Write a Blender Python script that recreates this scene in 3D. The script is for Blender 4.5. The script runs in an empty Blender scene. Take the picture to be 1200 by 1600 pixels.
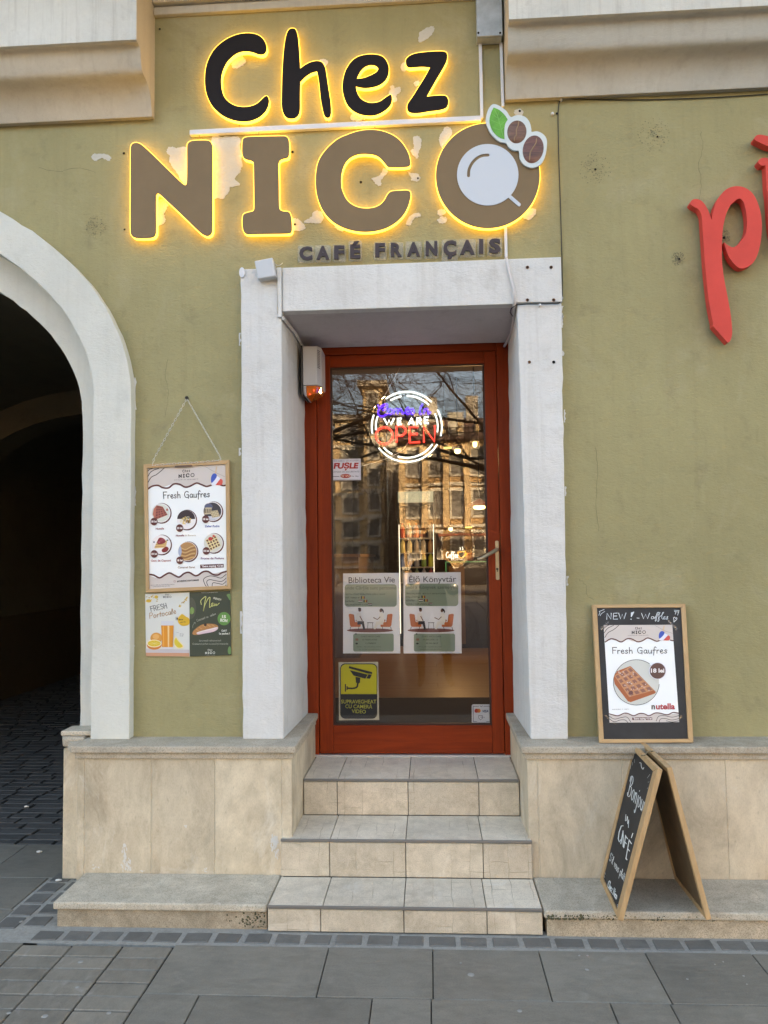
import bpy, bmesh, math, random
import numpy as np
from mathutils import Vector, Matrix
from mathutils.geometry import tessellate_polygon

# ------------------------------------------------------------ camera, light
scene = bpy.context.scene
COL = scene.collection
CAM = np.array([0.0, -3.405, 1.406])
YAW, PITCH, ROLL = math.radians(3.3233), math.radians(3.4212), math.radians(-0.7841)
_f = np.array([-math.sin(YAW)*math.cos(PITCH), math.cos(YAW)*math.cos(PITCH), math.sin(PITCH)])
_r = np.array([math.cos(YAW), math.sin(YAW), 0.0]); _u = np.cross(_r, _f)
RIGHT = math.cos(ROLL)*_r + math.sin(ROLL)*_u
UP = -math.sin(ROLL)*_r + math.cos(ROLL)*_u
FWD = _f
cam_d = bpy.data.cameras.new('camera'); cam = bpy.data.objects.new('camera', cam_d); COL.objects.link(cam)
cam_d.sensor_fit = 'HORIZONTAL'; cam_d.sensor_width = 36.0; cam_d.lens = 36.0
cam_d.clip_start = 0.05; cam_d.clip_end = 1500
m = Matrix.Identity(4)
for i in range(3):
    m[i][0] = RIGHT[i]; m[i][1] = UP[i]; m[i][2] = -FWD[i]; m[i][3] = CAM[i]
cam.matrix_world = m
scene.camera = cam

SUN_EL, SUN_ROT = math.radians(20), math.radians(32)
world = bpy.data.worlds.new('World'); scene.world = world; world.use_nodes = True
wn = world.node_tree.nodes; wl = world.node_tree.links
sky = wn.new('ShaderNodeTexSky'); sky.sky_type = 'NISHITA'; sky.sun_disc = False
sky.sun_elevation = SUN_EL; sky.sun_rotation = SUN_ROT
sky.air_density = 0.9; sky.dust_density = 5.0; sky.ozone_density = 1.0
wl.new(sky.outputs[0], wn['Background'].inputs[0]); wn['Background'].inputs[1].default_value = 0.15
sun_d = bpy.data.lights.new('sun', 'SUN'); sun_d.energy = 3.6; sun_d.angle = math.radians(0.5); sun_d.color = (1.0, 0.78, 0.52)
sun = bpy.data.objects.new('sun', sun_d); COL.objects.link(sun)
sd = Vector((math.sin(SUN_ROT)*math.cos(SUN_EL), math.cos(SUN_ROT)*math.cos(SUN_EL), math.sin(SUN_EL)))
sun.rotation_euler = sd.to_track_quat('Z', 'Y').to_euler()
sun.location = (10, 20, 20)
scene.view_settings.view_transform = 'Standard'; scene.view_settings.look = 'None'
scene.view_settings.exposure = 3.03; scene.view_settings.gamma = 1.0
scene.view_settings.use_curve_mapping = False
scene.view_settings.use_white_balance = True; scene.view_settings.white_balance_temperature = 8100; scene.view_settings.white_balance_tint = 10
EXPO = 2.0 ** scene.view_settings.exposure
scene.cycles.max_bounces = 8; scene.cycles.transparent_max_bounces = 12
scene.cycles.use_denoising = True
rnd = random.Random(7)

# ------------------------------------------------------------ where a measured ray meets a plane of the place
def ray(px, py):
    return RIGHT*(px-600)/1200. - UP*(py-800)/1200. + FWD
def U(px, py, Y=None, Z=None, pl=None):
    d = ray(px, py)
    if pl is not None:
        o, n = pl; t = np.dot(np.array(o)-CAM, n)/np.dot(d, n)
    elif Y is not None: t = (Y-CAM[1])/d[1]
    else: t = (Z-CAM[2])/d[2]
    return CAM + t*d

# ------------------------------------------------------------ materials
MATS = {}
def new_mat(name):
    m = bpy.data.materials.new(name); m.use_nodes = True
    nt = m.node_tree; b = nt.nodes['Principled BSDF']
    return m, nt, b
def tex_coord(nt, scale=(1, 1, 1)):
    tc = nt.nodes.new('ShaderNodeNewGeometry'); mp = nt.nodes.new('ShaderNodeMapping')
    mp.inputs['Scale'].default_value = scale
    nt.links.new(tc.outputs['Position'], mp.inputs['Vector']); return mp.outputs[0]
def noise(nt, vec, scale, detail=6, rough=.6, dist=0.0):
    n = nt.nodes.new('ShaderNodeTexNoise'); n.inputs['Scale'].default_value = scale
    n.inputs['Detail'].default_value = detail; n.inputs['Roughness'].default_value = rough
    n.inputs['Distortion'].default_value = dist
    nt.links.new(vec, n.inputs['Vector']); return n.outputs['Fac']
def ramp(nt, fac, lo, hi, c0=(0, 0, 0, 1), c1=(1, 1, 1, 1)):
    r = nt.nodes.new('ShaderNodeValToRGB'); r.color_ramp.elements[0].position = lo; r.color_ramp.elements[1].position = hi
    r.color_ramp.elements[0].color = c0; r.color_ramp.elements[1].color = c1
    nt.links.new(fac, r.inputs[0]); return r.outputs[0]
def mixc(nt, fac, a, b, mode='MIX'):
    x = nt.nodes.new('ShaderNodeMix'); x.data_type = 'RGBA'; x.blend_type = mode
    for sock, v in ((0, fac), (6, a), (7, b)):
        if isinstance(v, (int, float)): x.inputs[sock].default_value = v
        elif isinstance(v, tuple): x.inputs[sock].default_value = v if len(v) == 4 else (*v, 1)
        else: nt.links.new(v, x.inputs[sock])
    return x.outputs[2]
def bump(nt, b, layers):
    prev = None
    for h, strength, dist in layers:
        n = nt.nodes.new('ShaderNodeBump'); n.inputs['Strength'].default_value = strength; n.inputs['Distance'].default_value = dist
        nt.links.new(h, n.inputs['Height'])
        if prev is not None: nt.links.new(prev, n.inputs['Normal'])
        prev = n.outputs[0]
    nt.links.new(prev, b.inputs['Normal'])
def c4(c): return (c[0], c[1], c[2], 1)
def sr(r, g, b):
    f = lambda v: ((v/255+.055)/1.055)**2.4 if v > 10 else v/255/12.92
    return (f(r), f(g), f(b))

def plain(name, col, rough=.6, metal=0.0, var=0.0, vscale=8, bmp=0.0, bscale=60, spec=.5, coat=0.0):
    if name in MATS: return MATS[name]
    m, nt, b = new_mat(name)
    b.inputs['Base Color'].default_value = c4(col); b.inputs['Roughness'].default_value = rough
    b.inputs['Metallic'].default_value = metal; b.inputs['Specular IOR Level'].default_value = spec
    b.inputs['Coat Weight'].default_value = coat
    if var or bmp:
        v = tex_coord(nt)
    if var:
        n = noise(nt, v, vscale)
        lo = tuple(max(0, c*(1-var)) for c in col); hi = tuple(min(1, c*(1+var)) for c in col)
        nt.links.new(ramp(nt, n, .3, .7, c4(lo), c4(hi)), b.inputs['Base Color'])
    if bmp:
        bump(nt, b, [(noise(nt, v, bscale, 4), bmp, .003)])
    MATS[name] = m; return m

def plaster(name, col, stain=(.2, .2, .18), amt=.35, grain=1.0, streak=0.0, tint=None):
    """painted render: fine trowel grain, soft waviness, blotches and grime in patches of their own"""
    if name in MATS: return MATS[name]
    m, nt, b = new_mat(name); b.inputs['Roughness'].default_value = .85; b.inputs['Specular IOR Level'].default_value = .25
    v = tex_coord(nt)
    big = noise(nt, v, 1.3, 5, .6, .4); mid = noise(nt, v, 7, 8, .7, .3); fine = noise(nt, v, 130, 4, .6); tiny = noise(nt, v, 420, 2, .5)
    c_lo = tuple(c*.88 for c in col); c_hi = tuple(min(1, c*1.1) for c in col)
    c = ramp(nt, big, .3, .72, c4(c_lo), c4(c_hi))
    if tint: c = mixc(nt, ramp(nt, noise(nt, v, 2.3, 6, .7, 1.0), .52, .75), c, tint)
    grime = ramp(nt, mid, .56, .80)
    amt_n = nt.nodes.new('ShaderNodeMath'); amt_n.operation = 'MULTIPLY'; amt_n.inputs[1].default_value = amt
    nt.links.new(grime, amt_n.inputs[0])
    c = mixc(nt, amt_n.outputs[0], c, stain)
    spk = ramp(nt, fine, .70, .78)
    a2 = nt.nodes.new('ShaderNodeMath'); a2.operation = 'MULTIPLY'; a2.inputs[1].default_value = amt*.7
    nt.links.new(spk, a2.inputs[0]); c = mixc(nt, a2.outputs[0], c, stain)
    c = mixc(nt, ramp(nt, noise(nt, v, 60, 5, .7), .35, .7, (.10, .10, .10, 1), (0, 0, 0, 1)), c, stain)
    if streak:
        vs = tex_coord(nt, (22, 22, .8)); s = ramp(nt, noise(nt, vs, 1.0, 6, .7), .5, .78)
        a3 = nt.nodes.new('ShaderNodeMath'); a3.operation = 'MULTIPLY'; a3.inputs[1].default_value = streak
        nt.links.new(s, a3.inputs[0]); c = mixc(nt, a3.outputs[0], c, stain)
    nt.links.new(c, b.inputs['Base Color'])
    vt = tex_coord(nt, (1, 1, 2.2))
    bump(nt, b, [(noise(nt, v, 9, 3, .5), .45*grain, .016), (noise(nt, vt, 48, 5, .65, .8), .55*grain, .005), (tiny, .35*grain, .002)])
    MATS[name] = m; return m

def stone(name, col, dark, pore=.5, rough=.75, veins=0.0, lift=None, sc=1.0, spec=.3, bm=1.0, stretch=(1, 1, 1), grime=None):
    if name in MATS: return MATS[name]
    m, nt, b = new_mat(name); b.inputs['Specular IOR Level'].default_value = spec
    v = tex_coord(nt, stretch)
    big = noise(nt, v, 2.2*sc, 8, .65, .5); mid = noise(nt, v, 11*sc, 8, .7, .4); fine = noise(nt, v, 160*sc, 5, .7)
    c = ramp(nt, big, .32, .70, c4(dark), c4(col))
    c = mixc(nt, ramp(nt, mid, .35, .72), c, tuple(x*1.12 for x in col))
    c = mixc(nt, ramp(nt, fine, .38, .52, (pore, pore, pore, 1), (0, 0, 0, 1)), c, tuple(x*.62 for x in dark))
    if lift: c = mixc(nt, ramp(nt, noise(nt, v, 3.4*sc, 7, .7, 1.2), .58, .74), c, lift)
    if grime:
        g_ = ramp(nt, noise(nt, tex_coord(nt, (1, 1, .7)), 3.1, 9, .72, .8), .50, .78, (0, 0, 0, 1), (grime[3],)*3+(1,)); c = mixc(nt, g_, c, grime[:3])
        sp_ = ramp(nt, noise(nt, v, 38*sc, 6, .75), .60, .74, (0, 0, 0, 1), (grime[3]*.8,)*3+(1,)); c = mixc(nt, sp_, c, grime[:3])
    oi = nt.nodes.new('ShaderNodeObjectInfo')
    mr = nt.nodes.new('ShaderNodeMapRange'); mr.inputs[3].default_value = .88; mr.inputs[4].default_value = 1.10
    nt.links.new(oi.outputs['Random'], mr.inputs[0])
    hs = nt.nodes.new('ShaderNodeHueSaturation'); nt.links.new(mr.outputs[0], hs.inputs['Value']); nt.links.new(c, hs.inputs['Color'])
    nt.links.new(hs.outputs[0], b.inputs['Base Color'])
    rr = nt.nodes.new('ShaderNodeMapRange'); rr.inputs[3].default_value = rough-.12; rr.inputs[4].default_value = rough+.12
    nt.links.new(mid, rr.inputs[0]); nt.links.new(rr.outputs[0], b.inputs['Roughness'])
    L = [(mid, .35*bm, .006), (fine, .45*bm, .0025)]
    if veins:
        vo = nt.nodes.new('ShaderNodeTexVoronoi'); vo.feature = 'DISTANCE_TO_EDGE'; vo.inputs['Scale'].default_value = 9
        vo.inputs['Randomness'].default_value = .9
        nv = noise(nt, v, 6, 4); ad = nt.nodes.new('ShaderNodeVectorMath'); ad.operation = 'ADD'
        sc_ = nt.nodes.new('ShaderNodeVectorMath'); sc_.operation = 'SCALE'; sc_.inputs[3].default_value = .03
        nt.links.new(nv, sc_.inputs[0]); nt.links.new(v, ad.inputs[0]); nt.links.new(sc_.outputs[0], ad.inputs[1])
        nt.links.new(ad.outputs[0], vo.inputs['Vector'])
        L.append((ramp(nt, vo.outputs['Distance'], 0.0, .03), veins, .004))
    bump(nt, b, L)
    MATS[name] = m; return m

def stamped(m):
    """shallow stamped joints of a mock-stone tile"""
    nt = m.node_tree; b = nt.nodes['Principled BSDF']; v = tex_coord(nt); sp = nt.nodes.new('ShaderNodeSeparateXYZ'); nt.links.new(v, sp.inputs[0])
    ad = nt.nodes.new('ShaderNodeMath'); nt.links.new(sp.outputs[1], ad.inputs[0]); nt.links.new(sp.outputs[2], ad.inputs[1])
    cb = nt.nodes.new('ShaderNodeCombineXYZ'); nt.links.new(ad.outputs[0], cb.inputs[0]); nt.links.new(sp.outputs[0], cb.inputs[1])
    nv = nt.nodes.new('ShaderNodeTexNoise'); nv.inputs['Scale'].default_value = 9; nv.inputs['Detail'].default_value = 3; nt.links.new(v, nv.inputs['Vector'])
    sc_ = nt.nodes.new('ShaderNodeVectorMath'); sc_.operation = 'SCALE'; sc_.inputs[3].default_value = .022; nt.links.new(nv.outputs['Color'], sc_.inputs[0])
    a2 = nt.nodes.new('ShaderNodeVectorMath'); nt.links.new(cb.outputs[0], a2.inputs[0]); nt.links.new(sc_.outputs[0], a2.inputs[1])
    br = nt.nodes.new('ShaderNodeTexBrick'); br.inputs['Scale'].default_value = 1; br.inputs['Brick Width'].default_value = .105; br.inputs['Row Height'].default_value = .078
    br.inputs['Mortar Size'].default_value = .0016; br.inputs['Mortar Smooth'].default_value = .6; br.offset = .37; br.squash = 1.6; br.squash_frequency = 3; br.offset_frequency = 2
    nt.links.new(a2.outputs[0], br.inputs['Vector'])
    old = b.inputs['Base Color'].links[0].from_socket; patchy = ramp(nt, noise(nt, v, 5, 4), .47, .62)
    mu = nt.nodes.new('ShaderNodeMath'); mu.operation = 'MULTIPLY'; nt.links.new(br.outputs['Fac'], mu.inputs[0]); nt.links.new(patchy, mu.inputs[1])
    nt.links.new(mixc(nt, mu.outputs[0], old, (.36, .30, .21)), b.inputs['Base Color'])
    inv = nt.nodes.new('ShaderNodeMath'); inv.operation = 'SUBTRACT'; inv.inputs[0].default_value = 1; nt.links.new(br.outputs['Fac'], inv.inputs[1])
    bp = nt.nodes.new('ShaderNodeBump'); bp.inputs['Strength'].default_value = .5; bp.inputs['Distance'].default_value = .0025; nt.links.new(inv.outputs[0], bp.inputs['Height'])
    nt.links.new(b.inputs['Normal'].links[0].from_socket, bp.inputs['Normal']); nt.links.new(bp.outputs[0], b.inputs['Normal'])

def wood(name, col, dark, rough=.5, axis=2, sc=1.0, coat=0.0, spec=.5):
    if name in MATS: return MATS[name]
    m, nt, b = new_mat(name); b.inputs['Roughness'].default_value = rough; b.inputs['Coat Weight'].default_value = coat; b.inputs['Specular IOR Level'].default_value = spec
    s = [38*sc, 38*sc, 38*sc]; s[axis] = 2.2*sc
    v = tex_coord(nt, tuple(s)); g = noise(nt, v, 1.0, 6, .65, .7); g2 = noise(nt, v, 6.0, 3, .6)
    c = ramp(nt, g, .32, .68, c4(dark), c4(col)); nt.links.new(mixc(nt, ramp(nt, g2, .6, .8), c, tuple(x*.8 for x in dark)), b.inputs['Base Color'])
    bump(nt, b, [(g, .15, .002)])
    MATS[name] = m; return m

def glow(name, col, strength):
    """something that gives off light; strength is as seen after exposure"""
    if name in MATS: return MATS[name]
    m, nt, b = new_mat(name); b.inputs['Base Color'].default_value = (.05, .05, .05, 1)
    b.inputs['Emission Color'].default_value = c4(col); b.inputs['Emission Strength'].default_value = strength/EXPO
    MATS[name] = m; return m

def glass_mat(name, tint=(1, 1, 1), refl=.12, rough=.0, wobble=0.0):
    m = bpy.data.materials.new(name); m.use_nodes = True; nt = m.node_tree; nt.nodes.clear()
    o = nt.nodes.new('ShaderNodeOutputMaterial'); t = nt.nodes.new('ShaderNodeBsdfTransparent'); t.inputs[0].default_value = c4(tint)
    g = nt.nodes.new('ShaderNodeBsdfGlossy'); g.inputs['Roughness'].default_value = rough; g.inputs['Color'].default_value = (1, 1, 1, 1)
    mx = nt.nodes.new('ShaderNodeMixShader'); fr = nt.nodes.new('ShaderNodeFresnel'); fr.inputs[0].default_value = 1.5
    if wobble:
        v = tex_coord(nt, (1, 1, .6)); bp = nt.nodes.new('ShaderNodeBump'); bp.inputs['Strength'].default_value = wobble; bp.inputs['Distance'].default_value = .01
        nt.links.new(noise(nt, v, 3.5, 2, .5, .3), bp.inputs['Height']); nt.links.new(bp.outputs[0], g.inputs['Normal'])
    ma = nt.nodes.new('ShaderNodeMath'); ma.operation = 'MULTIPLY_ADD'; ma.inputs[1].default_value = 1.0; ma.inputs[2].default_value = refl
    nt.links.new(fr.outputs[0], ma.inputs[0]); nt.links.new(ma.outputs[0], mx.inputs[0])
    nt.links.new(t.outputs[0], mx.inputs[1]); nt.links.new(g.outputs[0], mx.inputs[2]); nt.links.new(mx.outputs[0], o.inputs[0])
    MATS[name] = m; return m

_ink = {}
def ink(r, g, b):
    """flat print or paint of one colour, given as seen under white light (0-255)"""
    k = (r, g, b)
    if k not in _ink:
        c = sr(*k); _ink[k] = plain('print_%d_%d_%d' % k, tuple(min(.9, x) for x in c), rough=.55)
    return _ink[k]

# ------------------------------------------------------------ objects
def tag(o, label=None, cat=None, group=None, kind=None):
    if label: o['label'] = label
    if cat: o['category'] = cat
    if group: o['group'] = group
    if kind: o['kind'] = kind
    return o
def empty(name, loc=(0, 0, 0), label=None, cat=None, group=None, kind=None):
    o = bpy.data.objects.new(name, None); o.location = tuple(float(x) for x in loc); COL.objects.link(o)
    o.empty_display_size = .05
    return tag(o, label, cat, group, kind)
def root_inv(p):
    """inverse of a parent's matrix, following its own parents (nothing is evaluated yet)"""
    M = Matrix.Identity(4); q = p
    chain = []
    while q is not None: chain.append(q); q = q.parent
    for q in reversed(chain):
        M = M @ q.matrix_parent_inverse @ Matrix.LocRotScale(q.location, q.rotation_euler, q.scale)
    return M.inverted()
def adopt(o, p):
    if p is not None:
        o.parent = p; o.matrix_parent_inverse = root_inv(p)
    return o
class MB:
    """collects geometry in world coordinates and links it as ONE mesh object"""
    def __init__(s): s.v = []; s.f = []; s.m = []; s.sm = []
    def add(s, vs, fs, mi=0, smooth=False):
        k = len(s.v); s.v += [tuple(float(c) for c in p) for p in vs]
        for f in fs: s.f.append(tuple(i+k for i in f)); s.m.append(mi); s.sm.append(smooth)
        return s
    def box(s, x0, x1, y0, y1, z0, z1, mi=0):
        x0, x1 = sorted((x0, x1)); y0, y1 = sorted((y0, y1)); z0, z1 = sorted((z0, z1))
        vs = [(x0, y0, z0), (x1, y0, z0), (x1, y1, z0), (x0, y1, z0), (x0, y0, z1), (x1, y0, z1), (x1, y1, z1), (x0, y1, z1)]
        return s.add(vs, [(3, 2, 1, 0), (4, 5, 6, 7), (0, 1, 5, 4), (1, 2, 6, 5), (2, 3, 7, 6), (3, 0, 4, 7)], mi)
    def hexa(s, a, b, mi=0):
        """a, b: two quads of 4 points each"""
        return s.add(list(a)+list(b), [(3, 2, 1, 0), (4, 5, 6, 7), (0, 1, 5, 4), (1, 2, 6, 5), (2, 3, 7, 6), (3, 0, 4, 7)], mi)
    def loft(s, a, b, mi=0, cap=True, smooth=False):
        n = len(a); vs = list(a)+list(b); fs = [(i, (i+1) % n, n+(i+1) % n, n+i) for i in range(n)]
        s.add(vs, fs, mi, smooth)
        if cap: s.fill([a], mi); s.fill([b], mi)
        return s
    def fill(s, loops, mi=0):
        L = [[Vector(tuple(float(c) for c in p)) for p in lp] for lp in loops]
        tri = tessellate_polygon(L); flat = [p for lp in L for p in lp]
        return s.add(flat, [tuple(t) for t in tri], mi)
    def plate(s, loops, off, mi=0, mi_side=None, back=True, smooth_side=False):
        """loops: outlines lying in a plane; off: vector to the back face"""
        off = np.array(off, float); mi_side = mi if mi_side is None else mi_side
        s.fill(loops, mi)
        bl = [[np.array(p)+off for p in lp] for lp in loops]
        if back: s.fill(bl, mi_side)
        for a, b in zip(loops, bl):
            n = len(a); s.add(list(a)+list(b), [(i, (i+1) % n, n+(i+1) % n, n+i) for i in range(n)], mi_side, smooth_side)
        return s
    def tube(s, pts, r, n=6, mi=0, closed=False, smooth=True, caps=True):
        P = [np.array(p, float) for p in pts]; N = len(P); rs = r if isinstance(r, (list, tuple, np.ndarray)) else [r]*N
        rings = []; prev = None
        for i in range(N):
            a = P[(i-1) % N] if (closed or i > 0) else P[0]; b = P[(i+1) % N] if (closed or i < N-1) else P[-1]
            t = b-a; t = t/(np.linalg.norm(t)+1e-12)
            if prev is None:
                h = np.array([0, 0, 1.]) if abs(t[2]) < .9 else np.array([1., 0, 0])
                u = np.cross(t, h)
            else: u = prev-t*np.dot(prev, t)
            u = u/(np.linalg.norm(u)+1e-12); w = np.cross(t, u); prev = u
            rings.append([P[i]+rs[i]*(math.cos(2*math.pi*k/n)*u+math.sin(2*math.pi*k/n)*w) for k in range(n)])
        vs = [p for g in rings for p in g]; fs = []
        for i in range(N if closed else N-1):
            j = (i+1) % N
            for k in range(n): fs.append((i*n+k, i*n+(k+1) % n, j*n+(k+1) % n, j*n+k))
        if caps and not closed: fs += [tuple(range(n)), tuple(range((N-1)*n, N*n))[::-1]]
        return s.add(vs, fs, mi, smooth)
    def lathe(s, c, prof, n=16, mi=0, axis=2, smooth=True):
        vs = []; fs = []
        for r, h in prof:
            for k in range(n):
                a = 2*math.pi*k/n; p = [r*math.cos(a), r*math.sin(a), h]
                if axis == 1: p = [p[0], p[2], p[1]]
                if axis == 0: p = [p[2], p[0], p[1]]
                vs.append((c[0]+p[0], c[1]+p[1], c[2]+p[2]))
        for i in range(len(prof)-1):
            for k in range(n): fs.append((i*n+k, i*n+(k+1) % n, (i+1)*n+(k+1) % n, (i+1)*n+k))
        fs += [tuple(range(n))[::-1], tuple(range((len(prof)-1)*n, len(prof)*n))]
        return s.add(vs, fs, mi, smooth)
    def build(s, name, mats, parent=None, bevel=0.0, seg=2, jitter=0.0, label=None, cat=None, group=None, kind=None, origin=None):
        me = bpy.data.meshes.new(name); V = np.array(s.v, float)
        org = np.array(origin, float) if origin is not None else (V.min(0)+V.max(0))/2*np.array([1, 1, 0])+np.array([0, 0, V[:, 2].min()])
        me.from_pydata((V-org).tolist(), [], s.f)
        if not isinstance(mats, (list, tuple)): mats = [mats]
        for mt in mats: me.materials.append(mt)
        me.polygons.foreach_set('material_index', s.m); me.polygons.foreach_set('use_smooth', s.sm)
        bm = bmesh.new(); bm.from_mesh(me)
        bmesh.ops.remove_doubles(bm, verts=bm.verts, dist=1e-5)
        bmesh.ops.recalc_face_normals(bm, faces=bm.faces)
        if bevel:
            ed = [e for e in bm.edges if len(e.link_faces) == 2 and e.calc_face_angle(0) > .5]
            bmesh.ops.bevel(bm, geom=ed, offset=bevel, segments=seg, profile=.6, affect='EDGES', clamp_overlap=True)
        if jitter:
            for vv in bm.verts: vv.co += Vector((rnd.uniform(-1, 1), rnd.uniform(-1, 1), rnd.uniform(-1, 1)))*jitter
        bm.to_mesh(me); bm.free(); me.update()
        o = bpy.data.objects.new(name, me); o.location = tuple(org); COL.objects.link(o)
        adopt(o, parent)
        return tag(o, label, cat, group, kind)

def smooth_loop(pts, n=6, closed=True, corners=()):
    """Catmull-Rom through the points; indices in corners stay sharp"""
    P = [np.array(p, float) for p in pts]; N = len(P); out = []
    rng = range(N) if closed else range(N-1)
    for i in rng:
        p1, p2 = P[i], P[(i+1) % N]
        p0 = P[(i-1) % N] if (closed or i > 0) else 2*p1-p2
        p3 = P[(i+2) % N] if (closed or i+2 < N) else 2*p2-p1
        if i in corners: p0 = 2*p1-p2
        if (i+1) % N in corners: p3 = 2*p2-p1
        # centripetal-like damping: limit tangents by the segment's own length
        L = np.linalg.norm(p2-p1)+1e-9
        t1 = (p2-p0)/2; t2 = (p3-p1)/2
        for t in (t1, t2):
            q = np.linalg.norm(t)
            if q > L*1.15: t *= L*1.15/q
        for k in range(n):
            s = k/n; h00 = 2*s**3-3*s*s+1; h10 = s**3-2*s*s+s; h01 = -2*s**3+3*s*s; h11 = s**3-s*s
            out.append(h00*p1+h10*t1+h01*p2+h11*t2)
    if not closed: out.append(P[-1])
    return out
def circ(cx, cy, rx, ry=None, n=48, rot=0.0, a0=0, a1=2*math.pi, closed=True):
    ry = rx if ry is None else ry; out = []
    m_ = n if closed else n+1
    for k in range(m_):
        a = a0+(a1-a0)*k/n; x, y = rx*math.cos(a), ry*math.sin(a)
        out.append((cx+x*math.cos(rot)-y*math.sin(rot), cy+x*math.sin(rot)+y*math.cos(rot)))
    return out
def rrect(x0, y0, x1, y1, r, n=5):
    out = []
    for cx, cy, a in ((x1-r, y1-r, 0), (x0+r, y1-r, 1), (x0+r, y0+r, 2), (x1-r, y0+r, 3)):
        for k in range(n+1):
            t = (a+k/n)*math.pi/2; out.append((cx+r*math.cos(t), cy+r*math.sin(t)))
    return out
def zoom(pts, ox, oy, s): return [(ox+x/s, oy+y/s) for x, y in pts]
def onY(pts, Y): return [U(x, y, Y=Y) for x, y in pts]

# ------------------------------------------------------------ lettering
_txt = {}; CAP0 = .729
def text_mesh(s, bold=0.0, shear=0.0):
    """outline text as 2D triangles; x from 0 to its width, cap height 1"""
    k = (s, round(bold, 3), round(shear, 2))
    if k in _txt: return _txt[k]
    cu = bpy.data.curves.new('t', 'FONT'); cu.body = s; cu.size = 1.0; cu.offset = bold; cu.shear = shear
    cu.resolution_u = 3
    o = bpy.data.objects.new('t', cu); COL.objects.link(o)
    dg = bpy.context.evaluated_depsgraph_get(); dg.update()
    me = bpy.data.meshes.new_from_object(o.evaluated_get(dg))
    v = np.array([tuple(p.co)[:2] for p in me.vertices]) if len(me.vertices) else np.zeros((0, 2))
    if 'cap' not in _txt: _txt['cap'] = None; _txt['cap'] = text_mesh('H')[0][:, 1].max()*CAP0
    f = [tuple(p.vertices) for p in me.polygons]
    bpy.data.objects.remove(o); bpy.data.curves.remove(cu); bpy.data.meshes.remove(me)
    if len(v):
        v[:, 0] -= v[:, 0].min(); v /= (_txt['cap'] or CAP0)
    _txt[k] = (v, f); return _txt[k]

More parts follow.
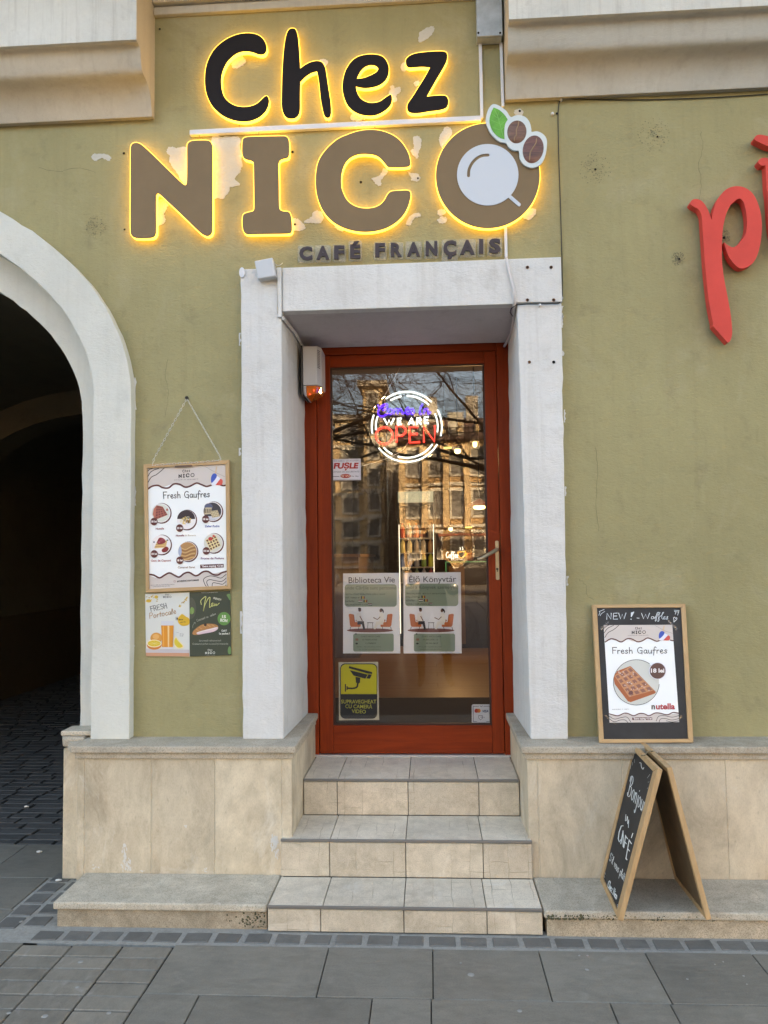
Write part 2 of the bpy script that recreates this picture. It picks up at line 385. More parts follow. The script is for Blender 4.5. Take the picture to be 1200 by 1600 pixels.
# hand lettering: strokes in a box, baseline 0, x-height .55, capitals 1; '~' marks a curved stroke
G = {
 'A': (.7, ['0,0 .32,1 .64,0', '.12,.36 .52,.36']), 'B': (.75, ['~.12,.0 .16,.5 .2,1', '~.0,.72 .05,.98 .35,1.05 .55,.85 .4,.6 .2,.52', '~.2,.52 .5,.5 .62,.25 .4,.02 .1,.0 -.05,.12']),
 'C': (.66, ['~.6,.84 .4,1 .12,.8 .02,.45 .16,.08 .42,0 .62,.2']), 'E': (.58, ['.5,1 .04,.98 .02,0 .52,.02', '.03,.52 .42,.54']),
 'F': (.55, ['.04,1 .06,0', '.03,1 .55,1', '.05,.54 .42,.54']), 'G': (.7, ['~.6,.85 .38,1 .1,.8 .02,.45 .16,.1 .4,.02 .58,.12', '.6,.45 .58,-.12', '.36,.45 .62,.45']),
 'H': (.68, ['0,0 .04,1', '.5,1 .54,-.05', '.02,.5 .52,.52']), 'I': (.25, ['.1,0 .1,1']), 'N': (.7, ['.02,0 .06,1 .52,.02 .56,1']),
 'O': (.8, ['~.38,1 .08,.82 .0,.5 .08,.18 .38,0 .66,.18 .74,.5 .66,.82 .38,1']), 'P': (.62, ['.05,0 .05,1', '~.05,1 .38,1 .54,.76 .38,.5 .06,.48']),
 'R': (.66, ['.05,0 .05,1', '~.05,1 .36,1 .52,.77 .36,.53 .06,.5', '.28,.52 .56,0']), 'S': (.6, ['~.52,.86 .3,1 .08,.85 .14,.6 .42,.45 .5,.2 .28,0 .02,.14']),
 'W': (.98, ['0,1 .22,.02 .42,.8 .62,.02 .86,1']), 'M': (.9, ['0,0 .08,1 .4,.3 .7,1 .78,0']),
 'a': (.5, ['~.42,.45 .22,.55 .04,.3 .14,.02 .34,.12 .42,.48', '~.42,.5 .4,.15 .46,0 .54,.06']), 'c': (.42, ['~.38,.44 .22,.55 .05,.32 .12,.04 .3,.0 .42,.12']),
 'e': (.44, ['~.05,.26 .3,.3 .34,.48 .18,.56 .04,.3 .14,.03 .3,.0 .42,.12']), 'f': (.38, ['~.42,.9 .3,1.05 .18,.85 .15,.3 .1,-.3', '.0,.5 .36,.54']),
 'h': (.5, ['.05,1 .06,0', '~.06,.3 .2,.52 .36,.48 .4,.2 .42,0']), 'i': (.2, ['.08,.52 .08,.02', '.09,.74 .11,.78']), 'j': (.26, ['~.14,.52 .14,-.2 .04,-.42 -.1,-.3', '.15,.74 .17,.78']),
 'l': (.26, ['~.04,.1 .2,.8 .1,1 .06,.6 .08,.1 .2,.02']), 'm': (.72, ['.04,.52 .05,0', '~.05,.3 .16,.53 .28,.45 .3,0', '~.3,.3 .42,.54 .56,.45 .6,.02']),
 'n': (.5, ['.05,.52 .06,0', '~.06,.3 .2,.53 .36,.46 .4,.02']), 'o': (.5, ['~.22,.55 .05,.42 .04,.14 .2,0 .38,.12 .4,.4 .22,.55']),
 'p': (.5, ['.06,.54 .04,-.42', '~.06,.4 .24,.56 .42,.4 .38,.1 .2,.0 .06,.12']), 'r': (.36, ['.05,.52 .06,0', '~.06,.3 .16,.5 .34,.5']),
 's': (.42, ['~.36,.46 .2,.56 .08,.42 .2,.3 .34,.16 .2,.0 .02,.08']), 't': (.36, ['.16,.85 .15,.04 .26,0', '.0,.54 .34,.56']),
 'u': (.5, ['~.05,.52 .06,.14 .2,.0 .36,.12 .4,.52', '.4,.52 .42,0']), 'v': (.44, ['.02,.52 .2,.0 .4,.54']), 'z': (.46, ['.04,.52 .4,.54 .04,.02 .44,.0']),
 'w': (.66, ['.02,.52 .16,.0 .3,.4 .44,.0 .6,.54']), "'": (.18, ['.1,1 .06,.82']), '!': (.28, ['.14,1.05 .08,.25', '.06,.04 .08,.0']),
 '-': (.5, ['.12,.35 .36,.36']), ' ': (.4, []), '.': (.2, ['.08,.0 .1,.02']), 'x': (.44, ['.04,.52 .4,0', '.38,.52 .02,0']), 'É': (.58, ['.5,1 .04,.98 .02,0 .52,.02', '.03,.52 .42,.54', '.2,1.12 .42,1.3']),
 'î': (.22, ['.08,.52 .08,.02', '-.06,.7 .08,.86 .22,.7']), 'b': (.48, ['.05,1 .05,0', '~.05,.35 .22,.56 .4,.4 .38,.1 .2,0 .05,.12']), 'd': (.5, ['~.4,.4 .2,.56 .04,.3 .14,.02 .38,.12', '.42,1 .42,0']),
 'g': (.5, ['~.4,.45 .2,.56 .04,.3 .14,.04 .38,.14', '~.4,.52 .4,-.2 .24,-.42 .04,-.3']),
 'D': (.7, ['.05,0 .05,1', '~.05,1 .4,.95 .6,.5 .4,.05 .05,0']), '1': (.35, ['.02,.8 .2,1 .2,0']),
}
def hand_strokes(s, track=.08, slant=0.0):
    """list of polylines and the total width"""
    x = 0; out = []
    for ch in s:
        w, st = G.get(ch, G[' '])
        for q in st:
            cur = q[0] == '~'; pts = [tuple(map(float, a.split(','))) for a in q.lstrip('~').split()]
            if cur and len(pts) > 2: pts = [tuple(p) for p in smooth_loop(pts, 4, False)]
            out.append([(x+a+slant*b, b) for a, b in pts])
        x += w+track
    return out, x-track

class Print:
    """flat printed or chalked art on a plane: all of it is one mesh, a colour per material slot.
    put(x, y, lay) turns a measured point into a point on the sheet, lay lifts it by a hair."""
    def __init__(s, put, step=.0003): s.mb = MB(); s.put = put; s.step = step; s.cols = []; s.mats = []
    def ci(s, col):
        if col not in s.cols: s.cols.append(col); s.mats.append(ink(*col) if isinstance(col, tuple) else MATS[col])
        return s.cols.index(col)
    def shape(s, pts, col, lay=1, holes=()):
        s.mb.fill([[s.put(x, y, lay*s.step) for x, y in lp] for lp in [pts]+list(holes)], s.ci(col)); return s
    def line(s, pts, w, col, lay=1, closed=False):
        P = [np.array(p, float) for p in pts]; n = len(P); L = []; R = []
        if n < 2: return s
        for i in range(n):
            a = P[i-1] if (i > 0 or closed) else P[0]; b = P[(i+1) % n] if (i < n-1 or closed) else P[-1]
            t = b-a; t = t/(np.linalg.norm(t)+1e-9); nn = np.array([-t[1], t[0]])*w/2
            if not closed and i in (0, n-1): e = t*w*.4*(-1 if i == 0 else 1)
            else: e = 0
            L.append(P[i]+nn+e); R.append(P[i]-nn+e)
        vs = [s.put(*p, lay*s.step) for p in L]+[s.put(*p, lay*s.step) for p in R]
        fs = [(i, (i+1) % n, n+(i+1) % n, n+i) for i in range(n if closed else n-1)]
        s.mb.add(vs, fs, s.ci(col)); return s
    def text(s, t, x0, y0, x1, y1, h, col, lay=1, bold=0.0, shear=0.0):
        """baseline from (x0,y0) to (x1,y1), capitals h tall"""
        v, f = text_mesh(t, bold, shear)
        if not len(v): return s
        W = v[:, 0].max(); d = np.array([x1-x0, y1-y0]); L = np.linalg.norm(d); e = d/L; nrm = np.array([e[1], -e[0]])
        pts = [np.array([x0, y0])+e*(a/W*L)+nrm*(b*h) for a, b in v]
        s.mb.add([s.put(*p, lay*s.step) for p in pts], f, s.ci(col)); return s
    def hand(s, t, x0, y0, x1, y1, h, col, w=1.0, lay=1, slant=0.0, track=.08):
        st, W = hand_strokes(t, track, slant); d = np.array([x1-x0, y1-y0]); L = np.linalg.norm(d); e = d/L; nrm = np.array([e[1], -e[0]])
        for q in st: s.line([np.array([x0, y0])+e*(a/W*L)+nrm*(b*h) for a, b in q], w, col, lay)
        return s
    def scrib(s, x0, y0, x1, y1, h, col, lay=1):
        """print too small to read in the photograph: a row of tiny strokes"""
        q = random.Random(int(x0*7+y0*13)); x = 0; L = math.hypot(x1-x0, y1-y0); ex, ey = (x1-x0)/L, (y1-y0)/L
        while x < L-.5:
            if q.random() < .16: x += h*.5; continue
            w = h*q.uniform(.35, .6); a, b = q.uniform(0, .3)*h, q.uniform(.6, 1)*h; P0 = lambda u, v: (x0+ex*u+ey*v, y0+ey*u-ex*v)
            s.line([P0(x, a), P0(x+.02, b)], h*.2, col, lay); s.line([P0(x, a if q.random() < .5 else b), P0(min(x+w*.8, L), a if q.random() < .5 else b*.9)], h*.2, col, lay)
            x += w+h*.12
        return s
    def build(s, name, parent=None, **k): return s.mb.build(name, s.mats, parent, **k)

# ------------------------------------------------------------ materials of the place
OLIVE = plaster('olive_render', (.355, .322, .168), stain=(.15, .135, .085), amt=.5, grain=1.15, streak=.16, tint=(.395, .36, .215))
WHITE = plaster('white_paint', (.69, .695, .68), stain=(.38, .36, .32), amt=.48, grain=1.2, streak=.36)
ARCHW = plaster('arch_paint', (.66, .67, .615), stain=(.40, .40, .36), amt=.36, grain=1.0, streak=.22)
CREAM = plaster('cream_render', (.56, .54, .475), stain=(.25, .21, .16), amt=.38, grain=.8, streak=.28)
PALE = plaster('pale_render', (.65, .655, .61), stain=(.30, .28, .25), amt=.45, grain=.7, streak=.6)
LIMESTONE = stone('limestone', (.68, .59, .44), (.42, .33, .22), pore=.16, lift=(.76, .71, .60), rough=.7, sc=1.25, stretch=(1, 1, .5), grime=(.20, .16, .10, .62))
BEDDING = plain('plinth_joint', (.8, .74, .6), .9)
CAPSTONE = stone('cap_stone', (.54, .475, .375), (.32, .27, .20), pore=.5, rough=.8, lift=(.50, .46, .39))
LEDGESTONE = stone('ledge_stone', (.60, .54, .43), (.33, .29, .22), pore=.6, rough=.75, lift=(.70, .65, .54), sc=1.4, grime=(.17, .15, .11, .6))
LEDGEFRONT = stone('ledge_front_stone', (.54, .45, .33), (.27, .22, .15), pore=.7, rough=.85, sc=1.8, bm=1.6, grime=(.12, .11, .07, .7))
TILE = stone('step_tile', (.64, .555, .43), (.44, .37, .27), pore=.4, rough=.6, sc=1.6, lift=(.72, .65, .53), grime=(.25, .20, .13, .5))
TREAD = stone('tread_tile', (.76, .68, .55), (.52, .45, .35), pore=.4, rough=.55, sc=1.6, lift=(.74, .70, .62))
stamped(TILE); stamped(TREAD)
GROUT = plain('grout', (.12, .105, .085), .9, bmp=.3)
TRIM = plain('step_edge_trim', (.20, .19, .175), .45, metal=.3)
SLAB = stone('paving_slab', (.225, .212, .178), (.160, .148, .122), pore=.4, rough=.62, sc=1.2, grime=(.09, .088, .08, .5), spec=.4, stretch=(1, 2.6, 1), lift=(.265, .25, .212))
PAVER = stone('paver', (.245, .225, .185), (.155, .142, .118), pore=.3, rough=.6, sc=2.5, spec=.4, stretch=(1.4, .8, 1), lift=(.29, .275, .245))
SETT = stone('sett', (.16, .158, .146), (.10, .099, .09), pore=.35, rough=.6, sc=3, spec=.45)
MORTAR = stone('mortar', (.42, .41, .37), (.27, .262, .235), pore=.6, rough=.95, sc=5, bm=2)
JOINT = plain('joint_sand', (.035, .034, .031), .95, bmp=.5)
DARKWALL = plaster('passage_render', (.16, .135, .09), stain=(.06, .05, .04), amt=.5, grain=.8)  # dark base colour also stands in for the shade inside the passage
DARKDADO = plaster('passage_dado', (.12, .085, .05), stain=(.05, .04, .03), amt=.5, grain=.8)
REDWOOD = wood('stained_wood', (.29, .037, .006), (.19, .022, .004), rough=.55, axis=2, sc=.8, spec=.2)
REDWOOD_H = wood('stained_wood_rail', (.29, .037, .006), (.19, .022, .004), rough=.55, axis=0, sc=.8, spec=.2)
PINE = wood('pine', (.56, .37, .19), (.42, .26, .12), rough=.5, axis=2)
PLASTIC = plain('white_plastic', (.66, .67, .70), .35, var=.05)
FILLER = plaster('filler', (.56, .55, .49), stain=(.4, .37, .3), amt=.2, grain=1.4)
BLACKW = plain('black_cable', (.012, .011, .01), .5)
RUST = plain('rusty_metal', (.16, .07, .03), .8, var=.4, vscale=120)
HOLE = plain('hole', (.012, .010, .008), 1.0)

# ------------------------------------------------------------ the town house
house = empty('town_house', (0, 0, 0), 'olive green rendered town house front with white door surround and arched passage', 'building')
def arch_half(a, b, spr, Y, n=40):
    return [U(-326+a*math.cos(t), spr-b*math.sin(t), Y=Y) for t in [math.pi/2*k/n for k in range(n+1)]]
XC = -2.95
def arch_full(a, b, spr, Y, zb, n=40):
    h = arch_half(a, b, spr, Y, n); h = [p for p in h if p[0] > XC+.02]
    base = np.array([h[0][0], Y, zb]); nb = 0 if zb == 0 else 16
    R_ = [base]+[base*(1-i/nb)+h[0]*(i/nb) for i in range(1, nb)]+h if nb else [base]+h
    if nb: R_ = [R_[0]]+[p+np.array([rnd.gauss(0, .0013), 0, rnd.gauss(0, .0013)]) for p in R_[1:]]
    top = h[-1][2]; R_.append(np.array([XC, Y, top+.005]))
    L_ = [np.array([2*XC-p[0], p[1], p[2]]) for p in R_[:-1]][::-1]
    return R_+L_
Zp = .626
notch = arch_full(500, 338, 630, 0.0, 0.0)
outer = [np.array(p) for p in [(-14, 0, 0), (-14, 0, 18), (14, 0, 18), (14, 0, 0), (.52, 0, 0), (.52, 0, 2.62), (-.76, 0, 2.62), (-.76, 0, 0)]]  # unseen wall top raised so its shadow reaches the houses opposite
wall_loop = outer+notch
mb = MB(); mb.plate([wall_loop], (0, .5, 0)); mb.build('wall', OLIVE, house)
mb = MB(); mb.box(-14, 14, 12.9, 13.0, 0, 18); mb.box(-14, -13.9, .5, 12.9, 0, 18); mb.box(13.9, 14, .5, 12.9, 0, 18); mb.build('sun_block_walls', PALE, house)  # unseen back and sides, added to block the sun behind the house
mb = MB(); mb.box(-14.2, 14.2, -.4, 13.2, 18, 18.25); mb.build('roof', plain('sun_block_roof', (.2, .08, .05), .8), house)  # unseen slab added on top to keep sun out of the rooms

# arch mouldings, two orders
o1 = arch_full(531, 367, 620, -.05, Zp); i1 = arch_full(472, 308, 620, -.05, Zp)
mb = MB(); mb.plate([o1+i1[::-1]], (0, .15, 0)); mb.build('arch_moulding', ARCHW, house, bevel=.004)
o2 = arch_full(500, 330, 640, .10, Zp); i2 = arch_full(455, 278, 650, .10, Zp)
mb = MB(); mb.plate([o2+i2[::-1]], (0, .25, 0)); mb.build('inner_arch_moulding', ARCHW, house, bevel=.004)

# door surround: pilasters that run back as the door's reveals, lintel, soffit
BK = .50
def P3(px, py, Y): return U(px, py, Y=Y)
lt, lb = P3(441, 487, -.05), P3(443, 1154.5, -.05); lot, lob = P3(375.8, 421, -.05), P3(379.3, 1155, -.05)
zt = P3(441, 418, -.05)[2]; zb = Zp
def col4(xi, xo, z, xb): return [(xo, -.05, z), (xi, -.05, z), (xb, BK, z), (xo, BK, z)]
def piece(name, a, b, mat=WHITE, bev=.006, par=house, **k):
    """a hand-plastered pier: its arrises wander by a millimetre or two"""
    mb = MB(); n = 34; a = np.array(a, float); b = np.array(b, float); S = []
    for i in range(n+1):
        s = a*(1-i/n)+b*(i/n); S.append(s+np.array([[rnd.gauss(0, .0011), rnd.gauss(0, .0009), 0] for _ in range(4)])*(0 if i in (0, n) else 1))
    for i in range(n): mb.loft(S[i], S[i+1], cap=False)
    mb.add(list(S[0]), [(0, 1, 2, 3)]); mb.add(list(S[-1]), [(0, 1, 2, 3)])
    return mb.build(name, mat, par, bevel=bev, **k)
zl0 = lt[2]      # underside of the lintel
piece('pilaster', col4(lb[0], lob[0], zb, -.625), col4(lt[0]-.002, lot[0], zt, -.632))
rt, rb = P3(806, 474, -.05), P3(826, 1155, -.05); rot_, rob = P3(876, 472, -.05), P3(888, 1156, -.05)
piece('pilaster', col4(.418, rob[0], zb, .405), col4(rt[0]+.006, rot_[0]+.004, rot_[2]-.004, .421))
# lintel block, a hair prouder; its soffit slopes back to the frame
zs = P3(640, 541.5, .525)[2]
zlt = P3(874, 402, -.05)[2]
mb = MB()
a = [(lt[0]+.002, -.054, zl0), (.392, -.054, zl0), (.392, -.054, P3(806, 473, -.05)[2]+.0), (.602, -.054, P3(876, 472, -.05)[2]), (.602, -.054, zlt), (lt[0]+.002, -.054, zlt-.004)]
mb.plate([a], (0, .054, 0)); mb.build('lintel', WHITE, house, bevel=.005)
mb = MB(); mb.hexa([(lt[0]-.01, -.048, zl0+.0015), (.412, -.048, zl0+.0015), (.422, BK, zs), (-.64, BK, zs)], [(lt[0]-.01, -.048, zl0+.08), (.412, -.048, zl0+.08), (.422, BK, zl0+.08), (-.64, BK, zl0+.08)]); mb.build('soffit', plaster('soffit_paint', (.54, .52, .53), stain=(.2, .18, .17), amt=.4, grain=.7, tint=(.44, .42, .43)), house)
sx0, sx1 = P3(434, 440, -.05)[0], P3(440.5, 440, -.05)[0]
mb = MB(); mb.box(sx0, sx1, -.066, -.045, P3(437, 497, -.05)[2], zlt-.006); mb.build('lintel_end_strip', WHITE, house, bevel=.002)
# cover strip along the reveal's top corner
mb = MB(); mb.tube([(-.636, -.05, zl0-.03), (-.628, .2, zl0-.02), (-.624, .44, zl0-.035)], .009, 4, smooth=False); mb.build('reveal_cover_strip', WHITE, house)

# plinth with its slabs, caps, cornices
def polyZ(name, poly, z0, z1, mat, parent, bevel=.0, seg=2, **k):
    mb = MB(); mb.plate([[(x, y, z0) for x, y in poly]], (0, 0, z1-z0)); return mb.build(name, mat, parent, bevel=bevel, seg=seg, **k)
PF = -.1470   # core face, slabs stand 12 mm in front of it
XL0, XL1, XR0 = -1.515, -.592, .388
plinth_l = polyZ('plinth', [(XL0, PF), (XL1-.004, PF), (XL1-.004, .52), (-1.2, .52), (-1.2, .1), (-1.60, .1), (-1.60, .028), (XL0, .028)], -.02, .57, BEDDING, house)
plinth_r = polyZ('plinth', [(XR0+.004, PF), (6.0, PF), (6.0, -.002), (.60, -.002), (.60, .52), (XR0+.004, .52)], -.02, .57, BEDDING, house)
def slab(x0, x1, y0, y1, z0, z1, par, mat=LIMESTONE, name='stone_slab', bev=.0009):
    g = .0011; mb = MB()
    if abs(y1-y0) < abs(x1-x0): mb.box(x0+g, x1-g, y0, y1, z0, z1)
    else: mb.box(x0, x1, y0+g, y1-g, z0, z1)
    return mb.build(name, mat, par, bevel=bev, seg=1)
xs = [XL0-.001]+[U(px, 1367, Y=-.15)[0] for px in (131, 236, 336, 441)]+[XL1]
for i in range(len(xs)-1): slab(xs[i], xs[i+1], -.150, PF, .0, .57, plinth_l)
ys = [PF, .19, .52]
for i in range(2): slab(XL1-.004, XL1, ys[i], ys[i+1], .0, .57, plinth_l)
xs = [XR0]+[U(px, 1300, Y=-.15)[0] for px in (842, 975)]+[1.186, 1.62, 2.05, 2.5, 2.95, 3.4]
for i in range(len(xs)-1): slab(xs[i], xs[i+1], -.150, PF, .0, .57, plinth_r)
for i in range(2): slab(XR0, XR0+.004, ys[i], ys[i+1], .0, .57, plinth_r)
x0 = U(100, 1300, Y=.03)[0]
slab(x0, XL0+.02, .016, .028, .0, .57, plinth_l); slab(x0, x0+.012, .028, .6, .0, .57, plinth_l)
polyZ('plinth', [(x0+.012, .028), (XL0, .028), (XL0, .6), (x0+.012, .6)], -.02, .57, BEDDING, house)
# cap mouldings
def cap(name, poly, z0, z1, bev, mat=CAPSTONE): return polyZ(name, poly, z0, z1, mat, house, bevel=bev, seg=3)
capL = [(-1.535, -.180), (XL1+.022, -.180), (XL1+.016, .515), (-.66, .515), (-.66, .02), (-1.535, .02)]
capR = [(XR0-.026, -.180), (2.2, -.180), (2.2, .02), (.46, .02), (.46, .515), (XR0-.020, .515)]
cap('plinth_cap', capL, .597, .626, .007); cap('plinth_cap', capR, .597, .626, .007)
cap('plinth_cap', [(2.202, -.18), (5.9, -.18), (5.9, .02), (2.202, .02)], .597, .626, .007)
uL = [(-1.522, -.162), (XL1+.008, -.162), (XL1+.006, .51), (-.66, .51), (-.66, .01), (-1.522, .01)]
uR = [(XR0-.010, -.162), (5.9, -.162), (5.9, .01), (.46, .01), (.46, .51), (XR0-.008, .51)]
cap('cap_moulding', uL, .5705, .5965, .004); cap('cap_moulding', uR, .5705, .5965, .004)
cap('plinth_cap', [(-1.632, -.045), (-1.537, -.045), (-1.537, .34), (-1.68, .34), (-1.68, .05)], .590, .632, .012)
cap('plinth_cap', [(-1.655, -.02), (-1.45, -.02), (-1.45, .098), (-1.655, .098)], .633, .655, .008)
cap('plinth_cap', [(-1.572, -.125), (-1.538, -.140), (-1.538, -.047), (-1.60, -.047)], .592, .618, .010)

# mirrored left side of the passage mouth, outside the frame but part of the place
mxl = 2*XC
polyZ('plinth', [(mxl+1.6, .02), (mxl+1.5, PF), (-10, PF), (-10, -.002), (mxl+1.3, -.002), (mxl+1.3, .3), (mxl+1.6, .3)], -.02, .57, LIMESTONE, house)
cap('plinth_cap', [(mxl+1.62, .3), (mxl+1.62, -.18), (-10, -.18), (-10, .02), (mxl+1.3, .02), (mxl+1.3, .3)], .5705, .626, .007)

# consoles under the balconies: ogee profile
prof = [(0.0, U(241, 186.5, Y=0)[2]), (-.030, U(241, 186.5, Y=0)[2]+.002)]
for px, py in ((238, 182), (235, 152), (230, 130), (222, 113), (219, 95), (217, 74), (213, 66)):
    s = (671-px)/429.; Y = 3.405/s-3.405; Y = -(3.405-3.405/s); prof.append((Y, U(px, py, Y=Y)[2]))
prof = [prof[0]]+[tuple(p) for p in smooth_loop(prof[1:], 6, False)]
ztop = prof[-1][1]+.004
prof += [(prof[-1][0]-.012, ztop), (prof[-1][0]-.012, 4.2), (0, 4.2)]
XCL = U(241.5, 186, Y=0)[0]; XCR = U(789, 158, Y=0)[0]
for xa, xb in ((-9, XCL), (XCR, 9)):
    nn = len(prof); k = nn-3
    mb = MB(); a = [(xa, y, z) for y, z in prof]; b = [(xb, y, z) for y, z in prof]
    vs = a+b
    for i in range(nn-1):
        mb.add([a[i], a[i+1], b[i+1], b[i]], [(0, 1, 2, 3)], 0 if i < k else 1, i < k-1)
    mb.fill([a], 2); mb.fill([b], 2)
    mb.build('balcony_console', [CREAM, PALE, plaster('console_side', (.56, .49, .38), stain=(.3, .24, .17), amt=.35, grain=.8, streak=.2)], house)
za = U(243, 28.5, Y=0)[2]
def band(z0, z1, y): mb = MB(); mb.box(XCL+.001, XCR-.001, y, .001, z0, z1); mb.build('cornice_band', CREAM, house, bevel=.004)
band(za, za+.036, -.022); band(za+.036, za+.048, -.012); band(za+.048, za+.09, -.040); band(za+.09, za+.10, -.03); band(za+.10, za+.6, -.075)

MB().box(-9, 9, -.6, -.02, 4.22, 4.4).build('shading_slab', PALE, house, bevel=.01)  # slab out of view, added overhead to shade the upper wall
# smears of white paint that strayed over the render beside the trim
for px, y0, y1 in ((877.5, 478, 500), (879, 492, 512), (880, 548, 556), (882.5, 640, 660), (884, 760, 775), (886.5, 900, 915), (211.5, 590, 640), (211, 760, 790), (208.5, 980, 1010), (207, 1090, 1110), (374.8, 520, 540), (374.5, 700, 712), (376.5, 955, 990)):
    n_ = 7; L_ = [(px-1.5+rnd.uniform(-.2, .2), y0+(y1-y0)*k/n_) for k in range(n_+1)]; R_ = [(px+abs(rnd.gauss(.6, 1.0)), y1-(y1-y0)*k/n_) for k in range(n_+1)]
    mb = MB(); mb.fill([onY(L_+R_, -.0012)]); mb.build('paint_smear', WHITE, house)
# hairline cracks
for pts in ([(1095, 205), (1098, 232), (1092, 260), (1096, 290), (1090, 318)], [(262, 560), (259, 590), (263, 615), (258, 650)], [(930, 700), (934, 740), (931, 790), (936, 830)], [(905, 905), (915, 915), (917, 930), (928, 938)], [(60, 262), (90, 268), (120, 262), (150, 270)]):
    q_ = [(x+rnd.uniform(-1.2, 1.2), y+rnd.uniform(-1, 1)) for x, y in smooth_loop(pts, 5, False)]; mb = MB(); mb.tube(onY(q_, -.0002), [.0003+.0004*rnd.random() for _ in q_], 4); mb.build('hairline_crack', plain('crack', (.10, .09, .06), 1), house)

# filler patches and drill holes
PATCH = [
 zoom([(273, 770), (300, 765), (318, 772), (373, 772), (373, 965), (330, 915), (300, 870), (280, 840), (285, 812), (270, 795)], 180, 0, 3.3333),
 zoom([(505, 715), (560, 712), (640, 712), (652, 760), (660, 860), (648, 900), (622, 930), (648, 962), (600, 975), (590, 1000), (560, 1035), (530, 1030), (505, 1040)], 180, 0, 3.3333),
 zoom([(225, 1050), (250, 1035), (275, 1070), (255, 1110), (262, 1145), (245, 1170), (225, 1175), (215, 1190)], 180, 0, 3.3333),
 zoom([(605, 330), (625, 300), (660, 290), (682, 315), (660, 345), (620, 356)], 180, 0, 3.3333),
 zoom([(1065, 312), (1095, 310), (1108, 325), (1098, 342), (1080, 335)], 180, 0, 3.3333),
 zoom([(985, 1150), (1020, 1130), (1030, 1105), (1075, 1100), (1085, 1140), (1060, 1165), (1020, 1160), (995, 1163)], 180, 0, 3.3333),
 zoom([(920, 1145), (950, 1140), (985, 1170), (988, 1190), (960, 1203), (920, 1195)], 180, 0, 3.3333),
 zoom([(1135, 1160), (1170, 1180), (1200, 1185), (1180, 1205), (1150, 1190)], 180, 0, 3.3333),
 zoom([(422, 190), (430, 160), (460, 140), (495, 130), (498, 150), (480, 180), (435, 210), (425, 205)], 520, 0, 3.158),
 zoom([(283, 425), (300, 420), (305, 435), (330, 430), (335, 450), (315, 470), (318, 495), (295, 505), (285, 480), (275, 460), (285, 440)], 520, 0, 3.158),
 zoom([(335, 330), (345, 310), (360, 310), (372, 340), (355, 352), (340, 350)], 520, 0, 3.158),
 zoom([(402, 408), (420, 395), (430, 410), (415, 425), (404, 420)], 520, 0, 3.158),
 zoom([(90, 565), (110, 555), (150, 570), (158, 592), (110, 595), (88, 585)], 520, 0, 3.158),
 zoom([(400, 675), (430, 675), (437, 720), (425, 745), (420, 780), (400, 770), (385, 745), (400, 730), (396, 700)], 520, 0, 3.158),
 zoom([(540, 650), (560, 625), (582, 632), (585, 670), (560, 700), (540, 728), (526, 700), (528, 672)], 520, 0, 3.158),
 zoom([(190, 880), (230, 865), (250, 835), (270, 832), (268, 855), (240, 885), (238, 910), (225, 918), (205, 900)], 520, 0, 3.158),
 zoom([(370, 848), (390, 855), (420, 860), (432, 880), (420, 893), (392, 890), (385, 870)], 520, 0, 3.158),
 zoom([(362, 1095), (385, 1062), (425, 1050), (432, 1065), (400, 1080), (382, 1110), (368, 1112)], 520, 0, 3.158),
 zoom([(518, 1040), (540, 1030), (560, 1045), (540, 1062), (520, 1062)], 520, 0, 3.158),
 zoom([(518, 1080), (545, 1068), (566, 1080), (550, 1102), (522, 1098)], 520, 0, 3.158),
 zoom([(935, 1065), (970, 1030), (1000, 1035), (1002, 1055), (975, 1082), (945, 1078)], 520, 0, 3.158),
 zoom([(897, 545), (925, 538), (940, 552), (930, 570), (900, 565)], 520, 0, 3.158),
 [(143, 243), (152, 240), (168, 241), (174, 246), (170, 251), (158, 247), (148, 251)],
]
for lp in PATCH:
    q = smooth_loop(lp, 3)
    q = [(x+rnd.uniform(-1, 1), y+rnd.uniform(-1, 1)) for x, y in smooth_loop(q, 2)]
    mb = MB(); mb.plate([onY(q, -.0022)], (0, .004, 0)); mb.build('filler_patch', FILLER, house)
def hole(px, py, r=.006, Y=0.0, mat=HOLE, name='drill_hole'):
    c = U(px, py, Y=Y); mb = MB(); mb.lathe(c, [(r, -.0032), (r*.75, -.0036), (r*.2, .001)], 9, axis=1); mb.build(name, mat, house)
for px, py in ((194, 240), (195, 359), (564, 285), (653, 279), (1027, 214), (930, 265), (1061, 405), (461, 351), (457, 238), (870, 178), (812, 174), (250, 46), (388, 442), (1131, 372)): hole(px, py, rnd.uniform(.004, .0065))
for px, py in ((824, 418), (861, 418), (824, 469), (865, 469)): hole(px, py, .0075, Y=-.054, mat=RUST, name='rusty_anchor'); hole(px, py, .0032, Y=-.0585)
for px, py in ((827, 566), (865, 566)): hole(px, py, .007, Y=-.05, mat=RUST if px < 850 else HOLE, name='rusty_anchor')
# old damp marks round former fixings
def blot(px, py, r):
    c = U(px, py, Y=0); mb = MB(); n = 150
    for k in range(n):
        a = rnd.uniform(0, 6.28); d = rnd.random()**.7*r; s = rnd.uniform(.0008, .0026); p = (c[0]+d*math.cos(a), c[2]+d*1.1*math.sin(a))
        mb.add([(p[0]+s*math.cos(t)*rnd.uniform(.6, 1.5), -.0010-k*1.2e-5, p[1]+s*math.sin(t)) for t in (0, 1.3, 2.6, 3.9, 5.2)], [(0, 1, 2, 3, 4)])
    mb.build('mould_speckles', plain('mould', (.17, .155, .10), .95), house, kind='stuff')
for a in ((1022, 210, .075), (930, 264, .07), (1060, 405, .03), (150, 355, .05), (1131, 370, .03)): blot(*a)

